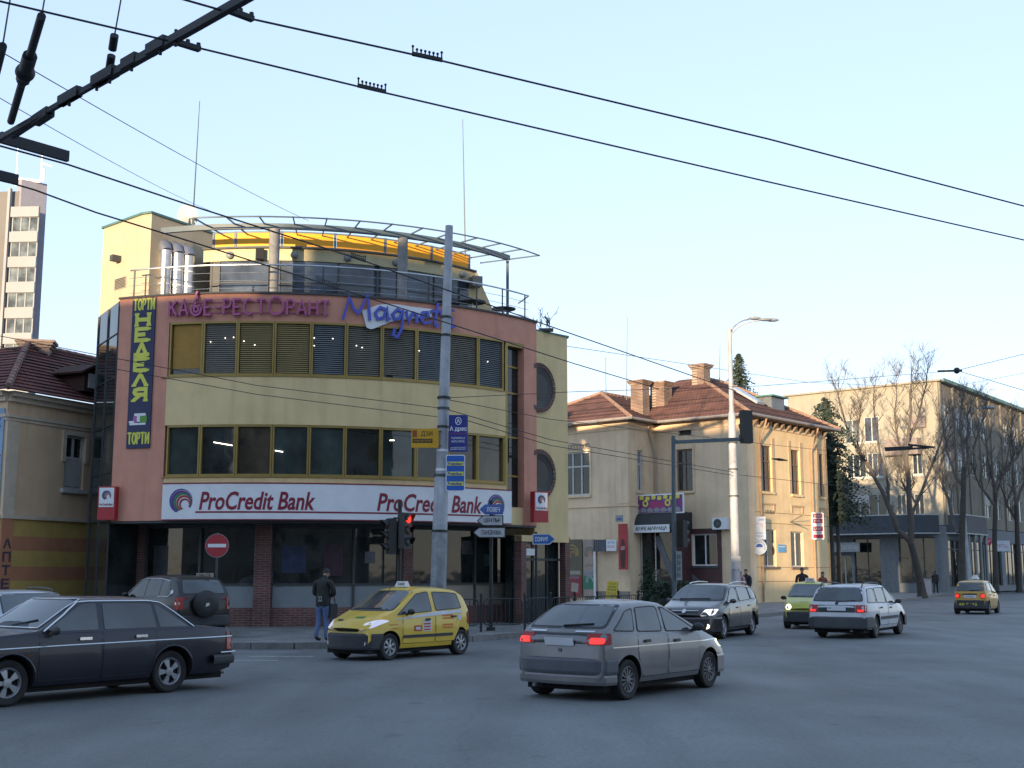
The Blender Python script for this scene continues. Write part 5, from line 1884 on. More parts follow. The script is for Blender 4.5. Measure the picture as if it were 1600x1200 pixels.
# traffic light, two heads on one post
ptl = at(622, 1006, 32.6)
ptl.z = 0.146
tl = thing('traffic_light', 'black two headed traffic light showing red, left of the tall pole', 'traffic light', ptl)
mb = MB()
mb.tube([ptl, ptl + ZU * 3.5], 0.055, 12)
mb.build('post', M_BLACK, tl, smooth=40)
def signal_head(parent, c, yaw, lit=None, sc=1.0):
    d = Vector((math.sin(yaw), -math.cos(yaw), 0))
    rt = Vector((math.cos(yaw), math.sin(yaw), 0))
    mb = MB()
    mb.box(c, (0.30 * sc, 0.2 * sc, 0.92 * sc), yaw)
    h = mb.build('signal_head', M_BLACK, parent)
    for k, z in enumerate((0.3, 0.0, -0.3)):
        q = c + ZU * z * sc + d * 0.1 * sc
        M4 = Matrix((rt, ZU, d)).transposed().to_4x4()
        M4.translation = q
        mb = MB()
        n = 14
        for j in range(n):
            a0, a1 = R(-20 + 220 * j / n), R(-20 + 220 * (j + 1) / n)
            r0 = 0.125 * sc
            p = [M4 @ Vector((r0 * math.cos(a), r0 * math.sin(a), zz)) for a, zz in ((a0, 0), (a1, 0), (a1, 0.2 * sc * (0.4 + 0.6 * max(0, math.sin(a1)))), (a0, 0.2 * sc * (0.4 + 0.6 * max(0, math.sin(a0)))))]
            mb.face(p)
        mb.build('visor', M_BLACK, h)
        mb = MB()
        mb.lathe([(0.115 * sc, 0.01), (0.07 * sc, 0.03), (0.001, 0.036)], 16, M4)
        nm = ('red', 'amber', 'green')[k]
        if lit == k:
            m = mat('lit_%s_lens' % nm, ((0.9, 0.04, 0.02), (0.9, 0.4, 0.02), (0.1, 0.8, 0.3))[k], 0.3, var=0, emit=0.35)
        else:
            m = mat('%s_lens' % nm, ((0.07, 0.01, 0.01), (0.07, 0.03, 0.01), (0.01, 0.05, 0.03))[k], 0.25, var=0)
        mb.build('lens', m, h)
signal_head(tl, at(633, 829, 32.45), 1.0, 0)
signal_head(tl, at(611, 838, 32.5), -1.15, None)
mb = MB()
for z in (2.55, 3.2):
    mb.bar(Vector((ptl.x - 0.16, ptl.y - 0.05, z)), Vector((ptl.x + 0.2, ptl.y - 0.1, z)), 0.05, 0.05)
mb.build('head_bracket', M_BLACK, tl)
mb = MB()
mb.box(Vector((ptl.x, ptl.y - 0.07, 1.35)), (0.14, 0.1, 0.22))
pbx = mb.build('push_box', M_BLACK, tl)
mb = MB()
mb.box(Vector((ptl.x, ptl.y - 0.125, 1.38)), (0.05, 0.012, 0.06))
mb.build('button_light', mat('green_button', (0.3, 0.7, 0.1), 0.4, var=0, emit=0.3), pbx)
# railings
M_IRON = mat('black_iron', (0.020, 0.022, 0.025), 0.55, var=0.2, scale=10)
RP = [Vector((-2.1, 35.25)), Vector((-0.88, 36.0)), Vector((0.37, 36.8))]
dd = (Vector((4.2, 43.0)) - RP[2]).normalized()
RP += [RP[2] + dd * 1.5 * k for k in range(1, 6)]
def railing(a, b, label, end_post=True):
    f = thing('railing_panel', label, 'railing', (a.x, a.y, 0.146), 0, 'black iron railing panels along the kerb')
    d = (b - a).normalized()
    for p in ((a, b) if end_post else (a,)):
        mb = MB()
        mb.bar((p.x, p.y, 0.146), (p.x, p.y, 1.16), 0.07, 0.07)
        mb.ball((p.x, p.y, 1.18), 0.045, 6)
        mb.build('post', M_IRON, f)
    a1, b1 = a + d * 0.09, b - d * 0.09
    mb = MB()
    z0, z1, r = 0.33, 1.06, 0.12
    def q(t, z):
        p = a1 + d * t
        return Vector((p.x, p.y, z))
    L = (b1 - a1).length
    loop = [q(r, z0), q(L - r, z0), q(L - r * 0.3, z0 + r * 0.3), q(L, z0 + r), q(L, z1 - r), q(L - r * 0.3, z1 - r * 0.3), q(L - r, z1), q(r, z1), q(r * 0.3, z1 - r * 0.3), q(0, z1 - r), q(0, z0 + r), q(r * 0.3, z0 + r * 0.3), q(r, z0)]
    mb.tube(loop, 0.018, 6)
    mb.build('frame', M_IRON, f, smooth=50)
    n = max(3, int(L / 0.135))
    for k in range(1, n):
        t = L * k / n
        mb = MB()
        mb.tube([q(t, z0), q(t, z1)], 0.010, 5)
        mb.build('bar', M_IRON, f)
ll = ['railing panel half hidden behind the yellow taxi', 'railing panel at the foot of the direction signs', 'railing panel in front of the bank entrance', 'railing panel behind the roof of the grey hatchback', 'railing panel before the red and green posters', 'railing panel before the yellow notice board', 'farthest railing panel, nearest the cafe']
for k in range(len(RP) - 1):
    railing(RP[k], RP[k + 1], ll[k], k == len(RP) - 2)
# street lamp
lb = at(1150, 905, 56.0)
lb.z = 0.146
lt_ = at(1140, 522, 56.0)
sl_ = thing('street_lamp', 'tall pale lamp post with two curved arms beside the cafe house corner', 'street lamp', lb)
mb = MB()
def lp(z):
    f = (z - lb.z) / (lt_.z - lb.z)
    return lb.lerp(lt_, f)
mb.tube([lp(z) for z in (0.146, 8.9, 9.0)], [0.20, 0.17, 0.12], 16)
mb.build('pole', M_POLE, sl_, smooth=40)
mb = MB()
mb.tube([lp(z) for z in (9.0, lt_.z + 0.25)], [0.115, 0.09], 14)
mb.build('pole_top', M_POLE, sl_, smooth=40)
for k, (pts, Y1) in enumerate((([(1141, 522), (1146, 511), (1154, 504), (1163, 500), (1170, 499)], 57.2), ([(1141, 524), (1150, 514), (1162, 506), (1176, 502), (1186, 501)], 55.2))):
    P = [at(x, y, 56 + (Y1 - 56) * j / 4) for j, (x, y) in enumerate(pts)]
    mb = MB()
    mb.tube(P, 0.035, 8)
    a = mb.build('lamp_arm', M_POLE, sl_, smooth=50)
    e = P[-1]
    for j in range(2 if k else 1):
        mb = MB()
        q = e + Vector((0.28 + 0.34 * j, 0.12 * j, 0.05))
        mb.ball(q, 0.5, 8, (0.62, 0.30, 0.16))
        mb.build('lamp_head', M_FROST, a, smooth=60)
mb = MB()
flat_sign(mb, at(1150, 879, 55.75), XR, 0.42, 0.55, 0, 0.02)
mb.build('pasted_notice', M_PLATE_ if False else mat('paper_notice', (0.42, 0.43, 0.44), 0.8), sl_)
for z in (6.4, 7.6, 5.2):
    mb = MB()
    mb.tube([lp(z - 0.03), lp(z + 0.03)], 0.22, 14)
    mb.build('clamp_band', M_DGREY, sl_, smooth=40)
# signal mast with arm
ma = at(1053, 925, 43.2)
ma.z = 0.146
sm = thing('signal_mast', 'dark mast with a long arm holding a signal head seen from behind', 'traffic light', ma)
top = at(1052, 681, 43.2)
mb = MB()
mb.tube([ma, top], [0.085, 0.07], 12)
mb.build('mast', M_STEELG, sm, smooth=40)
a0, a1 = at(1053, 691, 43.2), at(1163, 686, 42.4)
mb = MB()
mb.bar(a0, a1, 0.09, 0.12)
mb.bar(a0 + Vector((0, 0, 0.14)), a0.lerp(a1, 0.06), 0.04, 0.04)
mb.build('mast_arm', M_STEELG, sm)
c = at(1166, 667, 42.3)
signal_head(sm, c, math.pi + 0.35, None, 1.22)
signal_head(sm, at(1066, 834, 43.0), 2.2, None, 1.0)
mb = MB()
flat_sign(mb, at(1061, 884, 43.05), Vector((0.95, 0.3, 0)).normalized(), 0.22, 0.98, 0, 0.02)
sgn = mb.build('vertical_plate', M_FROST, sm)
for j in range(4):
    text('~1', at(1061, 870 + j * 9.5, 43.03), Vector((0.95, 0.3, 0)).normalized(), ZU, 0.15, M_BLACK, 'lettering', sgn, w=0.16)

# ------------------------------------------------------------------ shop signs and clutter at the cafe house
fr = Vector((wf.d.x, wf.d.y, 0)); fm = Vector((wm.d.x, wm.d.y, 0)); frr = Vector((wr.d.x, wr.d.y, 0))
def wall_sign(w, px0, px1, py0, py1, o, m, name, label, th=0.06, group=None, cat='sign'):
    u0, u1 = w.u(px0, (py0 + py1) / 2), w.u(px1, (py0 + py1) / 2)
    z1, z0 = w.z((px0 + px1) / 2, py0), w.z((px0 + px1) / 2, py1)
    ob = thing(name, label, cat, w.pt((u0 + u1) / 2, z0, o), 0, group)
    mb = MB()
    w.rect(mb, u0, u1, z0, z1, o, o + th)
    mb.build('panel', m, ob)
    return ob, u0, u1, z0, z1, o + th
o, u0, u1, z0, z1, of = wall_sign(wp2, 990, 1071, 772, 803, 0.12, M_WHITE, 'picture_sign', 'long colourful purple picture sign above the black cafe awning')
cols = [(0.22, 0.05, 0.22), (0.30, 0.03, 0.16), (0.10, 0.12, 0.10), (0.40, 0.32, 0.03)]
random.seed(5)
mb = MB()
wp2.rect(mb, u0 + 0.08, u1 - 0.08, z0 + 0.08, z1 - 0.08, of, of + 0.01)
pn = mb.build('picture', mat('sign_purple', (0.16, 0.035, 0.16), 0.5, var=0.5, scale=3), o)
L_, H_ = u1 - u0, z1 - z0
for k in range(8):
    uu = u0 + L_ * (0.08 + 0.115 * k)
    mb = MB()
    mb.plate(rnd_poly([(-0.14, -0.12), (0.14, -0.1), (0.16, 0.1), (-0.12, 0.12)], 0.06), wp2.pt(uu, z1 - 0.24 + 0.05 * (k % 2), of + 0.014), fm, ZU, 0.004)
    mb.build('yellow_glyph', M_LEMON, pn)
for k in range(7):
    uu = u0 + L_ * (0.1 + 0.13 * k)
    mb = MB()
    mb.plate(rnd_poly([(-0.2, -0.1), (0.2, -0.1), (0.22, 0.04), (0.0, 0.16), (-0.2, 0.08)], 0.07), wp2.pt(uu, z0 + 0.22, of + 0.014), fm, ZU, 0.004)
    mb.build('pale_splash', M_FROST, pn)
for k in (0.27, 0.70):
    M4 = Matrix((fm, ZU, Vector((wp2.n.x, wp2.n.y, 0)))).transposed().to_4x4()
    M4.translation = wp2.pt(u0 + L_ * k, (z0 + z1) / 2 + 0.05, of + 0.012)
    mb = MB()
    mb.lathe([(0.2, 0.004), (0.1, 0.004)], 18, M4)
    mb.build('ring_motif', M_LEMON, pn)
mb = MB()
mb.plate(rnd_poly([(-0.6, -0.25), (0.5, -0.3), (0.7, 0.1), (-0.4, 0.2)], 0.12), wp2.pt(u0 + L_ * 0.48, (z0 + z1) / 2, of + 0.013), fm, ZU, 0.003)
mb.build('magenta_splash', mat('sign_magenta', (0.33, 0.03, 0.14), 0.5), pn)
o, u0, u1, z0, z1, of = wall_sign(wp2, 994, 1056, 820.5, 832.5, 0.62, M_WHITE, 'cafe_sign', 'narrow white cafe name board under the black awning')
text('КАФЕ МАРАНЦА', wp2.pt((u0 + u1) / 2 + 0.15, (z0 + z1) / 2, of), fm, ZU, 0.27, M_BLACK, 'lettering', o, w=(u1 - u0) * 0.78, bold=0.035, shear=0.15)
o, u0, u1, z0, z1, of = wall_sign(wf, 977, 988, 806, 816, 0.9, M_FROST, 'small_sign', 'small white sign with a blue drawing left of the awning')
mb = MB()
wf.rect(mb, u0 + 0.1, u1 - 0.1, z0 + 0.1, z0 + 0.2, of, of + 0.01)
mb.build('print', M_BLUE, o)
# red vertical banner
o, u0, u1, z0, z1, of = wall_sign(wf, 975, 989, 819, 890, 0.5, M_RED, 'vertical_banner', 'red vertical drinks banner hanging at the corner left of the cafe door', 0.05, cat='banner')
mb = MB()
mb.plate(rnd_poly([(-0.14, -0.9), (0.14, -0.9), (0.2, 0.1), (0.1, 0.7), (-0.06, 0.75), (-0.2, 0.1)], 0.1), wf.pt((u0 + u1) / 2, (z0 + z1) / 2 - 0.3, of + 0.006), fr, ZU, 0.004)
mb.build('bottle_print', mat('bottle_dark_red', (0.07, 0.012, 0.014), 0.5), o)
mb = MB()
mb.plate(rnd_poly([(-0.16, -0.12), (0.16, -0.05), (0.14, 0.16), (-0.14, 0.1)], 0.06), wf.pt((u0 + u1) / 2, (z0 + z1) / 2 - 0.1, of + 0.012), fr, ZU, 0.004)
mb.build('label_print', mat('pink_print', (0.45, 0.2, 0.2), 0.5), o)
# posters
def crescents(parent, c, rt, s, cols):
    for k, col in enumerate(cols):
        mb = MB()
        r0, r1 = (1 - 0.26 * k) * s, (0.86 - 0.26 * k) * s
        n = 18
        for j in range(n):
            a, b = R(-20 + 240 * j / n), R(-20 + 240 * (j + 1) / n)
            f = lambda an, r: c + rt * (r * math.cos(an) + 0.1 * k * s) + ZU * (r * math.sin(an) - 0.12 * k * s)
            mb.face([f(a, r1), f(a, r0), f(b, r0), f(b, r1)][::-1])
        mb.build('emblem_arc', mat('emblem_%d_%d' % (k, int(col[0] * 100)), col, 0.5), parent)
o, u0, u1, z0, z1, of = wall_sign(wf, 884, 911.5, 843, 932, 0.06, mat('poster_brown', (0.10, 0.09, 0.055), 0.5), 'poster_panel', 'tall poster panel, olive above and red below, next to the brick post')
mb = MB()
wf.rect(mb, u0 + 0.02, u1 - 0.05, z0 + 0.02, z0 + (z1 - z0) * 0.36, of, of + 0.01)
mb.build('red_field', mat('poster_red', (0.22, 0.02, 0.03), 0.5, var=0.2), o)
mb = MB()
wf.rect(mb, u0 + 0.05, u1 - 0.12, z0 + (z1 - z0) * 0.385, z0 + (z1 - z0) * 0.45, of, of + 0.01)
mb.build('pale_strip', M_FROST2, o)
crescents(o, wf.pt((u0 + u1) / 2 - 0.1, z0 + (z1 - z0) * 0.76, of + 0.012), fr, 0.5, ((0.32, 0.26, 0.06), (0.28, 0.2, 0.05), (0.4, 0.16, 0.06)))
text('~6', wf.pt((u0 + u1) / 2, z0 + (z1 - z0) * 0.335, of + 0.01), fr, ZU, 0.2, M_FROST, 'lettering', o, w=0.85, shear=0.3)
mb = MB()
mb.plate([(-0.28, -0.25), (0.25, -0.32), (0.3, 0.2), (-0.22, 0.28)], wf.pt((u0 + u1) / 2 + 0.1, z0 + 0.55, of + 0.016), fr, ZU, 0.005)
mb.build('pasted_paper', M_FROST2, o)
o, u0, u1, z0, z1, of = wall_sign(wf, 913.5, 933, 843, 932, 0.06, mat('poster_pinkish', (0.33, 0.27, 0.22), 0.6), 'poster_panel', 'tall poster panel, beige above and green below, right of the red one')
mb = MB()
wf.rect(mb, u0 + 0.03, u1 - 0.03, z0 + 0.42, z0 + (z1 - z0) * 0.36, of, of + 0.01)
mb.build('green_field', mat('poster_green', (0.03, 0.16, 0.09), 0.5, var=0.15), o)
mb = MB()
wf.rect(mb, u0 + 0.03, u1 - 0.03, z0 + (z1 - z0) * 0.375, z0 + (z1 - z0) * 0.44, of, of + 0.01)
mb.build('pale_strip', M_FROST, o)
crescents(o, wf.pt((u0 + u1) / 2, z0 + (z1 - z0) * 0.76, of + 0.012), fr, 0.36, ((0.06, 0.09, 0.05), (0.08, 0.12, 0.05), (0.5, 0.14, 0.06)))
crescents(o, wf.pt((u0 + u1) / 2, z0 + 0.95, of + 0.012), fr, 0.26, ((0.4, 0.45, 0.42), (0.4, 0.45, 0.42)))
text('ProCredit', wf.pt((u0 + u1) / 2, z0 + (z1 - z0) * 0.55, of), fr, ZU, 0.12, M_MAROON, 'lettering', o, w=0.6, shear=0.2)
text('~8', wf.pt((u0 + u1) / 2, z0 + (z1 - z0) * 0.33, of + 0.01), fr, ZU, 0.14, M_FROST, 'lettering', o, w=0.65)
o, u0, u1, z0, z1, of = wall_sign(wf, 934, 954, 843.5, 862, 0.4, mat('ribbed_grey', (0.11, 0.12, 0.14), 0.5, 0.3), 'ribbed_plate', 'grey ribbed metal plate on a pipe beside the posters', cat='panel')
for k in range(6):
    mb = MB()
    uu = u0 + (u1 - u0) * (k + 0.5) / 6
    wf.rect(mb, uu - 0.03, uu + 0.03, z0, z1, of, of + 0.03)
    mb.build('rib', mat('ribbed_grey', (0.11, 0.12, 0.14), 0.5, 0.3), o)
mb = MB()
mb.tube([wf.pt(u0 + 0.1, 0.2, 0.45), wf.pt(u0 + 0.1, z0, 0.45)], 0.07, 8)
mb.build('pipe', M_WHITE, o)
o, u0, u1, z0, z1, of = wall_sign(wf, 954.5, 970, 843.5, 861, 0.4, M_WHITE, 'notice_sign', 'white notice sign with blue and red lettering right of the ribbed plate')
text('~7', wf.pt((u0 + u1) / 2, z1 - 0.17, of), fr, ZU, 0.13, M_BLUE, 'lettering', o, w=0.5, bold=0.03)
text('~6', wf.pt((u0 + u1) / 2, (z0 + z1) / 2 - 0.08, of), fr, ZU, 0.15, mat('sign_red_print', (0.45, 0.05, 0.06), 0.5), 'lettering', o, w=0.52, bold=0.03)
# yellow pavement board
c = at(956, 921, 68.0)
c = Vector((c.x, c.y, 0.146))
ab = thing('notice_board', 'yellow pavement board with black print leaning before the cream wall', 'board', c)
mb = MB()
M4 = Matrix.Translation(c + ZU * 0.62) @ Matrix.Rotation(-0.7, 4, 'Z') @ Matrix.Rotation(-0.12, 4, 'X') @ Matrix.Rotation(0.06, 4, 'Y')
mb.box(None, (0.72, 0.04, 1.2), mtx=M4)
bo = mb.build('board', mat('board_yellow', (0.55, 0.42, 0.02), 0.5), ab)
rt4, up4 = M4.to_3x3() @ Vector((1, 0, 0)), M4.to_3x3() @ Vector((0, 0, 1))
oo = M4 @ Vector((0, -0.02, 0))
for z, s_, w in ((0.44, '~4', 0.5), (0.28, '~6', 0.55), (0.12, '~7', 0.55), (-0.06, '~5', 0.5), (-0.24, '~6', 0.5), (-0.42, '~3', 0.4)):
    text(s_, oo + up4 * z, rt4, up4, 0.1, M_BLACK, 'lettering', bo, w=w, bold=0.02)
mb = MB()
mb.bar(M4 @ Vector((-0.3, 0.03, 0.4)), c + Vector((-0.1, 0.6, 0.0)), 0.04, 0.04)
mb.bar(M4 @ Vector((0.3, 0.03, 0.4)), c + Vector((0.4, 0.5, 0.0)), 0.04, 0.04)
mb.build('prop', M_DGREY, ab)
# air conditioner
c = wm.pt(wm.u(1130, 817), 4.55, 0.25)
ac = thing('air_conditioner', 'white air conditioner box beside the lamp post on the cream wall', 'air conditioner', c)
mb = MB()
mb.box(c, (0.95, 0.35, 0.66), ang1)
mb.build('casing', M_WHITE, ac)
M4 = Matrix((fm, ZU, Vector((wm.n.x, wm.n.y, 0)))).transposed().to_4x4()
M4.translation = c + Vector((wm.n.x, wm.n.y, 0)) * 0.178 - fm * 0.12
mb = MB()
mb.lathe([(0.26, 0.006), (0.02, 0.006)], 20, M4)
mb.build('fan_grille', M_DGREY, ac)
mb = MB()
mb.bar(c - ZU * 0.35 + fm * 0.3, c - ZU * 0.35 + fm * 0.3 - Vector((wm.n.x, wm.n.y, 0)) * 0.25, 0.04, 0.04)
mb.bar(c - ZU * 0.35 - fm * 0.3, c - ZU * 0.35 - fm * 0.3 - Vector((wm.n.x, wm.n.y, 0)) * 0.25, 0.04, 0.04)
mb.build('bracket', M_DGREY, ac)
# projecting signs on the lit end wall
def proj_sign(px, py, Y, w, h, m, label, r=0.0, circle=False, yaw=0.0):
    c = at(px, py, Y)
    ob = thing('projecting_sign', label, 'sign', c)
    rt = Vector((math.cos(yaw), math.sin(yaw), 0))
    mb = MB()
    if circle:
        mb.plate(circ(w / 2, 28), c, rt, ZU, 0.14)
    else:
        flat_sign(mb, c, rt, w, h, r, 0.16)
    mb.build('box', m, ob)
    mb = MB()
    for z in ((0,) if circle else (h * 0.4, -h * 0.4)):
        mb.bar(c + ZU * z - rt * w * 0.5 + Vector((0, 0.08, 0)), c + ZU * z - rt * (w * 0.5 + 0.2) + Vector((0, 0.3, 0)), 0.05, 0.05)
    mb.build('bracket', M_DGREY, ob)
    return ob, c - rt.cross(ZU) * -0.0, rt
M_PALEB = mat('pale_blue_box', (0.42, 0.48, 0.56), 0.4)
o, c, rt = proj_sign(1185, 825, 70.5, 0.82, 1.28, M_PALEB, 'pale blue sign box with a pink arc on the ochre wall')
mb = MB()
n = 16
for j in range(n):
    a, b = R(-10 + 200 * j / n), R(-10 + 200 * (j + 1) / n)
    f = lambda an, r: c + rt * (r * math.cos(an)) + ZU * (r * math.sin(an) + 0.02) - Vector((0, 0.006, 0))
    mb.face([f(a, 0.22), f(a, 0.25), f(b, 0.25), f(b, 0.22)][::-1])
mb.build('pink_arc', mat('pink_arc', (0.5, 0.2, 0.22), 0.5), o)
text('~4', c + ZU * 0.47 + rt * 0.2, rt, ZU, 0.11, M_BLUE, 'lettering', o, w=0.3, shear=0.2)
text('Добро', c - ZU * 0.28, rt, ZU, 0.15, M_BLUE, 'lettering', o, w=0.5, shear=0.3)
text('утро', c - ZU * 0.48, rt, ZU, 0.14, M_BLUE, 'lettering', o, w=0.5, shear=0.3)
o, c, rt = proj_sign(1186.5, 855, 70.4, 0.84, 0.84, M_PALEB, 'round pale sign with dark lettering round its rim below the pale blue box', circle=True)
for j in range(14):
    a = R(200 - 220 * j / 13)
    d_ = Vector((math.cos(a), math.sin(a)))
    text('~1', c + rt * d_.x * 0.32 + ZU * d_.y * 0.32, (rt * math.sin(a) - ZU * math.cos(a)), (rt * math.cos(a) + ZU * math.sin(a)), 0.1, M_NAVY, 'lettering', o, w=0.07, bold=0.02)
mb = MB()
mb.plate(circ(0.2, 20, 0, 0.0, 0, 180), c - Vector((0, 0.006, 0)), rt, ZU, 0.004)
mb.build('cup_print', M_BLUE, o)
o, c, rt = proj_sign(1278, 822, 75.6, 0.72, 1.62, M_WHITE, 'tall red and white sign box at the right end of the ochre wall', 0.1)
for z0_, z1_ in ((0.5, 0.75), (0.18, 0.44), (-0.3, -0.02), (-0.72, -0.5)):
    mb = MB()
    mb.plate([(-0.3, z0_), (0.3, z0_), (0.3, z1_), (-0.3, z1_)], c - Vector((0, 0.006, 0)), rt, ZU, 0.005)
    p = mb.build('red_field', mat('sign_crimson', (0.36, 0.03, 0.06), 0.45), o)
text('~6', c + ZU * 0.62 - Vector((0, 0.006, 0)), rt, ZU, 0.12, M_WHITE, 'lettering', o, w=0.44, bold=0.02)
text('~3', c + ZU * 0.31 - Vector((0, 0.006, 0)), rt, ZU, 0.12, M_WHITE, 'lettering', o, w=0.44, bold=0.02)
text('~4', c - ZU * 0.16 - Vector((0, 0.006, 0)), rt, ZU, 0.14, M_WHITE, 'lettering', o, w=0.46, bold=0.02)
text('~6', c - ZU * 0.4, rt, ZU, 0.1, M_MAROON, 'lettering', o, w=0.46, bold=0.02)
o, u0, u1, z0, z1, of = wall_sign(wr, 1215, 1227, 851, 863, 0.02, mat('sky_blue_plate', (0.10, 0.30, 0.55), 0.4), 'wall_plate', 'small sky blue plate between the two lower windows of the ochre wall', 0.03)
mb = MB()
wr.rect(mb, u0 + 0.1, u1 - 0.1, z0 + 0.3, z0 + 0.34, of, of + 0.004)
mb.build('print', M_WHITE, o)
u = wr.u(1235, 815)
mb = MB()
mb.bar(wr.pt(u, 4.75, 0.0), wr.pt(u, 4.55, 0.7), 0.05, 0.05)
mb.bar(wr.pt(u, 4.75, 0.0), wr.pt(u, 5.1, 0.75), 0.04, 0.04)
tag(mb.build('sign_bracket', M_DGREY, loc=wr.pt(u, 4.75)), 'empty iron bracket on the ochre wall between the windows', 'bracket')
text('~7', wr.pt(wr.u(1203, 800), wr.z(1203, 800), 0.02), frr, ZU, 0.22, M_BLACK, 'wall_lettering', None, w=1.2, bold=0.05, shear=0.2)
tag(bpy.data.objects['wall_lettering'], 'short dark lettering on the ochre wall above the pale blue sign', 'lettering')
# sign over the office shop
o, u0, u1, z0, z1, of = wall_sign(gl0, 1281, 1351, 848, 863, 0.9, mat('arrow_banner_grey', (0.20, 0.22, 0.25), 0.5), 'shop_sign', 'grey shop sign with three dark arrow chevrons under the canopy')
for k in range(3):
    mb = MB()
    b = gl0.pt(u0 + (u1 - u0) * (0.08 + 0.13 * k), (z0 + z1) / 2, of + 0.006)
    mb.plate([(0, -0.27), (0.2, -0.27), (0.42, 0), (0.2, 0.27), (0, 0.27), (0.22, 0)], b, Vector((gl0.d.x, gl0.d.y, 0)), ZU, 0.004)
    mb.build('chevron', M_NAVY, o)
mb = MB()
gl0.rect(mb, u0 + (u1 - u0) * 0.5, u1 - 0.05, z0 + 0.04, z1 - 0.04, of, of + 0.01)
mb.build('pale_field', mat('pale_field', (0.28, 0.29, 0.30), 0.5, var=0.3, scale=6), o)
text('~8', gl0.pt(u0 + (u1 - u0) * 0.75, (z0 + z1) / 2, of + 0.012), Vector((gl0.d.x, gl0.d.y, 0)), ZU, 0.34, M_PALEB, 'lettering', o, w=(u1 - u0) * 0.42, bold=0.02)
# signs further up the right street
for (px, py, w, h, m, lab) in ((1524, 813, 1.25, 0.6, mat('street_amber', (0.42, 0.22, 0.01), 0.5), 'amber oval sign hanging on the grey facade between the tree trunks'),
                               (1543, 846, 0.75, 0.65, mat('street_pink', (0.45, 0.04, 0.10), 0.5), 'small pink square sign on the grey facade at the far right'),
                               (1566, 853, 1.7, 0.95, M_PALEB, 'pale blue shop board with red print at the far right')):
    ob = thing('shop_sign', lab, 'sign', at(px, py, 113))
    c = at(px, py, 113)
    mb = MB()
    rt = Vector((0.95, 0.3, 0)).normalized()
    flat_sign(mb, c, rt, w, h, 0.12, 0.1)
    b = mb.build('panel', m, ob)
    text('~6' if w > 1.5 else ('~4' if w > 1 else '~3'), c, rt, ZU, h * 0.3, M_MAROON if w > 1 else M_WHITE, 'lettering', b, w=w * 0.7, bold=0.02)
    mb = MB()
    mb.bar(c + ZU * h * 0.5 + rt * w * 0.3, c + ZU * h * 0.5 + rt * (w * 0.5 + 0.8) + Vector((0, 1.5, 0)), 0.05, 0.05)
    mb.build('bracket', M_DGREY, ob)

# ------------------------------------------------------------------ wires
M_WIRE = mat('wire_black', (0.012, 0.013, 0.018), 0.6, var=0)
def wire(pts, r, label, group=None, sag=0.0, n=14, name='trolley_wire'):
    P = []
    for a, b in zip(pts[:-1], pts[1:]):
        for k in range(n):
            f = k / n
            p = a.lerp(b, f)
            p.z -= sag * 4 * f * (1 - f)
            P.append(p)
    P.append(pts[-1])
    mb = MB()
    mb.tube(P, r, 6)
    o = mb.build(name, M_WIRE, loc=P[0], smooth=60)
    return tag(o, label, 'wire', group)
def atz(px, py, z=6.0):
    a = ray(px, py)
    k = (z - EYE) / a[2]
    return Vector((a[0] * k, a[1] * k, z))
def ext(pts, a=0.25, b=0.25):
    return [pts[0] + (pts[0] - pts[1]) * a] + pts + [pts[-1] + (pts[-1] - pts[-2]) * b]
TW_ = 'trolley contact wires over the junction'
W1 = [atz(290, 0), atz(395, 30), atz(690, 95), atz(1200, 217), atz(1600, 322)]
W2 = [atz(0, 2), atz(290, 70), atz(580, 140), atz(1200, 284), atz(1600, 375)]
wire(ext(W1, 0.6), 0.0085, 'upper of the two trolley wires crossing the whole sky', TW_, n=4)
wire(ext(W2, 0.3), 0.0085, 'lower of the two trolley wires crossing the whole sky', TW_, n=4)
W3 = [atz(0, 228), atz(106, 257), atz(295, 320), atz(550, 401), atz(900, 524), atz(1081, 587)]
W4 = [atz(0, 281), atz(55, 297), atz(150, 332), atz(300, 378), atz(550, 457), atz(900, 569), atz(990, 596)]
wire(ext(W3, 0.5, 0.5), 0.010, 'trolley wire passing in front of the roof terrace, upper one', TW_, n=4)
wire(ext(W4, 0.5, 0.5), 0.010, 'trolley wire passing in front of the roof terrace, lower one', TW_, n=4)
for a, b, r, lab in (((30, 92), (482, 345), 0.006, 'thin stay wire running down to the pergola from the upper left'), ((0, 148), (330, 330), 0.005, 'thin stay wire ending at the satellite dish')):
    p, q = at(*a, 13), at(*b, 38)
    wire([p + (p - q) * 0.12, q], r, lab, None, 0.1, name='stay_wire')
PW = 'span wires fixed to the tall pole'
wire([at(-10, 523, 30), at(150, 554, 32), at(400, 602, 34.5), pole_at(6.62) + Vector((-0.17, 0, 0))], 0.010, 'upper left span wire running to the tall pole', PW, name='span_wire', n=5)
wire([at(-10, 540, 30), at(150, 571, 32), at(400, 616, 34.5), pole_at(6.35) + Vector((-0.17, 0, 0))], 0.010, 'lower left span wire running to the tall pole', PW, name='span_wire', n=5)
wire([pole_at(6.92) + Vector((0.17, 0, 0)), at(900, 612, 40), at(1190, 603, 48), at(1495, 579, 60)], 0.011, 'right span wire from the tall pole to the wire junction', PW, name='span_wire', n=5)
wire([at(1495, 579, 60), at(1600, 553, 64), at(1700, 528, 68)], 0.014, 'upper branch of the forked wire at the right edge', None, name='span_wire', n=3)
wire([at(1495, 579, 60), at(1600, 610, 56), at(1700, 640, 53)], 0.014, 'lower branch of the forked wire at the right edge', None, name='span_wire', n=3)
wire([pole_at(6.85) + Vector((0.17, 0, 0)), at(860, 655, 42), at(1160, 690, 58), at(1290, 704, 66)], 0.011, 'span wire sloping from the tall pole to the ochre wall', PW, name='span_wire', n=5)
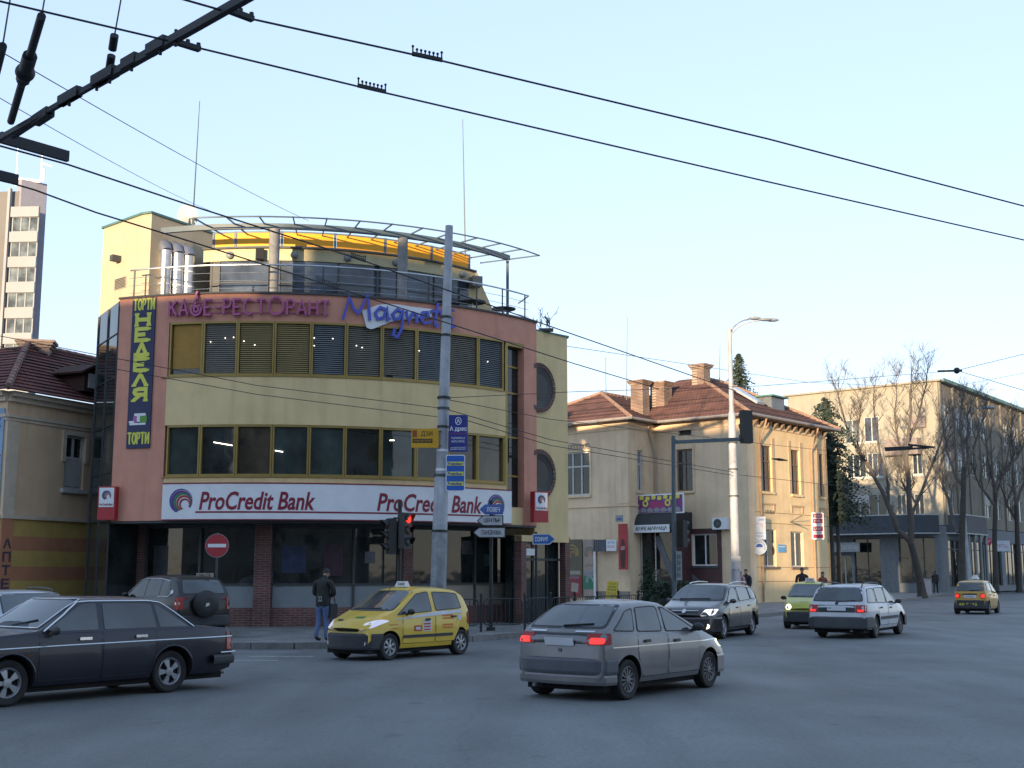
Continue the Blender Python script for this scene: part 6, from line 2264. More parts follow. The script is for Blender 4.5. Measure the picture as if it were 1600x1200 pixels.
wire([pole_at(6.55) + Vector((0.17, 0, 0)), at(860, 687, 41), at(1147, 738, 55.9)], 0.012, 'upper of two wires between the tall pole and the lamp post', PW, name='span_wire', n=5)
wire([pole_at(6.4) + Vector((0.17, 0, 0)), at(860, 696, 41), at(1147, 743, 55.9)], 0.012, 'lower of two wires between the tall pole and the lamp post', PW, name='span_wire', n=5)
wire([at(1155, 742, 55.9), at(1290, 757, 64), at(1450, 770, 75)], 0.012, 'wire from the lamp post across the ochre wall', None, name='span_wire', n=5)
wire([at(880, 540, 48), at(1000, 558, 58), at(1260, 597, 80), at(1420, 605, 90)], 0.012, 'thin wire across the sky above the cafe house roof', None, name='span_wire', n=5)
wire([at(1490, 604, 80), at(1600, 583, 84), at(1690, 566, 88)], 0.012, 'thin wire above the grey roof at the right edge', None, name='span_wire', n=4)
c = at(1495, 579, 60)
mb = MB()
mb.bar(c + Vector((-0.9, 0.1, -0.02)), c + Vector((0.25, 0, 0)), 0.09, 0.09)
mb.ball(c, 0.16, 6)
tag(mb.build('wire_junction', M_WIRE, loc=c), 'dark clamp where the span wires fork above the bare tree', 'clamp')
c = at(1418, 702, 62)
mb = MB()
mb.bar(c + Vector((-1.1, 0, -0.05)), c + Vector((1.2, 0.4, 0.12)), 0.12, 0.1)
mb.bar(c + Vector((-1.0, 0.5, 0.1)), c + Vector((0.3, 0.1, 0.12)), 0.1, 0.1)
mb.bar(c + Vector((0.2, 0.5, 0.28)), c + Vector((1.4, 0.1, 0.1)), 0.1, 0.1)
tag(mb.build('wire_switch', M_WIRE, loc=c), 'dark trolley wire switch in front of the bare tree crown', 'clamp')
c = at(1218, 718, 60)
mb = MB()
mb.tube([c + Vector((-0.4, 0, 0.04)), c, c + Vector((0.4, 0, -0.05))], [0.02, 0.07, 0.02], 8)
tag(mb.build('wire_insulator', M_WIRE, loc=c), 'small dark insulator before the ochre wall', 'insulator')
# section insulators on the two upper wires
def splice(wp, f0, f1, label):
    P, Q = atz(*f0), atz(*f1)
    d = (Q - P).normalized()
    L = (Q - P).length
    s_ = thing('wire_splice', label, 'wire fitting', P, 0, 'comb like fittings clamped on the trolley wires')
    mb = MB()
    mb.bar(P + ZU * 0.012, Q + ZU * 0.012, 0.016, 0.035)
    b = mb.build('bar', M_WIRE, s_)
    n = 8
    for k in range(n):
        p = P + d * L * (k + 0.15) / (n - 0.7)
        mb = MB()
        hh = 0.055 if k in (0, n - 1) else 0.035
        mb.tube([p + ZU * 0.02, p + ZU * (0.02 + hh)], 0.007, 6)
        mb.ball(p + ZU * (0.022 + hh), 0.012, 6)
        mb.build('screw', M_WIRE, b)
splice(W1, (644, 86), (691, 96), 'comb like fitting on the uppermost trolley wire')
splice(W2, (559, 135.5), (603, 145.5), 'comb like fitting on the second trolley wire, left of the upper one')
splice(W3, (548, 401.5), (571, 409), 'comb like fitting on the wire before the penthouse windows')
splice(W4, (503, 442.5), (526, 449.5), 'comb like fitting on the lower wire above the salmon parapet')
# overhead crossing at the upper left: trolley frog beams and insulator rods
A, B = atz(0, 216), atz(375, 2)
dd_ = (A - B)
A = A + dd_ * 0.05
B = B - dd_ * 0.06
oc = thing('wire_crossing', 'heavy dark overhead wire crossing beam at the upper left corner', 'wire fitting', A)
m_ = lambda f: A.lerp(B, f)
mb = MB()
mb.bar(m_(0.0), m_(0.52), 0.035, 0.05)
mb.bar(m_(0.52), m_(1.0), 0.055, 0.065)
mb.build('beam', M_WIRE, oc)
for f0, f1, w in ((0.32, 0.40, 0.09), (0.46, 0.54, 0.12), (0.57, 0.62, 0.1), (0.66, 0.72, 0.11)):
    mb = MB()
    mb.bar(m_(f0) + ZU * 0.02, m_(f1) + ZU * 0.02, w * 0.7, 0.09)
    mb.build('clamp', M_WIRE, oc)
for f in (0.36, 0.47, 0.52, 0.6, 0.7, 0.75):
    mb = MB()
    mb.tube([m_(f) - ZU * 0.07, m_(f) + ZU * 0.07], 0.014, 6)
    mb.build('bolt', M_WIRE, oc)
q0, q1 = atz(20, 213), atz(118, 148)
mb = MB()
mb.bar(q0, q0.lerp(q1, 0.65), 0.04, 0.05)
mb.bar(q0.lerp(q1, 0.38), q0.lerp(q1, 0.62), 0.085, 0.085)
mb.tube([q0.lerp(q1, 0.6), q1], 0.012, 6)
mb.build('tie_rod', M_WIRE, oc)
for p0, p1, w in ((atz(352, 14), atz(395, 30), 0.05), (atz(270, 64), atz(312, 77), 0.05)):
    mb = MB()
    mb.bar(p0, p1, w, 0.04)
    for f in (0.1, 0.55, 0.95):
        p = p0.lerp(p1, f)
        mb.tube([p, p + ZU * 0.05], 0.018, 6)
    mb.build('wire_shoe', M_WIRE, oc)
for a, b, lab in (((0, 222), (106, 252), 'upper'), ((-40, 272), (27, 288), 'lower')):
    p0, p1 = atz(*a), atz(*b)
    mb = MB()
    mb.bar(p0 + ZU * 0.05, p1 + ZU * 0.05, 0.05, 0.11)
    o = mb.build('wire_runner', M_WIRE, loc=p0)
    tag(o, 'long dark runner plate on the %s wire at the left edge' % lab, 'wire fitting', 'runner plates on the trolley wires')
def insulator(px0, py0, px1, py1, Y0, Y1, label, big=True, topx=None):
    p, q = at(px0, py0, Y0), at(px1, py1, Y1)
    o = thing('insulator_rod', label, 'insulator', p, 0, 'insulators hanging above the wire crossing')
    mb = MB()
    mb.tube([p, p.lerp(q, 0.42)], 0.035, 10)
    mb.tube([p.lerp(q, 0.6), q], 0.035, 10)
    mb.build('rod', M_WIRE, o, smooth=50)
    if big:
        mb = MB()
        mb.tube([p.lerp(q, 0.34), p.lerp(q, 0.56)], 0.062, 10)
        mb.build('sleeve', M_WIRE, o, smooth=50)
        mb = MB()
        mb.ball(p.lerp(q, 0.49), 0.085, 10)
        mb.build('knob', M_WIRE, o, smooth=50)
    mb = MB()
    t = at(*topx, Y0 + 0.5)
    mb.tube([p, t], 0.007, 5)
    mb.build('hanger_wire', M_WIRE, o)
insulator(65, 25, 17, 190, 9.4, 11.4, 'dark insulator rod with a round knob hanging at the upper left', True, (76, -40))
insulator(4, 72, -20, 170, 9.4, 11.0, 'insulator rod cut by the left edge of the picture', False, (22, -40))
insulator(179, 55, 171, 108, 9.9, 10.15, 'short insulator standing on the crossing beam', False, (196, -40))
# lightning rods and aerials behind the cafe house
def rod(px0, py0, px1, py1, Y, label, r=0.03):
    a, b = at(px0, py0, Y), at(px1, py1, Y)
    mb = MB()
    mb.tube([a, b], [r, r * 0.6], 6)
    tag(mb.build('lightning_rod', M_STEELG, loc=a, smooth=60), label, 'rod')
rod(979, 625, 980, 495, 78, 'tall rod behind the left chimneys of the cafe house')
rod(947, 615, 946, 558, 76, 'short rod on the hip ridge of the left wing roof')
rod(1124, 600, 1125, 540, 79, 'rod left of the lamp post behind the single chimney')
def aerial(px, py0, py1, Y, label):
    a, b = at(px, py0, Y), at(px - 1, py1, Y)
    o = thing('roof_aerial', label, 'aerial', a)
    mb = MB()
    mb.tube([a, b], 0.025, 6)
    mb.build('mast', M_SILV, o)
    mb = MB()
    q = a.lerp(b, 0.75)
    mb.tube([q + Vector((-0.5, 0, 0)), q + Vector((0.9, 0.2, 0.1))], 0.02, 5)
    mb.build('boom', M_SILV, o)
aerial(1480, 600, 575, 112, 'thin television aerial behind the office roof corner')
aerial(1546, 628, 603, 128, 'thin television aerial further back on the office roof')
# second street lamp up the right street
b = at(1516, 905, 104); b.z = 0.146
s2 = thing('street_lamp', 'pale lamp post standing among the tree trunks at the far right', 'street lamp', b)
mb = MB()
t = at(1503, 650, 104)
mb.tube([b, Vector((b.x - 0.25, b.y, 7)), Vector((t.x + 0.3, t.y, t.z))], [0.16, 0.13, 0.10], 12)
mb.build('pole', M_POLE, s2, smooth=40)
mb = MB()
e = at(1545, 637, 104)
mb.tube([Vector((t.x + 0.3, t.y, t.z)), t + Vector((0.6, 0, 0.6)), e], 0.05, 8)
mb.build('lamp_arm', M_POLE, s2, smooth=40)
mb = MB()
mb.ball(e, 0.5, 8, (1.2, 0.45, 0.28))
mb.build('lamp_head', M_FROST, s2, smooth=60)

# ------------------------------------------------------------------ vehicles
M_CGLASS = glass_mat('car_glass', (0.040, 0.052, 0.060), 0.04, 0.08, 1.5, 1.0)
M_TYRE = mat('tyre_rubber', (0.018, 0.018, 0.018), 0.8, var=0.25, scale=8)
M_RIM = mat('alloy_rim', (0.34, 0.35, 0.37), 0.4, 0.6, var=0.15, scale=9)
M_RIMD = mat('dirty_rim', (0.16, 0.16, 0.165), 0.55, 0.4, var=0.25, scale=9)
M_RUB = mat('bumper_plastic', (0.035, 0.038, 0.044), 0.6, var=0.2, scale=5)
M_CHROME = mat('chrome_trim', (0.62, 0.64, 0.66), 0.22, 0.9, var=0.05)
M_UNDER = mat('underbody_black', (0.010, 0.010, 0.010), 0.9, var=0)
M_LAMP = mat('lamp_glass', (0.55, 0.57, 0.6), 0.12, 0.3, var=0.1, scale=20)
M_LAMPON = mat('lit_headlamp', (1.0, 0.85, 0.6), 0.3, var=0, emit=0.9)
M_TAIL = mat('tail_lamp_red', (0.30, 0.012, 0.012), 0.25, var=0.1, scale=20)
M_TAILON = mat('lit_tail_lamp', (0.9, 0.04, 0.03), 0.3, var=0, emit=0.2)
M_AMBER = mat('amber_lens', (0.55, 0.16, 0.02), 0.25, var=0.1)
M_PLATE = mat('number_plate', (0.70, 0.73, 0.78), 0.5, var=0.05)
def paint(name, col, rough=0.38, metal=0.0, coat=0.6, dirt=0.14):
    return mat(name, col, rough, metal, var=dirt, scale=1.6, coat=coat)

def interp(tab, x):
    if x <= tab[0][0]:
        return tab[0][1]
    for (a, b), (c, d) in zip(tab[:-1], tab[1:]):
        if x <= c:
            return b + (d - b) * (x - a) / (c - a) if c > a else d
    return tab[-1][1]
def smooth_tab(tab, w):
    x0, x1 = tab[0][0], tab[-1][0]
    def fn(x):
        s = 0.0
        for k in range(-4, 5):
            s += interp(tab, min(max(x + w * k / 4, x0), x1))
        return s / 9
    return fn

class Car:
    def __init__(s, name, label, cat, col, top, belt, wb, W, ty, rt, zs=0.2, tumble=0.30, nose=0.16, tail=0.08, endw=0.86, arch=0.055, group=None, smooth_w=0.07):
        s.root = thing(name, label, cat, (0, 0, 0), 0, group, world=False)
        s.col, s.wb, s.W, s.ty, s.rt, s.zs = col, wb, W, ty, rt, zs
        s.top, s.belt = smooth_tab(top, smooth_w), smooth_tab(belt, 0.1)
        s.x0, s.x1 = top[0][0], top[-1][0]
        s.tumble, s.nose, s.tail, s.endw = tumble, nose, tail, endw
        s.arch_r = rt + arch
        s.body()
    def w(s, x):
        d0, d1 = (x - s.x0) / 0.75, (s.x1 - x) / 0.8
        t = min(d0, d1)
        return s.W * (1 - (1 - s.endw) * (1 - t) ** 2) if t < 1 else s.W
    def warp(s, x, y):
        f = (y / s.W) ** 2
        xm = (s.x0 + s.x1) / 2
        if x > xm:
            return x - s.nose * f * ((x - xm) / (s.x1 - xm)) ** 2
        return x + s.tail * f * ((xm - x) / (xm - s.x0)) ** 2
    def section(s, x):
        w, zt = s.w(x), s.top(x)
        zb = min(s.belt(x), zt - 0.02)
        e = min(1.0, max(0.0, min((x - s.x0), (s.x1 - x)) / 0.35))
        zs = s.zs + 0.07 * (1 - e)
        h = zt - zb
        tm = s.tumble * h
        yg = w * 0.945
        pts = [(0, zs), (w * 0.8, zs), (w * 0.93, zs + 0.03), (w * 0.975, zs + 0.12), (w * 1.0, zs + (zb - zs) * 0.42), (w * 1.0, zs + (zb - zs) * 0.68), (w * 0.99, zb - 0.05), (w * 0.965, zb - 0.004), (yg, zb + 0.001),
               (yg - tm * 0.3, zb + h * 0.33), (yg - tm * 0.62, zb + h * 0.66), (yg - tm * 0.9 - 0.0, zb + h * 0.86), (yg - tm - 0.05, zb + h * 0.955), (yg - tm - 0.16, zb + h * 0.99), ((yg - tm) * 0.4, zt + 0.012), (0, zt + 0.018)]
        return pts
    def body(s):
        xs = []
        n = 58
        for k in range(n + 1):
            xs.append(s.x0 + (s.x1 - s.x0) * k / n)
        xs = sorted(set([s.x0, s.x0 + 0.015, s.x1 - 0.015, s.x1] + xs))
        bm = bmesh.new()
        rings = []
        for i, x in enumerate(xs):
            sec = s.section(x)
            if i in (0, len(xs) - 1):
                c = sum(p[1] for p in sec) / len(sec)
                sec = [(y * 0.97, c + (z - c) * 0.97) for y, z in sec]
            full = sec + [(-y, z) for y, z in sec[-2:0:-1]]
            rings.append([bm.verts.new((s.warp(x, y), y, z)) for y, z in full])
        m = len(rings[0])
        for a, b in zip(rings[:-1], rings[1:]):
            for j in range(m):
                bm.faces.new((a[j], b[j], b[(j + 1) % m], a[(j + 1) % m]))
        bm.faces.new(rings[0])
        bm.faces.new(rings[-1][::-1])
        bmesh.ops.recalc_face_normals(bm, faces=bm.faces)
        s.bvh = BVHTree.FromBMesh(bm)
        me = bpy.data.meshes.new('body')
        bm.to_mesh(me)
        bm.free()
        me.materials.append(s.col)
        me.materials.append(M_UNDER)
        o = bpy.data.objects.new('body', me)
        COL.objects.link(o)
        cut = MB()
        for sx in (-1, 1):
            for sy in (-1, 1):
                c = Vector((sx * s.wb / 2, sy * (s.W + 0.2), s.rt + 0.01))
                cut.tube([c, c - Vector((0, sy * 0.55, 0))], s.arch_r, 36, 1)
        co = cut.build('cutter', [s.col, M_UNDER])
        cb = bmesh.new()
        cb.from_mesh(co.data)
        bmesh.ops.recalc_face_normals(cb, faces=cb.faces)
        cb.to_mesh(co.data)
        cb.free()
        md = o.modifiers.new('arch', 'BOOLEAN')
        md.object = co
        md.operation = 'DIFFERENCE'
        md.solver = 'EXACT'
        dg = bpy.context.evaluated_depsgraph_get()
        me2 = bpy.data.meshes.new_from_object(o.evaluated_get(dg))
        bpy.data.objects.remove(o)
        cm = co.data
        bpy.data.objects.remove(co)
        me2.name = 'body'
        while len(me2.materials) < 2:
            me2.materials.append(M_UNDER)
        me2.materials[0], me2.materials[1] = s.col, M_UNDER
        for p in me2.polygons:
            if p.normal.z < -0.5 and p.center.z < s.zs + 0.1:
                p.material_index = 1
        me2.polygons.foreach_set('use_smooth', [True] * len(me2.polygons))
        me2.set_sharp_from_angle(angle=R(32))
        s.bodyo = link('body', me2, s.root)
    def hit(s, axis, a, b):
        if axis in 'LR':
            sg = 1 if axis == 'L' else -1
            h = s.bvh.ray_cast(Vector((a, 3 * sg, b)), Vector((0, -sg, 0)))
            d = Vector((0, sg, 0))
        elif axis in 'FB':
            sg = 1 if axis == 'F' else -1
            h = s.bvh.ray_cast(Vector((6 * sg, a, b)), Vector((-sg, 0, 0)))
            d = Vector((sg, 0, 0))
        else:
            h = s.bvh.ray_cast(Vector((a, b, 4)), Vector((0, 0, -1)))
            d = Vector((0, 0, 1))
        if h[0] is None:
            q = Vector((a, 0, b)) if axis in 'LR' else (Vector((0, a, b)) if axis in 'FB' else Vector((a, b, 0)))
            if axis in 'LR':
                q.y = d.y * s.W
            elif axis in 'FB':
                q.x = s.x1 - 0.1 if axis == 'F' else s.x0 + 0.1
            else:
                q.z = 1
            h = s.bvh.find_nearest(q)
        n = h[1]
        if n.dot(d) < 0:
            n = -n
        return h[0], n, d
    def decal(s, name, axis, poly, m, off=0.005, parent=None, skirt=0.0, grid=0.12, smooth=30, mi=None):
        bm = bmesh.new()
        f = bm.faces.new([bm.verts.new((u, v, 0)) for u, v in poly])
        us = [p[0] for p in poly]; vs = [p[1] for p in poly]
        for k in range(1, int((max(us) - min(us)) / grid) + 1):
            bmesh.ops.bisect_plane(bm, geom=bm.verts[:] + bm.edges[:] + bm.faces[:], plane_co=(min(us) + k * grid, 0, 0), plane_no=(1, 0, 0))
        for k in range(1, int((max(vs) - min(vs)) / grid) + 1):
            bmesh.ops.bisect_plane(bm, geom=bm.verts[:] + bm.edges[:] + bm.faces[:], plane_co=(0, min(vs) + k * grid, 0), plane_no=(0, 1, 0))
        d0 = None
        nrm = {}
        for v in bm.verts:
            p, n, d = s.hit(axis, v.co.x, v.co.y)
            d0 = d
            v.co = p + n * off
            nrm[v] = n
        bm.normal_update()
        tot = sum((f.normal * f.calc_area() for f in bm.faces), Vector())
        if tot.dot(d0) < 0:
            bmesh.ops.reverse_faces(bm, faces=bm.faces)
        if skirt > 0:
            be = [e for e in bm.edges if e.is_boundary]
            mp = {}
            for e in be:
                for v in e.verts:
                    if v not in mp:
                        mp[v] = bm.verts.new(v.co - nrm[v] * skirt)
            for e in be:
                f = e.link_faces[0]
                lp = [l for l in f.loops if l.edge == e][0]
                a, b = lp.vert, lp.link_loop_next.vert
                bm.faces.new((b, a, mp[a], mp[b]))
        me = bpy.data.meshes.new(name)
        bm.to_mesh(me)
        bm.free()
        me.materials.append(m)
        me.polygons.foreach_set('use_smooth', [True] * len(me.polygons))
        me.set_sharp_from_angle(angle=R(smooth))
        return link(name, me, parent or s.root)
    def both(s, name, poly, m, off=0.005, **k):
        return [s.decal(name, ax, poly, m, off, **k) for ax in 'LR']
    def mirr(s, name, axis, poly, m, off=0.005, **k):
        return [s.decal(name, axis, [(u * sg, v) for u, v in poly], m, off, **k) for sg in (1, -1)]
    def line(s, name, axis, pts, r, m, off=0.0, parent=None, step=0.1):
        P = []
        for (a, b), (c, d) in zip(pts[:-1], pts[1:]):
            n = max(1, int(math.hypot(c - a, d - b) / step))
            for k in range(n):
                P.append((a + (c - a) * k / n, b + (d - b) * k / n))
        P.append(pts[-1])
        Q = []
        for a, b in P:
            p, n, d = s.hit(axis, a, b)
            Q.append(p + n * off)
        mb = MB()
        mb.tube(Q, r, 6)
        return mb.build(name, m, parent or s.root, smooth=50)
    def win_poly(s, x0b, x0t, x1b, x1t, drop=0.085, up=0.03, r=0.045):
        n = 6
        bot = [(x0b + (x1b - x0b) * k / n, s.belt(x0b + (x1b - x0b) * k / n) + up) for k in range(n + 1)]
        topp = [(x1t + (x0t - x1t) * k / n, s.top(x1t + (x0t - x1t) * k / n) - drop) for k in range(n + 1)]
        P = bot + topp
        cor = {0, n, n + 1, 2 * n + 1}
        out = []
        N = len(P)
        for k in range(N):
            if k in cor:
                p0, p, p1 = Vector(P[k - 1]), Vector(P[k]), Vector(P[(k + 1) % N])
                a, b = p0 - p, p1 - p
                if a.length < 1e-4 or b.length < 1e-4:
                    out.append(tuple(p)); continue
                rr = min(r, a.length * 0.45, b.length * 0.45)
                a.normalize(); b.normalize()
                for t in (0, 0.33, 0.67, 1):
                    q = (p + a * rr) * (1 - t) ** 2 + p * 2 * t * (1 - t) + (p + b * rr) * t * t
                    out.append((q.x, q.y))
            else:
                out.append(P[k])
        return out
    def side_windows(s, lst, trim=None, g=None, **k):
        for ax in 'LR':
            for q in lst:
                P = s.win_poly(*q, **k)
                s.decal('side_window', ax, P, g or M_CGLASS, 0.006, grid=0.15)
                if trim:
                    s.line('window_trim', ax, P + [P[0]], 0.009, trim, 0.006, step=0.2)
    def glass(s, name, axis, zb, hb, zt, ht, frame=0.028, r=0.07, parent=None):
        P = rnd_poly([(-hb, zb), (hb, zb), (ht, zt), (-ht, zt)], r)
        s.decal('window_seal', axis, rnd_poly([(-hb - frame, zb - frame * 0.7), (hb + frame, zb - frame * 0.7), (ht + frame, zt + frame * 0.7), (-ht - frame, zt + frame * 0.7)], r), M_RUB, 0.004, grid=0.15, parent=parent)
        return s.decal(name, axis, P, M_CGLASS, 0.010, grid=0.15, parent=parent)
    def doors(s, lst, handle_m, hz=0.1, hs=0.2):
        """each door: polygon corners in x along sill and belt"""
        for ax in 'LR':
            for x0, x1, z0, cut0, cut1 in lst:
                zt0, zt1 = s.belt(x0 + cut0) + 0.0, s.belt(x1) + 0.0
                P = [(x0 + cut0, z0), (x1 + cut1, z0), (x1, z0 + 0.18), (x1, zt1), (x0, s.belt(x0)), (x0, z0 + 0.3)]
                P = rnd_poly(P, 0.04, 2)
                g = s.decal('door_gap', ax, P, M_UNDER, 0.002, grid=0.25)
                cx = sum(p[0] for p in P) / len(P); cz = sum(p[1] for p in P) / len(P)
                Q = [(p[0] + (0.011 if p[0] < cx else -0.011), p[1] + (0.010 if p[1] < cz else 0.012)) for p in P]
                dr = s.decal('door', ax, Q, s.col, 0.0045, grid=0.25)
                g.parent = dr
                hx = x0 + 0.12 + hs * 0.3
                zz = (zt0 + zt1) / 2 - hz
                s.decal('handle', ax, rnd_poly([(hx, zz - 0.02), (hx + hs, zz - 0.02), (hx + hs, zz + 0.02), (hx, zz + 0.02)], 0.015), handle_m, 0.03, parent=dr, skirt=0.03)
    def bumper(s, end, z0, z1, m, reach=0.35, out=0.03, name='bumper'):
        """a band that wraps round one end of the car"""
        xe = s.x1 if end == 'F' else s.x0
        reach = min(reach, abs(xe) - s.wb / 2 - s.arch_r - 0.05)
        sg = 1 if end == 'F' else -1
        path = []
        for k in range(8):
            x = xe - sg * reach * (1 - k / 7.0) - (0 if k < 7 else sg * 0.0)
            x = xe - sg * (reach * (1 - k / 7.0) + 0.02)
            y = s.w(x) + out
            path.append((s.warp(x, y), y))
        wE = s.w(xe)
        for k in range(1, 12):
            y = wE * (1 - 2 * k / 12.0) * 0.97
            x = s.warp(xe, y) + sg * out
            path.append((x, y))
        for k in range(8):
            x = xe - sg * (reach * k / 7.0 + 0.02)
            y = -(s.w(x) + out)
            path.append((s.warp(x, y), y))
        prof = [(-0.05, z0), (-0.012, z0 + 0.01), (0, z0 + 0.05), (0, z1 - 0.04), (-0.015, z1 - 0.008), (-0.06, z1)]
        mb = MB()
        n = len(path)
        rows = []
        for k, (x, y) in enumerate(path):
            a, b = Vector(path[max(k - 1, 0)]), Vector(path[min(k + 1, n - 1)])
            d = (b - a).normalized()
            nn = Vector((-d.y, d.x)) if sg > 0 else Vector((d.y, -d.x))
            rows.append([(x + nn.x * o, y + nn.y * o, z) for o, z in prof])
        for a, b in zip(rows[:-1], rows[1:]):
            for j in range(len(prof) - 1):
                q = [a[j], a[j + 1], b[j + 1], b[j]]
                mb.face(q if sg > 0 else q[::-1])
        o = mb.build(name, m, s.root, smooth=35)
        return o
    def wheels(s, rim_m, style=0, width=0.19, front_steer=0.0):
        rr = s.rt * 0.64
        proto = None
        for sx in (1, -1):
            for sy in (1, -1):
                M = Matrix.Translation(Vector((sx * s.wb / 2, sy * s.ty, s.rt))) @ Matrix.Rotation(front_steer if sx > 0 else 0, 4, 'Z') @ Matrix.Rotation(-math.pi / 2 * sy, 4, 'X')
                if proto is None:
                    h = width / 2
                    t = MB()
                    t.lathe([(rr, -h * 0.8), (s.rt * 0.9, -h), (s.rt * 0.985, -h * 0.8), (s.rt, -h * 0.4), (s.rt, h * 0.4), (s.rt * 0.985, h * 0.8), (s.rt * 0.9, h), (rr * 1.04, h * 0.86), (rr, h * 0.8)], 32)
                    wo = t.build('wheel', M_TYRE, s.root, smooth=40)
                    rm = MB()
                    rm.lathe([(rr * 1.03, h * 0.84), (rr * 0.98, h * 0.95), (rr * 0.9, h * 0.78), (rr * 0.86, h * 0.35)], 28)
                    ns = (7, 5, 8, 12)[style]
                    rm.lathe([(rr * 0.34, h * 0.72), (rr * 0.3, h * 0.9), (rr * 0.12, h * 0.95), (0.001, h * 0.95)], 16)
                    for k in range(ns):
                        a0 = 2 * math.pi * k / ns
                        wd = (0.24, 0.34, 0.2, 0.14)[style]
                        i0, o0 = rr * 0.3, rr * 0.92
                        def pp(r_, a, z):
                            return (r_ * math.cos(a), r_ * math.sin(a), z)
                        rm.face([pp(i0, a0 - wd * 1.1, h * 0.8), pp(o0, a0 - wd * 0.8, h * 0.72), pp(o0, a0 + wd * 0.8, h * 0.72), pp(i0, a0 + wd * 1.1, h * 0.8)])
                        rm.face([pp(i0, a0 - wd * 1.1, h * 0.8), pp(i0, a0 - wd * 1.1, h * 0.4), pp(o0, a0 - wd * 0.8, h * 0.3), pp(o0, a0 - wd * 0.8, h * 0.72)])
                        rm.face([pp(o0, a0 + wd * 0.8, h * 0.72), pp(o0, a0 + wd * 0.8, h * 0.3), pp(i0, a0 + wd * 1.1, h * 0.4), pp(i0, a0 + wd * 1.1, h * 0.8)])
                    ro = rm.build('rim', rim_m, wo, smooth=35)
                    hb = MB()
                    hb.lathe([(rr * 0.97, h * 0.2), (0.001, h * 0.2)], 20)
                    hb.build('brake_disc', M_UNDER, wo)
                    proto = wo
                else:
                    wo = copy_tree(proto, s.root)
                wo.matrix_local = M
    def mirrors(s, x, m, z=None, sz=(0.1, 0.2, 0.13)):
        for sy in (1, -1):
            zb = (z or s.belt(x) + 0.08)
            mb = MB()
            c = Vector((x, sy * (s.W * 0.95 + 0.11), zb))
            mb.ball(c, 0.5, 6, sz)
            mb.bar(c + Vector((0, -sy * 0.05, -0.03)), c + Vector((0.03, -sy * 0.17, -0.08)), 0.06, 0.04)
            mb.build('wing_mirror', m, s.root, smooth=60)
    def plate(s, axis, z, txt, w=0.5, h=0.11, off=0.02, y=0.0):
        p = s.decal('number_plate', axis, [(y - w / 2, z - h / 2), (y + w / 2, z - h / 2), (y + w / 2, z + h / 2), (y - w / 2, z + h / 2)], M_PLATE, off, skirt=off * 0.9)
        hp, n, d = s.hit(axis, y, z)
        rt = Vector((0, 1, 0)) if axis == 'F' else Vector((0, -1, 0))
        up = d.cross(rt) if True else None
        up = Vector((0, 0, 1)) - d * 0
        q = s.hit(axis, y, z + h / 2)[0] - s.hit(axis, y, z - h / 2)[0]
        up = q.normalized()
        text(txt, hp + n * (off + 0.003), rt, up, h * 0.6, M_BLACK, 'plate_lettering', p, w=w * 0.84, bold=0.02)
        return p
    def side_text(s, txt, axis, x, z, h, m, w=None, bold=0.01, shear=0, off=0.012, name='lettering', parent=None):
        p, n, d = s.hit(axis, x, z)
        rt = {'L': Vector((-1, 0, 0)), 'R': Vector((1, 0, 0)), 'F': Vector((0, 1, 0)), 'B': Vector((0, -1, 0))}[axis]
        e = 0.06
        if axis in 'LR':
            q = s.hit(axis, x, z + e)[0] - s.hit(axis, x, z - e)[0]
        else:
            q = s.hit(axis, x, z + e)[0] - s.hit(axis, x, z - e)[0]
        up = q.normalized()
        text(txt, p + n * off, rt, up, h, m, name, parent or s.root, w=w, bold=bold, shear=shear)
    def wiper(s, axis, pts):
        s.line('wiper', axis, pts, 0.012, M_BLACK, 0.022)
    def rails(s, x0, x1, y, m):
        for sy in (1, -1):
            mb = MB()
            z0, z1 = s.top(x0) - 0.01, s.top(x1) - 0.01
            zm = max(s.top((x0 + x1) / 2), z0, z1) + 0.055
            mb.tube([(x0, sy * y, z0), (x0 + 0.12, sy * y, zm - 0.01), ((x0 + x1) / 2, sy * y, zm + 0.01), (x1 - 0.14, sy * y, zm - 0.02), (x1, sy * y, z1)], 0.018, 8)
            mb.build('roof_rail', m, s.root, smooth=60)
    def under(s):
        mb = MB()
        mb.box(((s.x0 + s.x1) / 2, 0, s.zs - 0.01), (s.x1 - s.x0 - 0.35, s.W * 1.62, 0.10))
        mb.build('underbody', M_UNDER, s.root)
    def exhaust(s, y):
        mb = MB()
        mb.tube([(s.x0 + 0.4, y, s.zs + 0.0), (s.x0 - 0.02, y, s.zs + 0.0)], 0.028, 8)
        mb.build('exhaust', M_RIMD, s.root)
    def place(s, px1, py1, px2, py2, side, heading=None, z=0.0):
        """px1: image ground point of the front wheel on the side we see, px2: of the rear wheel"""
        a, b = gnd(px1, py1, z), gnd(px2, py2, z)
        d = (a - b).to_2d().normalized() if heading is None else Vector(heading).normalized()
        nl = Vector((-d.y, d.x))
        sg = 1 if side == 'L' else -1
        mid = ((a + b) / 2).to_2d() - nl * sg * s.ty
        s.root.location = (mid.x, mid.y, z)
        s.root.rotation_euler = (0, 0, math.atan2(d.y, d.x))
    def put_at(s, x, y, heading, z=0.0):
        s.root.location = (x, y, z)
        s.root.rotation_euler = (0, 0, math.atan2(heading[1], heading[0]))
def band(z0, z1, y0, y1):
    return [(y0, z0), (y1, z0), (y1, z1), (y0, z1)]

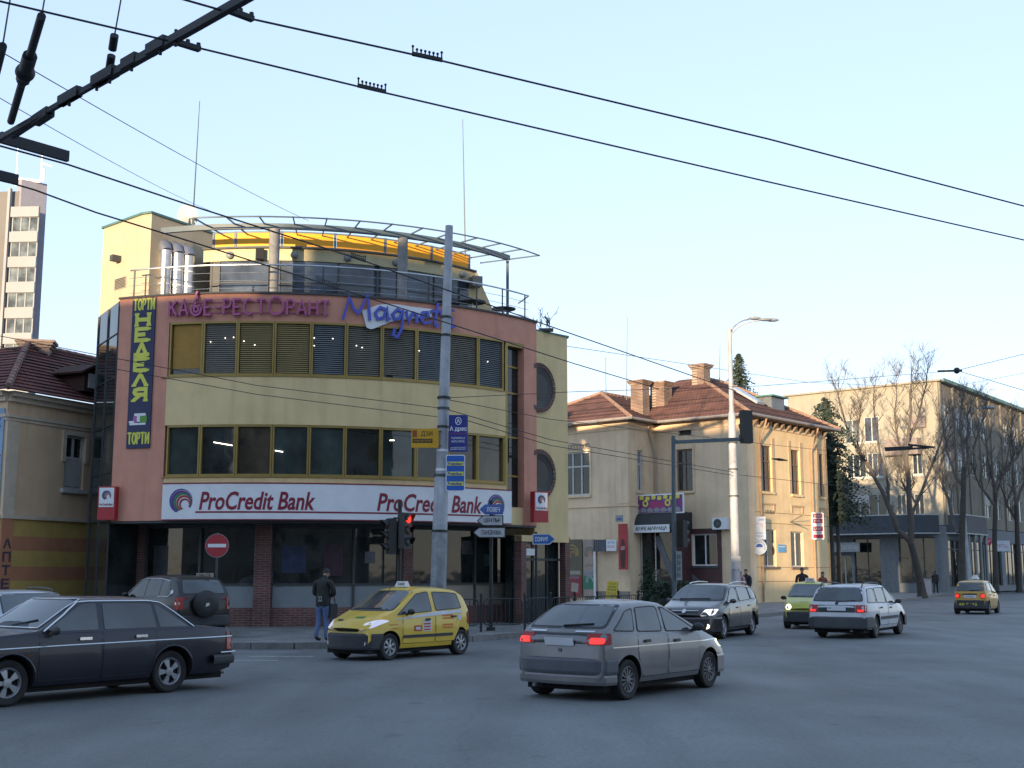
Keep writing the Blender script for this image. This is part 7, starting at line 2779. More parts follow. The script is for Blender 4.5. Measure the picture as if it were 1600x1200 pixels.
# --- dark blue saloon, front left, cut by the frame
c = Car('saloon_car', 'boxy dark navy saloon with chrome waist line passing at the lower left', 'car', paint('navy_paint', (0.011, 0.013, 0.024), 0.4, 0.1, 0.35),
        [(-2.55, 0.72), (-2.53, 0.93), (-1.78, 0.985), (-1.22, 1.36), (-0.95, 1.425), (0.05, 1.445), (0.22, 1.43), (0.88, 1.01), (0.95, 0.995), (2.12, 0.90), (2.2, 0.86)], [(-2.55, 0.93), (-1.7, 0.955), (0.9, 0.955), (2.2, 0.90)], 2.65, 0.85, 0.70, 0.315, 0.22, 0.30, 0.06, 0.05, 0.93)
c.side_windows([(-1.62, -1.13, -1.10, -1.04), (-1.04, -0.98, -0.14, -0.14), (-0.04, -0.04, 0.80, 0.26)], None, r=0.03)
for ax in 'LR':
    c.line('window_trim', ax, [(-1.72, 0.975), (-1.18, 1.345), (-0.95, 1.375), (0.05, 1.385), (0.24, 1.375), (0.84, 0.985)], 0.014, M_CHROME, 0.008)
    c.line('waist_trim', ax, [(-2.5, 0.80), (-1.0, 0.795), (0.5, 0.785), (2.12, 0.765)], 0.013, M_CHROME, 0.004)
    c.line('arch_trim', ax, [(1.325 + 0.385 * math.cos(R(a)), 0.325 + 0.385 * math.sin(R(a))) for a in range(0, 181, 15)], 0.016, c.col, 0.0)
    c.line('arch_trim', ax, [(-1.325 + 0.385 * math.cos(R(a)), 0.325 + 0.385 * math.sin(R(a))) for a in range(0, 181, 15)], 0.016, c.col, 0.0)
c.glass('windscreen', 'F', 1.03, 0.68, 1.40, 0.60, 0.02)
c.line('windscreen_trim', 'F', [(-0.68, 1.025), (0.68, 1.025), (0.60, 1.41), (-0.60, 1.41), (-0.68, 1.025)], 0.012, M_CHROME, 0.012)
c.glass('rear_window', 'B', 1.02, 0.66, 1.37, 0.58, 0.02)
c.doors([(-1.02, -0.1, 0.3, 0.12, 0), (-0.08, 0.92, 0.3, 0, 0.0)], M_CHROME, 0.085)
c.wheels(M_RIM, 1)
c.bumper('F', 0.36, 0.52, M_RUB, 0.5, 0.09)
c.bumper('B', 0.38, 0.53, M_RUB, 0.45, 0.09)
c.line('bumper_trim', 'L', [(-2.5, 0.56), (-2.2, 0.56)], 0.012, M_CHROME, 0.05)
c.mirr('tail_lamp', 'B', rnd_poly(band(0.60, 0.88, 0.52, 0.77), 0.02), M_TAIL, 0.012, skirt=0.011)
c.both('tail_lamp_side', rnd_poly(band(0.60, 0.88, -2.50, -2.36), 0.02), M_TAIL, 0.010)
c.mirr('headlamp', 'F', rnd_poly(band(0.62, 0.80, 0.4, 0.74), 0.02), M_LAMP, 0.012)
c.decal('grille', 'F', band(0.60, 0.82, -0.36, 0.36), M_RUB, 0.01)
c.both('side_marker', rnd_poly(band(0.66, 0.69, 1.0, 1.12), 0.01), M_AMBER, 0.008)
c.mirrors(0.72, M_RUB, 1.0)
c.wiper('F', [(0.05, 1.04), (0.45, 1.12)])
c.both('mud_flap', band(0.12, 0.30, -1.80, -1.72), M_UNDER, -0.02)
c.under()
c.exhaust(0.5)
c.place(10, 1104, 254, 1082, 'L', (-0.62, -0.785))

# --- yellow taxi, centre left
M_TAXI = paint('taxi_yellow', (0.62, 0.42, 0.035), 0.4, 0.0, 0.5, 0.1)
def mini(name, label, col, wb=2.34, H=1.49, group=None):
    k = H / 1.5
    return Car(name, label, 'taxi', col,
               [(-1.64, 0.80), (-1.62, 1.0 * k), (-1.42, 1.34 * k), (-1.2, 1.44 * k), (-0.75, 1.48 * k), (-0.1, 1.5 * k), (0.25, 1.45 * k), (1.0, 1.03), (1.15, 0.985), (1.62, 0.84), (1.78, 0.74), (1.84, 0.62)],
               [(-1.64, 1.02 * k), (-0.8, 0.985 * k), (0.9, 0.90), (1.84, 0.60)], wb, 0.745, 0.64, 0.275, 0.2, 0.30, 0.26, 0.10, 0.84, 0.05, group)
TAXIS = 'yellow city taxis'
c = mini('taxi', 'yellow five door taxi with stickers turning by the traffic light', M_TAXI, group=TAXIS)
c.side_windows([(-1.22, -1.12, -0.32, -0.30), (-0.18, -0.16, 0.93, 0.22)], M_RUB, drop=0.10)
c.glass('windscreen', 'F', 1.02, 0.60, 1.40, 0.50)
c.glass('rear_window', 'B', 1.06, 0.56, 1.38, 0.48)
c.doors([(-1.12, -0.27, 0.32, 0.2, 0), (-0.25, 0.80, 0.32, 0, 0.0)], M_BLACK, 0.12, 0.16)
c.wheels(M_RIM, 0)
c.bumper('F', 0.22, 0.56, M_RUB, 0.42, 0.02)
c.bumper('B', 0.25, 0.55, M_RUB, 0.40, 0.02)
hp = [(0.34, 0.62), (0.60, 0.66), (0.70, 0.80), (0.64, 0.84), (0.46, 0.76)]
c.mirr('headlamp', 'F', rnd_poly(hp, 0.03), mat('lit_headlamp_dim', (0.9, 0.85, 0.95), 0.2, var=0, emit=0.05), 0.012, skirt=0.01)
c.mirr('fog_lamp', 'F', circ(0.05, 12, 0.5, 0.36), M_LAMP, 0.03)
c.decal('grille', 'F', rnd_poly(band(0.59, 0.66, -0.3, 0.3), 0.03), M_BLACK, 0.012)
c.plate('F', 0.47, '~8', 0.5, 0.11, 0.045)
c.mirr('tail_lamp', 'B', rnd_poly(band(0.66, 0.95, 0.52, 0.66), 0.05), M_TAIL, 0.012)
c.both('rubbing_strip', rnd_poly(band(0.44, 0.50, -0.85, 0.78), 0.02), M_RUB, 0.016, skirt=0.014)
c.both('white_stripe', [(-1.2, 0.93), (0.9, 0.83), (1.05, 0.83), (0.6, 0.88), (-0.2, 0.95), (-1.2, 0.99)], mat('white_stripe', (0.5, 0.52, 0.58), 0.45), 0.0085)
M_STK = mat('sticker_white', (0.55, 0.56, 0.58), 0.5)
M_STR = mat('sticker_red', (0.42, 0.03, 0.03), 0.5)
M_STO = mat('sticker_orange', (0.55, 0.14, 0.02), 0.5)
for ax in 'LR':
    c.decal('sticker', ax, band(0.56, 0.82, -0.12, 0.16), M_STK, 0.009)
    for k in range(3):
        c.decal('sticker_print', ax, band(0.58 + k * 0.06, 0.61 + k * 0.06, -0.09, 0.13), M_STR, 0.012)
    c.decal('sticker_print', ax, band(0.77, 0.80, -0.06, 0.1), mat('sticker_green', (0.03, 0.2, 0.05), 0.5), 0.012)
    c.decal('sticker', ax, band(0.57, 0.69, 0.2, 0.44), M_STR, 0.009)
    c.decal('sticker_print', ax, band(0.60, 0.66, 0.24, 0.40), M_STK, 0.012)
    c.decal('sticker', ax, band(0.76, 0.88, -1.16, -1.02), M_STK, 0.009)
    for z in (0.80, 0.86, 0.60, 0.66):
        c.decal('sticker_print', ax, band(z, z + 0.035, -0.86, -0.5), M_STO, 0.009)
    c.decal('sticker_print', ax, band(0.72, 0.735, 0.95, 1.2), M_STO, 0.009)
    c.decal('sticker_print', ax, band(0.64, 0.655, 0.95, 1.15), M_STO, 0.009)
c.decal('bonnet_print', 'F', band(0.80, 0.83, -0.35, -0.15), M_BLACK, 0.009)
c.decal('bonnet_print', 'F', band(0.86, 0.89, 0.1, 0.3), mat('sticker_green', (0.03, 0.2, 0.05), 0.5), 0.009)
c.mirrors(0.62, M_BLACK, 0.98)
c.wiper('F', [(-0.45, 1.03), (0.3, 1.04)])
def taxi_sign(c, x, y=0.0, w=0.34):
    z = c.top(x) + 0.02
    mb = MB()
    i = len(mb.v)
    for xx, s_ in ((x - 0.07, 1), (x + 0.07, 1)):
        mb.v += [(xx, y - w / 2, z), (xx, y + w / 2, z), ((xx + x) / 2, y + w * 0.38, z + 0.12), ((xx + x) / 2, y - w * 0.38, z + 0.12)]
    mb.f += [[0, 3, 2, 1], [4, 5, 6, 7], [0, 1, 5, 4], [1, 2, 6, 5], [2, 3, 7, 6], [3, 0, 4, 7]]
    mb.m += [0] * 6
    mb.uv += [None] * 6
    o = mb.build('taxi_sign', mat('taxi_sign_white', (0.6, 0.6, 0.58), 0.4), c.root)
    for sg in (1, -1):
        text('TAXI', (x + sg * 0.056, y, z + 0.06), (0, sg, 0), Vector((-sg * 0.28, 0, 1)).normalized(), 0.06, M_BLACK, 'lettering', o, w=w * 0.6, bold=0.02)
taxi_sign(c, 0.0)
mb = MB()
mb.tube([(0.45, 0.0, 1.40), (0.3, 0.0, 1.60)], 0.006, 5)
mb.build('aerial', M_BLACK, c.root)
c.under()
c.place(603, 1033, 716, 1021.5, 'L', (-0.60, -0.80))

# --- grey hatchback in the middle of the junction
c = Car('hatchback_car', 'dusty grey hatchback with lit tail lamps driving away across the junction', 'car', paint('grey_metallic', (0.185, 0.182, 0.188), 0.42, 0.4, 0.35),
        [(-1.85, 0.76), (-1.82, 0.965), (-1.72, 0.99), (-1.14, 1.32), (-0.85, 1.375), (-0.3, 1.39), (0.08, 1.36), (1.0, 0.945), (1.1, 0.92), (1.78, 0.76), (1.95, 0.66), (2.0, 0.56)], [(-1.85, 0.965), (-0.8, 0.92), (0.9, 0.875), (2.0, 0.56)], 2.44, 0.82, 0.705, 0.285, 0.2, 0.40, 0.22, 0.10, 0.90)
c.side_windows([(-1.52, -1.10, -1.02, -0.88), (-0.92, -0.78, -0.22, -0.16), (-0.10, -0.05, 0.88, 0.06)], M_RUB, drop=0.09)
c.glass('windscreen', 'F', 0.98, 0.66, 1.33, 0.52)
c.glass('rear_window', 'B', 1.03, 0.64, 1.31, 0.52, 0.035)
c.doors([(-0.98, -0.12, 0.3, 0.14, 0), (-0.10, 0.86, 0.3, 0, 0.0)], M_BLACK, 0.10, 0.16)
c.wheels(M_RIMD, 3)
c.bumper('F', 0.22, 0.52, c.col, 0.45, 0.02)
c.bumper('B', 0.22, 0.38, c.col, 0.4, 0.008, 'lower_valance')
c.bumper('B', 0.37, 0.60, mat('grey_bumper', (0.085, 0.095, 0.11), 0.5, var=0.15), 0.45, 0.025)
c.decal('tail_panel', 'B', rnd_poly(band(0.80, 0.945, -0.50, 0.50), 0.02), M_RUB, 0.006)
c.mirr('tail_lamp', 'B', rnd_poly(band(0.79, 0.94, 0.46, 0.745), 0.03), M_TAIL, 0.014, skirt=0.012)
c.mirr('tail_lamp_lit', 'B', rnd_poly(band(0.80, 0.88, 0.52, 0.73), 0.03), M_TAILON, 0.019)
c.both('tail_lamp_side', rnd_poly(band(0.79, 0.94, -1.76, -1.62), 0.03), M_TAIL, 0.010)
c.plate('B', 0.82, '~8', 0.5, 0.10, 0.022)
c.decal('badge', 'B', rnd_poly(band(0.68, 0.73, -0.03, 0.03), 0.01), M_RIMD, 0.01)
c.mirr('rear_vent', 'B', rnd_poly(band(0.955, 0.975, 0.25, 0.55), 0.008), M_CHROME, 0.01)
c.both('waist_line', rnd_poly(band(0.74, 0.755, -1.6, 1.6), 0.005), M_CHROME, 0.006)
c.mirr('headlamp', 'F', rnd_poly(band(0.62, 0.74, 0.36, 0.72), 0.03), M_LAMPON, 0.012)
c.mirrors(0.70, M_RUB, 0.97)
c.wiper('B', [(0.0, 1.03), (-0.45, 1.06)])
c.both('mud_flap', band(0.10, 0.30, 0.84, 0.90), M_UNDER, -0.03)
c.under()
c.exhaust(0.42)
c.place(1099, 1071, 975, 1097, 'R', (0.60, 0.80))

# --- dark estate car facing us
c = Car('estate_car', 'dark bronze estate with roof rails and lit lamps coming towards the junction', 'car', paint('dark_bronze', (0.050, 0.047, 0.048), 0.32, 0.45, 0.7),
        [(-2.36, 0.80), (-2.33, 1.05), (-1.95, 1.36), (-1.65, 1.45), (-0.6, 1.49), (0.1, 1.49), (0.4, 1.44), (1.2, 1.03), (1.32, 1.0), (2.0, 0.86), (2.2, 0.76), (2.28, 0.62)], [(-2.36, 1.05), (-0.8, 0.99), (1.0, 0.93), (2.28, 0.62)], 2.7, 0.88, 0.76, 0.315, 0.2, 0.30, 0.30, 0.12, 0.86)
c.side_windows([(-1.95, -1.62, -1.32, -1.22), (-1.22, -1.14, -0.2, -0.18), (-0.08, -0.06, 1.02, 0.36)], M_RUB, drop=0.09)
c.glass('windscreen', 'F', 1.05, 0.74, 1.42, 0.60)
c.glass('rear_window', 'B', 1.1, 0.62, 1.38, 0.55)
c.doors([(-1.25, -0.14, 0.3, 0.2, 0), (-0.12, 0.92, 0.3, 0, 0.0)], c.col, 0.12, 0.18)
c.wheels(M_RIM, 1)
c.bumper('F', 0.2, 0.60, c.col, 0.5, 0.015)
c.bumper('B', 0.25, 0.62, c.col, 0.5, 0.015)
c.mirr('headlamp', 'F', rnd_poly([(0.44, 0.63), (0.76, 0.66), (0.80, 0.82), (0.54, 0.80)], 0.04), mat('bright_headlamp', (0.9, 0.88, 0.95), 0.2, var=0, emit=0.25), 0.012, skirt=0.01)
c.mirr('fog_lamp', 'F', circ(0.065, 14, 0.62, 0.36), M_LAMPON, 0.03, skirt=0.02)
c.both('side_repeater', rnd_poly(band(0.70, 0.76, 1.62, 1.74), 0.02), M_AMBER, 0.01)
c.decal('grille', 'F', rnd_poly([(-0.30, 0.60), (0.30, 0.60), (0.38, 0.76), (-0.38, 0.76)], 0.03), M_RUB, 0.014)
c.line('grille_trim', 'F', [(-0.38, 0.765), (0.38, 0.765)], 0.016, M_CHROME, 0.012)
c.decal('badge', 'F', circ(0.055, 14, 0, 0.75), M_CHROME, 0.028)
c.plate('F', 0.45, '~8', 0.5, 0.11, 0.04)
c.mirrors(0.78, c.col, 1.02)
c.rails(-1.7, 0.0, 0.60, M_SILV)
c.wiper('F', [(-0.5, 1.06), (0.4, 1.07)])
c.both('sill_trim', rnd_poly(band(0.26, 0.30, -0.95, 0.95), 0.01), M_RUB, 0.01)
c.under()
c.place(1126, 1000, 1172, 990, 'L', (-0.46, -0.89))

# --- lime taxi behind the white estate
c = mini('taxi', 'lime yellow taxi with one glowing headlamp half hidden by the white estate', paint('lime_yellow', (0.42, 0.42, 0.04), 0.4, 0, 0.5), H=1.5, group=TAXIS)
c.side_windows([(-1.22, -1.12, -0.32, -0.30), (-0.18, -0.16, 0.93, 0.22)], M_RUB, drop=0.10)
c.glass('windscreen', 'F', 1.02, 0.60, 1.40, 0.50)
c.glass('rear_window', 'B', 1.06, 0.56, 1.38, 0.48)
c.doors([(-1.12, -0.27, 0.32, 0.2, 0), (-0.25, 0.80, 0.32, 0, 0.0)], M_BLACK, 0.12, 0.16)
c.wheels(M_RIMD, 0)
c.bumper('F', 0.22, 0.56, M_RUB, 0.42, 0.02)
c.bumper('B', 0.25, 0.55, M_RUB, 0.40, 0.02)
c.mirr('headlamp', 'F', circ(0.085, 16, 0.52, 0.70), M_LAMPON, 0.014, skirt=0.012)
c.plate('F', 0.44, '~8', 0.5, 0.11, 0.045)
c.side_text('~5', 'F', 0, 0.86, 0.05, M_BLACK, w=0.3, bold=0.02)
c.mirrors(0.62, M_BLACK, 0.98)
taxi_sign(c, 0.0)
c.under()
c.put_at(10.05, 42.6, (-0.34, -0.94))

# --- white estate driving away
c = Car('estate_car', 'white estate with black tail panel and roof rails driving away to the right', 'car', paint('white_car_paint', (0.50, 0.52, 0.55), 0.4, 0, 0.4, 0.1),
        [(-2.32, 0.78), (-2.29, 0.96), (-2.20, 0.985), (-1.96, 1.36), (-1.75, 1.44), (-0.6, 1.475), (0.1, 1.475), (0.3, 1.43), (1.05, 0.99), (1.15, 0.965), (2.0, 0.82), (2.18, 0.72), (2.22, 0.62)], [(-2.32, 0.96), (-0.8, 0.935), (0.9, 0.91), (2.22, 0.64)], 2.62, 0.85, 0.725, 0.305, 0.22, 0.28, 0.16, 0.06, 0.92)
c.side_windows([(-1.98, -1.74, -1.18, -1.14), (-1.06, -1.02, -0.16, -0.14), (-0.06, -0.05, 0.93, 0.26)], M_RUB, drop=0.09)
c.glass('windscreen', 'F', 1.0, 0.68, 1.41, 0.58)
c.glass('rear_window', 'B', 1.03, 0.68, 1.38, 0.57, 0.03)
c.doors([(-1.10, -0.12, 0.34, 0.16, 0), (-0.10, 0.90, 0.34, 0, 0.0)], M_BLACK, 0.10, 0.17)
c.wheels(M_RIMD, 3)
c.bumper('F', 0.25, 0.58, M_RUB, 0.5, 0.03)
c.bumper('B', 0.27, 0.60, mat('dark_bumper', (0.05, 0.055, 0.062), 0.55, var=0.2), 0.5, 0.04)
c.decal('tail_panel', 'B', rnd_poly(band(0.72, 0.915, -0.52, 0.52), 0.02), M_RUB, 0.008)
c.mirr('tail_lamp', 'B', rnd_poly(band(0.72, 0.915, 0.53, 0.77), 0.02), M_TAIL, 0.012, skirt=0.01)
c.mirr('tail_lamp_lit', 'B', rnd_poly(band(0.735, 0.80, 0.58, 0.75), 0.02), M_TAILON, 0.017)
c.both('tail_lamp_side', rnd_poly(band(0.72, 0.915, -2.26, -2.14), 0.02), M_TAIL, 0.010)
c.plate('B', 0.82, 'EH 4043 AT', 0.52, 0.11, 0.02)
c.decal('badge', 'B', circ(0.045, 14, 0, 0.96), M_BLACK, 0.012)
c.both('rubbing_strip', rnd_poly(band(0.50, 0.58, -0.93, 0.93), 0.02), M_RUB, 0.014, skirt=0.012)
c.mirrors(0.75, M_RUB, 0.98)
c.rails(-1.8, 0.0, 0.58, M_BLACK)
c.wiper('B', [(0.0, 1.0), (-0.5, 1.03)])
c.both('mud_flap', band(0.10, 0.32, -1.78, -1.70), M_UNDER, -0.03)
c.under()
c.exhaust(-0.4)
c.place(1403, 990, 1365, 997.5, 'R', (0.52, 0.855))

# --- orange-yellow taxi further down the street
c = mini('taxi', 'orange yellow taxi with a pyramid roof sign driving up the right street', paint('orange_yellow', (0.45, 0.25, 0.02), 0.4, 0, 0.5), H=1.48, group=TAXIS)
c.side_windows([(-1.25, -1.12, -0.32, -0.30), (-0.18, -0.16, 0.93, 0.22)], M_RUB, drop=0.10)
c.glass('windscreen', 'F', 1.02, 0.60, 1.40, 0.50)
c.glass('rear_window', 'B', 1.02, 0.60, 1.36, 0.52, 0.03)
c.doors([(-1.12, -0.27, 0.32, 0.2, 0), (-0.25, 0.80, 0.32, 0, 0.0)], M_BLACK, 0.12, 0.16)
c.wheels(M_RIMD, 0)
c.bumper('F', 0.22, 0.56, M_RUB, 0.42, 0.02)
c.bumper('B', 0.24, 0.62, M_RUB, 0.45, 0.025)
c.mirr('tail_lamp', 'B', circ(0.115, 18, 0.53, 0.80), M_TAIL, 0.012, skirt=0.01)
c.mirr('tail_lamp_lit', 'B', circ(0.085, 16, 0.53, 0.80), M_TAILON, 0.018)
c.plate('B', 0.78, '~8', 0.5, 0.11, 0.02)
c.decal('plate_recess', 'B', rnd_poly(band(0.85, 0.90, -0.3, 0.3), 0.02), M_BLACK, 0.008)
c.side_text('60 5555', 'B', 0.08, 0.44, 0.11, M_LEMON, w=0.75, bold=0.015, off=0.075)
c.mirrors(0.62, M_BLACK, 0.98)
c.wiper('B', [(0.0, 1.03), (-0.4, 1.06)])
mb = MB()
mb.lathe([(0.22, 1.52), (0.2, 1.56), (0.1, 1.70), (0.001, 1.70)], 4, Matrix.Translation((-0.1, 0, 0)) @ Matrix.Rotation(R(45), 4, 'Z'))
mb.build('taxi_sign', mat('taxi_sign_white', (0.6, 0.6, 0.58), 0.4), c.root)
c.under()
c.place(1560, 956, 1541, 962, 'R', (0.50, 0.866))

# --- dark off-roader on the pavement in front of the bank
c = Car('offroad_car', 'black off road car with a covered spare wheel parked before the curved building', 'car', paint('black_green_paint', (0.009, 0.011, 0.013), 0.35, 0.0, 0.3),
        [(-2.02, 0.85), (-2.0, 1.16), (-1.72, 1.55), (-1.5, 1.65), (-0.4, 1.70), (0.2, 1.68), (0.45, 1.62), (1.15, 1.16), (1.25, 1.12), (1.95, 1.02), (2.1, 0.92), (2.14, 0.75)], [(-2.02, 1.16), (-0.8, 1.10), (1.0, 1.06), (2.14, 0.75)], 2.62, 0.89, 0.765, 0.345, 0.28, 0.30, 0.2, 0.08, 0.88)
c.side_windows([(-1.58, -1.36, -1.02, -0.98), (-0.92, -0.9, -0.16, -0.14), (-0.06, -0.05, 1.0, 0.36)], None, M_GLASS, drop=0.10)
for ax in 'LR':
    c.line('window_trim', ax, [(1.02, 1.10), (0.40, 1.55), (0.1, 1.60), (-0.8, 1.60), (-1.38, 1.53)], 0.013, M_CHROME, 0.01)
    c.line('window_trim', ax, [(-1.62, 1.20), (-1.5, 1.12), (-0.9, 1.11)], 0.012, M_CHROME, 0.01)
c.glass('windscreen', 'F', 1.18, 0.72, 1.6, 0.6)
c.glass('rear_window', 'B', 1.2, 0.64, 1.56, 0.55)
c.doors([(-1.22, -0.12, 0.4, 0.25, 0), (-0.10, 0.95, 0.4, 0, 0.0)], M_BLACK, 0.12, 0.17)
c.wheels(M_RIM, 1)
c.bumper('F', 0.3, 0.66, M_RUB, 0.5, 0.03)
c.bumper('B', 0.32, 0.62, M_RUB, 0.5, 0.04)
c.mirr('tail_lamp', 'B', rnd_poly(band(0.78, 1.10, 0.66, 0.80), 0.02), M_TAIL, 0.02, skirt=0.018)
c.both('tail_lamp_side', rnd_poly(band(0.78, 1.10, -1.97, -1.82), 0.03), M_TAIL, 0.012)
c.both('tail_lamp_clear', rnd_poly(band(0.90, 0.98, -1.96, -1.84), 0.03), M_LAMP, 0.016)
M4 = Matrix.Translation((-2.02, 0.05, 0.92)) @ Matrix.Rotation(-math.pi / 2, 4, 'Y')
mb = MB()
mb.lathe([(0.30, 0.0), (0.355, 0.03), (0.37, 0.1), (0.36, 0.19), (0.30, 0.235), (0.15, 0.25), (0.001, 0.25)], 28, M4)
sw = mb.build('spare_wheel_cover', M_BLACK, c.root, smooth=40)
mb = MB()
mb.plate(rnd_poly([(-0.06, -0.05), (0.06, -0.02), (0.05, 0.06), (-0.05, 0.04)], 0.02), (-2.275, 0.08, 0.9), (0, -1, 0), (0, 0, 1), 0.01)
mb.build('emblem', M_CHROME, sw)
c.both('round_sticker', circ(0.06, 14, -1.6, 1.24), M_WHITE, 0.012)
c.mirrors(0.85, c.col, 1.15)
c.under()
c.put_at(-9.15, 33.9, (-0.68, 0.735), 0.146)
c.root.scale = (0.94, 0.94, 0.94)

# --- silver car at the very left
c = Car('parked_car', 'silver estate with dark roof rack behind the navy saloon at the left edge', 'car', paint('silver_paint', (0.40, 0.43, 0.47), 0.35, 0.5, 0.5),
        [(-2.2, 0.80), (-2.17, 0.98), (-1.85, 1.33), (-1.6, 1.40), (-0.6, 1.44), (0.1, 1.43), (0.35, 1.39), (1.08, 0.98), (1.2, 0.95), (1.95, 0.80), (2.12, 0.72), (2.16, 0.62)], [(-2.2, 0.97), (-0.8, 0.94), (0.9, 0.90), (2.16, 0.62)], 2.6, 0.84, 0.72, 0.30, 0.2, 0.30, 0.2, 0.08, 0.88)
c.side_windows([(-1.85, -1.62, -1.15, -1.1), (-1.04, -1.0, -0.16, -0.14), (-0.06, -0.05, 0.93, 0.3)], None, drop=0.09)
c.glass('windscreen', 'F', 1.0, 0.67, 1.37, 0.57)
c.glass('rear_window', 'B', 1.03, 0.62, 1.33, 0.55)
c.doors([(-1.08, -0.12, 0.32, 0.16, 0), (-0.10, 0.90, 0.32, 0, 0.0)], M_RUB, 0.10, 0.17)
c.wheels(M_RIMD, 3)
c.bumper('F', 0.24, 0.56, M_RUB, 0.5, 0.03)
c.bumper('B', 0.24, 0.56, M_RUB, 0.5, 0.03)
c.mirr('headlamp', 'F', rnd_poly(band(0.60, 0.74, 0.42, 0.75), 0.03), M_LAMP, 0.012)
c.both('rubbing_strip', rnd_poly(band(0.50, 0.58, -0.93, 0.93), 0.02), M_RUB, 0.014, skirt=0.012)
c.mirrors(0.75, c.col, 0.98)
c.rails(-1.7, 0.1, 0.56, M_BLACK)
c.under()
c.put_at(-9.95, 25.8, (0.62, -0.785))

# ------------------------------------------------------------------ people
M_SKIN = mat('skin', (0.42, 0.26, 0.19), 0.55, var=0.06)
M_HAIRD = mat('dark_hair', (0.014, 0.011, 0.010), 0.6, var=0.2)
M_SHOE = mat('dark_shoe', (0.016, 0.015, 0.015), 0.6)
def person(label, loc, yaw, top, legs, hair, H=1.75, arms=((0.06, 0.02), (0.06, 0.02)), lean=0.0, bow=0.0, stride=0.0, bulk=1.0, cap=None, hem=0.80, group=None, hairlong=0.0):
    """loc: feet, yaw: facing direction; local x right, y forward. arms: (forearm raise, forward swing) for left and right"""
    k = H / 1.75
    J, E = {}, []
    def jt(n, p, r, par=None, m=0):
        J[n] = (Vector(p) * k, (r if isinstance(r, tuple) else (r, r)))
        if par is not None:
            E.append((par, n, m))
    def ln(z):
        return lean * max(0, z - 0.95)
    jt('pelvis', (0, 0, 0.96), (0.155 * bulk, 0.115 * bulk))
    jt('waist', (0, ln(1.13), 1.13), (0.15 * bulk, 0.11 * bulk), 'pelvis', 0)
    jt('chest', (0, ln(1.33), 1.33), (0.165 * bulk, 0.12 * bulk), 'waist', 0)
    jt('collar', (0, ln(1.45), 1.45), (0.10 * bulk, 0.08), 'chest', 0)
    jt('neck', (0, ln(1.5) + 0.015 + bow * 0.02, 1.515), 0.054, 'collar', 2)
    jt('jaw', (0, ln(1.58) + 0.035 + bow * 0.06, 1.59 - bow * 0.01), (0.062, 0.075), 'neck', 2)
    jt('brow', (0, ln(1.66) + 0.03 + bow * 0.10, 1.675 - bow * 0.02), (0.074, 0.092), 'jaw', 2)
    jt('crown', (0, ln(1.72) + 0.012 + bow * 0.13, 1.735 - bow * 0.04), (0.052, 0.062), 'brow', 2)
    jt('nose', J['jaw'][0] / k + Vector((0, 0.098, 0.045)), 0.014, 'jaw', 2)
    for s, sd in ((-1, 'l'), (1, 'r')):
        jt('ear' + sd, J['brow'][0] / k + Vector((s * 0.086, -0.005, -0.025)), 0.014, 'brow', 2)
        lift, fwd = arms[0 if s < 0 else 1]
        jt('sh' + sd, (s * 0.185 * bulk, ln(1.41), 1.415), 0.068 * bulk, 'collar', 0)
        el = Vector((s * (0.235 * bulk), ln(1.15) + fwd, 1.135))
        jt('el' + sd, el, 0.056 * bulk, 'sh' + sd, 0)
        fa = Vector((s * (0.01 - 0.25 * lift), math.sin(lift) * 0.25, -math.cos(lift) * 0.25))
        wr_ = el + fa
        jt('wr' + sd, wr_, 0.040, 'el' + sd, 0)
        dn = fa.normalized()
        pm = wr_ + dn * 0.055
        jt('hand' + sd, pm, (0.034, 0.022), 'wr' + sd, 2)
        sidev = Vector((s * math.sin(lift) , math.cos(lift) , 0.0)) if lift > 0.8 else Vector((0, 1, 0))
        for j, (o, L) in enumerate(((-0.026, 0.062), (-0.009, 0.074), (0.009, 0.078), (0.026, 0.07))):
            a = pm + dn * 0.035 + sidev * o
            jt('f%d%s' % (j, sd), a, 0.0095, 'hand' + sd, 2)
            curl = Vector((-s * 0.018, 0, 0))
            jt('g%d%s' % (j, sd), a + dn * L * 0.55 + curl * 0.4, 0.0085, 'f%d%s' % (j, sd), 2)
            jt('h%d%s' % (j, sd), a + dn * L * 0.9 + curl * 1.3, 0.0075, 'g%d%s' % (j, sd), 2)
        a = wr_ + dn * 0.03 + sidev * 0.036
        jt('t0' + sd, a, 0.011, 'wr' + sd, 2)
        jt('t1' + sd, a + dn * 0.045 + sidev * 0.022, 0.0095, 't0' + sd, 2)
        st = stride * s
        jt('hip' + sd, (s * 0.088, 0, 0.88), (0.105 * bulk, 0.10 * bulk), 'pelvis', 1)
        jt('kn' + sd, (s * 0.095, st * 0.5 + 0.02, 0.50), 0.075, 'hip' + sd, 1)
        jt('an' + sd, (s * 0.10, st - 0.015 - (0.06 if st < 0 else 0), 0.10 + (0.04 if st < -0.02 else 0)), 0.058, 'kn' + sd, 1)
        jt('he' + sd, (s * 0.10, st - 0.03, 0.05), 0.042, 'an' + sd, 3)
        jt('to' + sd, (s * 0.115, st + 0.16, 0.035), (0.042, 0.03), 'he' + sd, 3)
    names = list(J)
    me = bpy.data.meshes.new('person')
    me.from_pydata([tuple(J[n][0]) for n in names], [(names.index(a), names.index(b)) for a, b, m in E], [])
    o = bpy.data.objects.new('person_build', me)
    COL.objects.link(o)
    o.modifiers.new('skin', 'SKIN')
    sv = me.skin_vertices[0].data
    for i, n in enumerate(names):
        r = J[n][1]
        sv[i].radius = (r[0] * k, r[1] * k)
        sv[i].use_root = (n == 'pelvis')
    sb = o.modifiers.new('sub', 'SUBSURF')
    sb.levels = sb.render_levels = 2
    dg = bpy.context.evaluated_depsgraph_get()
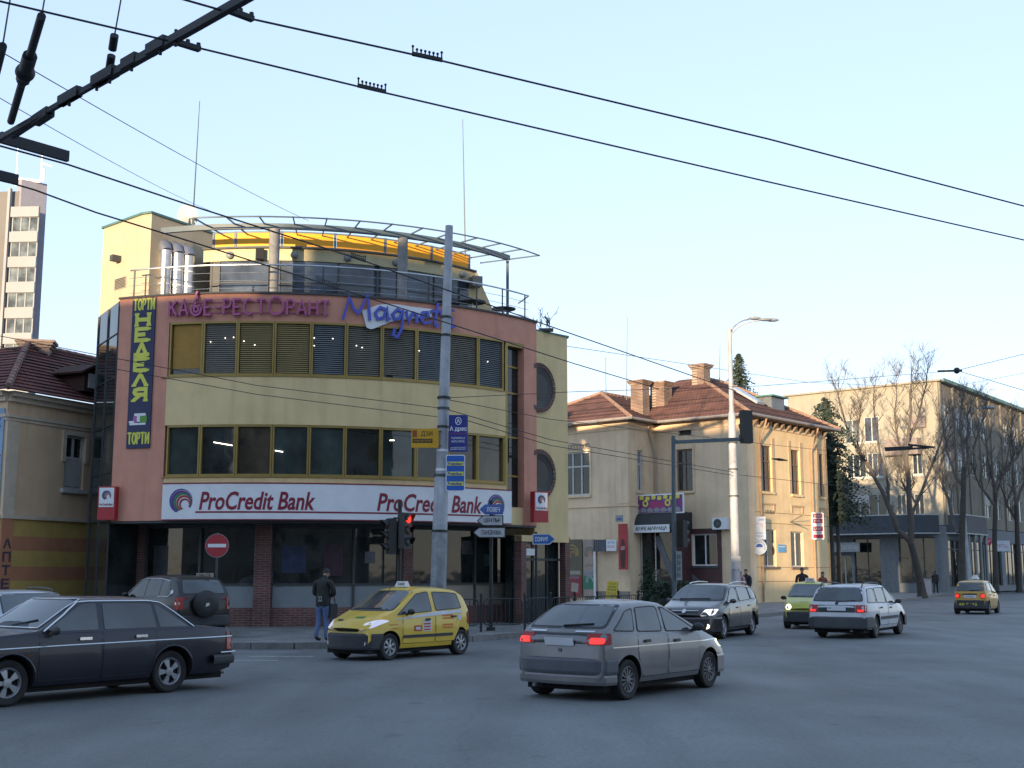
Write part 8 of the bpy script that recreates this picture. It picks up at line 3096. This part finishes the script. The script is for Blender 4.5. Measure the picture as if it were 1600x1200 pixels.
    m2 = bpy.data.meshes.new_from_object(o.evaluated_get(dg))
    bpy.data.objects.remove(o)
    m2.materials.clear()
    for m in (top, legs, M_SKIN, M_SHOE):
        m2.materials.append(m)
    seg = [(J[a][0], J[b][0], (J[a][1][0] + J[b][1][0]) / 2 * k, m) for a, b, m in E]
    for p in m2.polygons:
        c = p.center
        best, bm_ = 1e9, 0
        for a, b, r, m in seg:
            ab = b - a
            t = max(0, min(1, (c - a).dot(ab) / max(1e-9, ab.length_squared)))
            d = (c - a - ab * t).length - r
            if d < best:
                best, bm_ = d, m
        if bm_ in (0, 1) and abs(c.x) < 0.24 * k:
            bm_ = 0 if c.z > hem * k else (1 if bm_ in (0, 1) and c.z < 0.9 * k else bm_)
        p.material_index = bm_
        p.use_smooth = True
    m2.name = 'person'
    ob = link('person', m2, None, loc)
    ob.rotation_euler = (0, 0, yaw)
    tag(ob, label, 'person', group)
    # hair
    hb, hc = J['brow'][0], J['crown'][0]
    mb = MB()
    c = hb.lerp(hc, 0.35) + Vector((0, -0.012, 0.005))
    n = 9
    prof = []
    for q in range(n + 1):
        a = math.pi / 2 * q / n * 1.18
        prof.append((max(0.0005, math.sin(a) * 0.098 * k), math.cos(a) * 0.098 * k))
    ax = (hc - J['jaw'][0]).normalized()
    M4 = Matrix.Translation(c) @ Matrix.Rotation(0.30 - bow * 0.5, 4, 'X') @ Matrix.Diagonal((0.88, 1.06, 1.0, 1))
    mb.lathe(prof[::-1], 16, M4)
    if hairlong > 0:
        mb.ball(c + Vector((0, -0.05, -0.08)), 0.085 * k, 8, (0.9, 0.6, 1 + hairlong))
    mb.build('hair', hair, ob, smooth=60)
    if cap is not None:
        mb = MB()
        M5 = M4 @ Matrix.Scale(1.06, 4)
        mb.lathe(prof[::-1][3:], 16, M5)
        mb.plate(rnd_poly([(-0.07, 0.0), (0.07, 0.0), (0.06, 0.09), (-0.06, 0.09)], 0.03), c + Vector((0, 0.075, 0.02)), (1, 0, 0), (0, 1, -0.25), 0.012)
        mb.build('cap', cap, ob, smooth=60)
    for s in (-1, 1):
        mb = MB()
        mb.ball(J['jaw'][0].lerp(J['brow'][0], 0.72) + Vector((s * 0.032, 0.078, 0.0)) * k, 0.011, 6)
        mb.build('eye', M_HAIRD, ob)
    mb = MB()
    mb.box(J['jaw'][0] + Vector((0, 0.078, -0.005)) * k, (0.045, 0.012, 0.009))
    mb.build('mouth', mat('lips', (0.30, 0.12, 0.10), 0.5), ob)
    return ob, J, k
M_JEANS = mat('blue_jeans', (0.095, 0.14, 0.27), 0.85, var=0.22, scale=6, bump=0.3, bscale=30)
M_JACKB = mat('black_jacket', (0.013, 0.016, 0.015), 0.75, var=0.25, scale=6, bump=0.3, bscale=18)
M_PINKT = mat('pink_top', (0.45, 0.26, 0.25), 0.8, var=0.12, scale=6)
M_TROUS = mat('dark_trousers', (0.02, 0.02, 0.024), 0.8, var=0.2)
pm = gnd(503, 1001, 0.146)
man, J, k = person('man in a black jacket with white back lettering and blue jeans, head bowed', pm, -0.40, M_JACKB, M_JEANS, M_HAIRD, 1.74, ((1.25, 0.04), (1.35, 0.06)), 0.05, 0.9, 0.05, 1.22, hem=0.83)
text('22', (0.02, -0.158, 1.02), (1, 0, 0), (0, 0, 1), 0.13, M_FROST, 'jacket_print', man, w=0.12, bold=0.03)
bag = thing('shoulder_bag', 'dark bag hanging at the right side of the man in blue jeans', 'bag', pm + Vector((0.3, -0.03, 0.55)))
mb = MB()
M4 = Matrix.Translation(pm + Vector((0.235, 0.06, 0.72))) @ Matrix.Rotation(-0.4, 4, 'Z')
mb.box(None, (0.11, 0.3, 0.34), mtx=M4)
mb.build('body', M_TROUS, bag)
mb = MB()
mb.tube([M4 @ Vector((0, 0.12, 0.17)), M4 @ Vector((-0.02, 0.06, 0.5)), M4 @ Vector((-0.02, -0.06, 0.5)), M4 @ Vector((0, -0.12, 0.17))], 0.012, 6)
mb.build('strap', M_TROUS, bag)
def ppl(px, Y):
    a = ray(px, 895)
    return Vector((a[0] / a[1] * Y, Y, 0.146))
person('woman in a pink top and white cap walking past the lamp post', ppl(1156.5, 60.5), 2.4, M_PINKT, M_TROUS, M_HAIRD, 1.76, ((0.3, 0.05), (0.3, -0.05)), 0.02, 0.2, 0.2, 1.05, cap=M_WHITE, hairlong=0.6)
person('man in a dark suit walking beside the woman in the pink top', ppl(1166, 61.6), 2.6, M_TROUS, M_TROUS, M_HAIRD, 1.80, ((0.2, 0.1), (0.2, -0.1)), 0.02, 0.1, -0.22, 1.08)
person('young man in a dark jacket standing behind the lime taxi', ppl(1253, 61.5), 3.0, mat('dark_maroon_jacket', (0.030, 0.018, 0.022), 0.8, var=0.25), M_JEANS, M_HAIRD, 1.86, ((0.3, 0.03), (0.4, 0.03)), 0.0, 0.1, 0.05, 1.15)
person('person in a rust red jacket, only the head showing over the lime taxi', ppl(1285, 62.5), -2.9, mat('rust_jacket', (0.20, 0.06, 0.04), 0.8, var=0.2), M_TROUS, mat('brown_hair', (0.08, 0.04, 0.025), 0.6), 1.68, ((0.2, 0.03), (0.2, 0.03)), 0.0, 0.1, 0.1, 1.0, hairlong=0.5)
person('person in black walking away under the bare trees at the far right', ppl(1461, 103), -0.5, M_TROUS, M_TROUS, M_HAIRD, 1.78, ((0.3, 0.12), (0.3, -0.12)), 0.03, 0.1, 0.24, 1.12)

# ------------------------------------------------------------------ trees
M_BARK = mat('bark', (0.055, 0.050, 0.043), 0.9, var=0.3, scale=3, bump=0.6, bscale=14)
M_TWIG = mat('twig', (0.10, 0.087, 0.076), 0.9, var=0.25, scale=2)
M_NEEDLE = mat('spruce_needles', (0.024, 0.042, 0.030), 0.8, var=0.55, scale=0.9)
M_NEEDLE2 = mat('cypress_leaves', (0.020, 0.040, 0.018), 0.8, var=0.5, scale=2.5)
def limb_tree(label, Y, trunk, limbs, r0, twigs, seed, depth=2.2, up=0.75, tl=(0.7, 1.9), trunkr1=None, group='bare street trees', spec='bare_tree'):
    """trunk and limbs: outlines read off as (px, py, offset in depth); twigs fork off the limbs"""
    rnd = random.Random(seed)
    base = at(trunk[0][0], trunk[0][1], Y)
    base.z = 0.146
    T = thing(spec, label, 'tree', base, 0, group)
    P = [base - ZU * 0.1] + [at(x, y, Y + (o[0] if o else 0)) for x, y, *o in trunk[1:]]
    mb = MB()
    n = len(P)
    r1 = trunkr1 or r0 * 0.72
    mb.tube([P[0], P[0] + ZU * 0.35] + P[1:], [r0 * 1.45, r0 * 1.1] + [r0 + (r1 - r0) * k / (n - 1) for k in range(1, n)], 12)
    mb.build('trunk', M_BARK, T, smooth=60)
    cr = MB()
    tips = []
    for li, (rs, pts) in enumerate(limbs):
        ox = rnd.uniform(-depth, depth)
        Q = []
        for k, (x, y) in enumerate(pts):
            Q.append(at(x, y, Y + ox * (k / max(1, len(pts) - 1))))
        S = [Q[0]]
        for a, b in zip(Q[:-1], Q[1:]):
            m = a.lerp(b, 0.5) + Vector((rnd.uniform(-.12, .12), rnd.uniform(-.12, .12), rnd.uniform(-.08, .08)))
            S += [m, b]
        R_ = [rs * (1 - 0.88 * k / (len(S) - 1)) + 0.012 for k in range(len(S))]
        cr.tube(S, R_, 8)
        L = [(S[k], S[k + 1], R_[k]) for k in range(len(S) - 1)]
        for j in range(twigs):
            k = min(len(L) - 1, int(len(L) * (rnd.random() ** 0.75)))
            a, b, rr = L[k]
            p = a.lerp(b, rnd.random())
            d = (b - a).normalized()
            ang = rnd.uniform(0, 2 * math.pi)
            side = Vector((math.cos(ang), math.sin(ang), rnd.uniform(-0.1, 0.4)))
            d = (d * 0.5 + side * 0.9 + ZU * up).normalized()
            grow(cr, rnd, p, d, rnd.uniform(*tl), min(rr * 0.55, 0.045), 3, up)
        d = (S[-1] - S[-2]).normalized()
        for j in range(4):
            grow(cr, rnd, S[-1], (d + Vector((rnd.uniform(-.5, .5), rnd.uniform(-.5, .5), 0.3))).normalized(), rnd.uniform(0.8, 1.5), 0.02, 2, up)
    cr.build('crown', M_TWIG if spec == 'bare_tree' else M_BARK, T)
    return T
def grow(mb, rnd, p, d, L, r, lev, up):
    n = 3
    pts, rs = [p], [max(r, 0.011)]
    for k in range(n):
        d = (d + Vector((rnd.uniform(-.22, .22), rnd.uniform(-.22, .22), rnd.uniform(-.05, .2) * up * 1.5))).normalized()
        p = p + d * (L / n)
        pts.append(p)
        rs.append(max(r * (1 - 0.75 * (k + 1) / n), 0.008))
    mb.tube(pts, rs, 4 if r > 0.02 else 3, cap=False)
    if lev > 0:
        for j in range(rnd.randint(2, 4)):
            i = rnd.randint(1, n)
            ang = rnd.uniform(0, 2 * math.pi)
            nd = (d + Vector((math.cos(ang), math.sin(ang), rnd.uniform(-.1, .5))) * 0.75).normalized()
            grow(mb, rnd, pts[i], nd, L * rnd.uniform(0.45, 0.75), r * 0.55, lev - 1, up)
limb_tree('bare tree with two leaning stems before the tan office wall', 89, [(1441, 934), (1437, 905), (1429, 870), (1422, 845)],
          [(0.22, [(1422, 845), (1402, 828), (1388, 791), (1369, 751), (1345, 712), (1322, 665), (1308, 612)]),
           (0.24, [(1423, 848), (1424, 818), (1420, 775), (1416, 718), (1420, 671), (1422, 615), (1424, 578)]),
           (0.13, [(1424, 812), (1432, 788), (1448, 746), (1462, 712), (1474, 672), (1482, 640)]),
           (0.10, [(1388, 791), (1384, 735), (1372, 690), (1366, 640), (1366, 606)]),
           (0.10, [(1417, 742), (1404, 690), (1398, 645), (1400, 592)]),
           (0.10, [(1420, 690), (1434, 655), (1442, 620), (1448, 585)]),
           (0.07, [(1369, 751), (1350, 735), (1332, 728), (1318, 700)]),
           (0.08, [(1345, 712), (1340, 670), (1345, 628)]),
           (0.07, [(1432, 788), (1415, 765), (1405, 735)])], 0.30, 13, 3, 2.6, tl=(0.6, 1.6))
limb_tree('dark thick trunked bare tree behind the far orange taxi', 98.4, [(1503, 916), (1503, 850), (1505, 780), (1506, 730)],
          [(0.14, [(1506, 732), (1504, 690), (1500, 650), (1503, 622)]),
           (0.15, [(1497, 832), (1486, 800), (1474, 762), (1464, 735), (1450, 712)]),
           (0.13, [(1506, 740), (1520, 705), (1532, 670), (1540, 640)]),
           (0.13, [(1505, 760), (1490, 735), (1478, 700), (1474, 665)]),
           (0.12, [(1505, 700), (1514, 665), (1512, 640)])], 0.27, 12, 12, 2.5, tl=(0.7, 1.8))
limb_tree('dark bare tree with a forked stem right of the far lamp post', 107, [(1556, 908), (1554, 850), (1555, 800), (1556, 770)],
          [(0.12, [(1556, 772), (1548, 735), (1542, 700), (1536, 662)]),
           (0.12, [(1556, 772), (1568, 740), (1576, 705), (1580, 665)]),
           (0.14, [(1555, 790), (1540, 770), (1526, 748), (1516, 720)]),
           (0.12, [(1570, 735), (1590, 715), (1602, 690)])], 0.23, 12, 21, 2.5, tl=(0.7, 1.8))
limb_tree('bare tree cut by the right edge of the picture', 114, [(1592, 906), (1590, 850), (1588, 790)],
          [(0.13, [(1588, 790), (1582, 745), (1584, 700), (1578, 665)]),
           (0.13, [(1588, 790), (1602, 750), (1612, 700), (1618, 660)]),
           (0.14, [(1589, 815), (1574, 790), (1564, 760), (1562, 730)])], 0.25, 13, 33, 2.5, tl=(0.7, 1.9))
def spruce(label, base, H, Rb, n, seed, z0=0.12, m=M_NEEDLE, name='spruce_tree', droop=0.35, leaf=0.34, gap=0.25, narrow=1.0):
    rnd = random.Random(seed)
    T = thing(name, label, 'tree' if H > 4 else 'shrub', base)
    mb = MB()
    mb.tube([base - ZU * 0.05, base + ZU * H * 0.5, base + ZU * H * 0.99], [0.022 * H, 0.012 * H, 0.01], 8)
    mb.build('trunk', M_BARK, T, smooth=60)
    cr = MB()
    for k in range(n):
        f = rnd.random() ** 0.85
        z = H * (z0 + (1 - z0) * f)
        reach = Rb * (1 - f) ** narrow * rnd.uniform(0.55, 1.15) + 0.08
        a = rnd.uniform(0, 2 * math.pi)
        if rnd.random() < gap * 0.3:
            continue
        d = Vector((math.cos(a), math.sin(a), 0))
        m_ = max(2, int(reach / (leaf * 0.55)))
        for j in range(m_ + 1):
            t = j / m_
            if rnd.random() < 0.22 * (1 - t):
                continue
            p = base + ZU * (z - droop * reach * t * t + 0.12 * reach * t) + d * reach * t
            w = leaf * rnd.uniform(0.5, 1.1) * (1.1 - 0.55 * t)
            for q in range(2):
                e = Vector((rnd.uniform(-1, 1), rnd.uniform(-1, 1), rnd.uniform(-0.9, 0.2))).normalized() * w
                s_ = (d.cross(e)).normalized() * w * rnd.uniform(0.25, 0.5)
                cr.face([p - s_, p + e * 0.4 - s_ * 0.4, p + e, p + s_])
    cr.build('crown', m, T)
    return T
b = at(1158, 700, 92); b.z = 0.1
spruce('dark spruce spire rising behind the cafe house roof and lamp post', b, 17.9, 4.4, 900, 2, 0.3, narrow=0.8)
b = at(1296, 800, 84); b.z = 0.1
spruce('dark spruce between the ochre wall and the tan office building', b, 13.4, 3.2, 520, 7, 0.42, narrow=0.45, droop=0.5, gap=0.9)
b = at(1308, 800, 81); b.z = 0.1
spruce('lower ragged dark conifer in front of the spruce by the ochre wall', b, 9.2, 2.4, 200, 9, 0.52, narrow=0.5)
b = at(1014, 930, 67.5); b.z = 0.146
spruce('small dark conical cypress before the cafe door', b, 2.55, 0.75, 420, 5, 0.05, M_NEEDLE2, 'cypress_shrub', 0.1, 0.16, narrow=0.8)
def hedge(label, p, q, h, w, n, seed):
    rnd = random.Random(seed)
    T = thing('hedge', label, 'hedge', p)
    mb = MB()
    d = q - p
    rt = Vector((-d.y, d.x, 0)).normalized()
    for k in range(n):
        c = p + d * rnd.random() + rt * rnd.gauss(0, w * 0.35) + ZU * (h * rnd.random() ** 0.7)
        e = Vector((rnd.uniform(-1, 1), rnd.uniform(-1, 1), rnd.uniform(-1, 1))).normalized() * 0.11
        s_ = e.orthogonal().normalized() * 0.06
        mb.face([c - e, c + s_, c + e, c - s_])
    mb.build('foliage', M_NEEDLE2, T)
    mb = MB()
    mb.bar(p + ZU * 0.25, q + ZU * 0.25, w * 0.5, 0.4)
    mb.build('planter', M_DGREY, T)
hedge('low dark hedge in a planter before the cafe front', Vector((6.6, 60.5, 0.146)), Vector((9.2, 59.6, 0.146)), 1.25, 0.5, 900, 3)
# dry plant on the side wall of the curved building
T = thing('dry_plant', 'dry leafless plant standing on the yellow side wall of the curved building', 'plant', Vector((1.05, 42.9, 10.18)))
rnd = random.Random(4)
mb = MB()
for k in range(7):
    p = Vector((1.0 + rnd.uniform(-.05, .35), 42.9 + rnd.uniform(0, .4), 10.18))
    grow(mb, rnd, p, Vector((rnd.uniform(-.3, .3), 0, 1)).normalized(), rnd.uniform(0.25, 0.5), 0.006, 2, 0.6)
mb.build('stems', M_TWIG, T)
mb = MB()
mb.box((1.2, 43.0, 10.22), (0.5, 0.3, 0.08))
mb.build('pot', M_DGREY, T)
c = gnd(1449, 930, 0.146)
tag(thing('street_cabinet', 'pale low cabinet beside the leaning bare tree', 'cabinet', c), 'pale low cabinet beside the leaning bare tree', 'cabinet')
cab = bpy.data.objects['street_cabinet']
mb = MB()
mb.box(c + Vector((0.3, 1.5, 0.6)), (0.95, 0.5, 1.15), 0.4)
mb.build('casing', mat('cabinet_pale', (0.34, 0.31, 0.31), 0.6), cab)
mb = MB()
mb.box(c + Vector((0.3, 1.5, 1.21)), (1.05, 0.6, 0.06), 0.4)
mb.build('lid', M_CONC, cab)
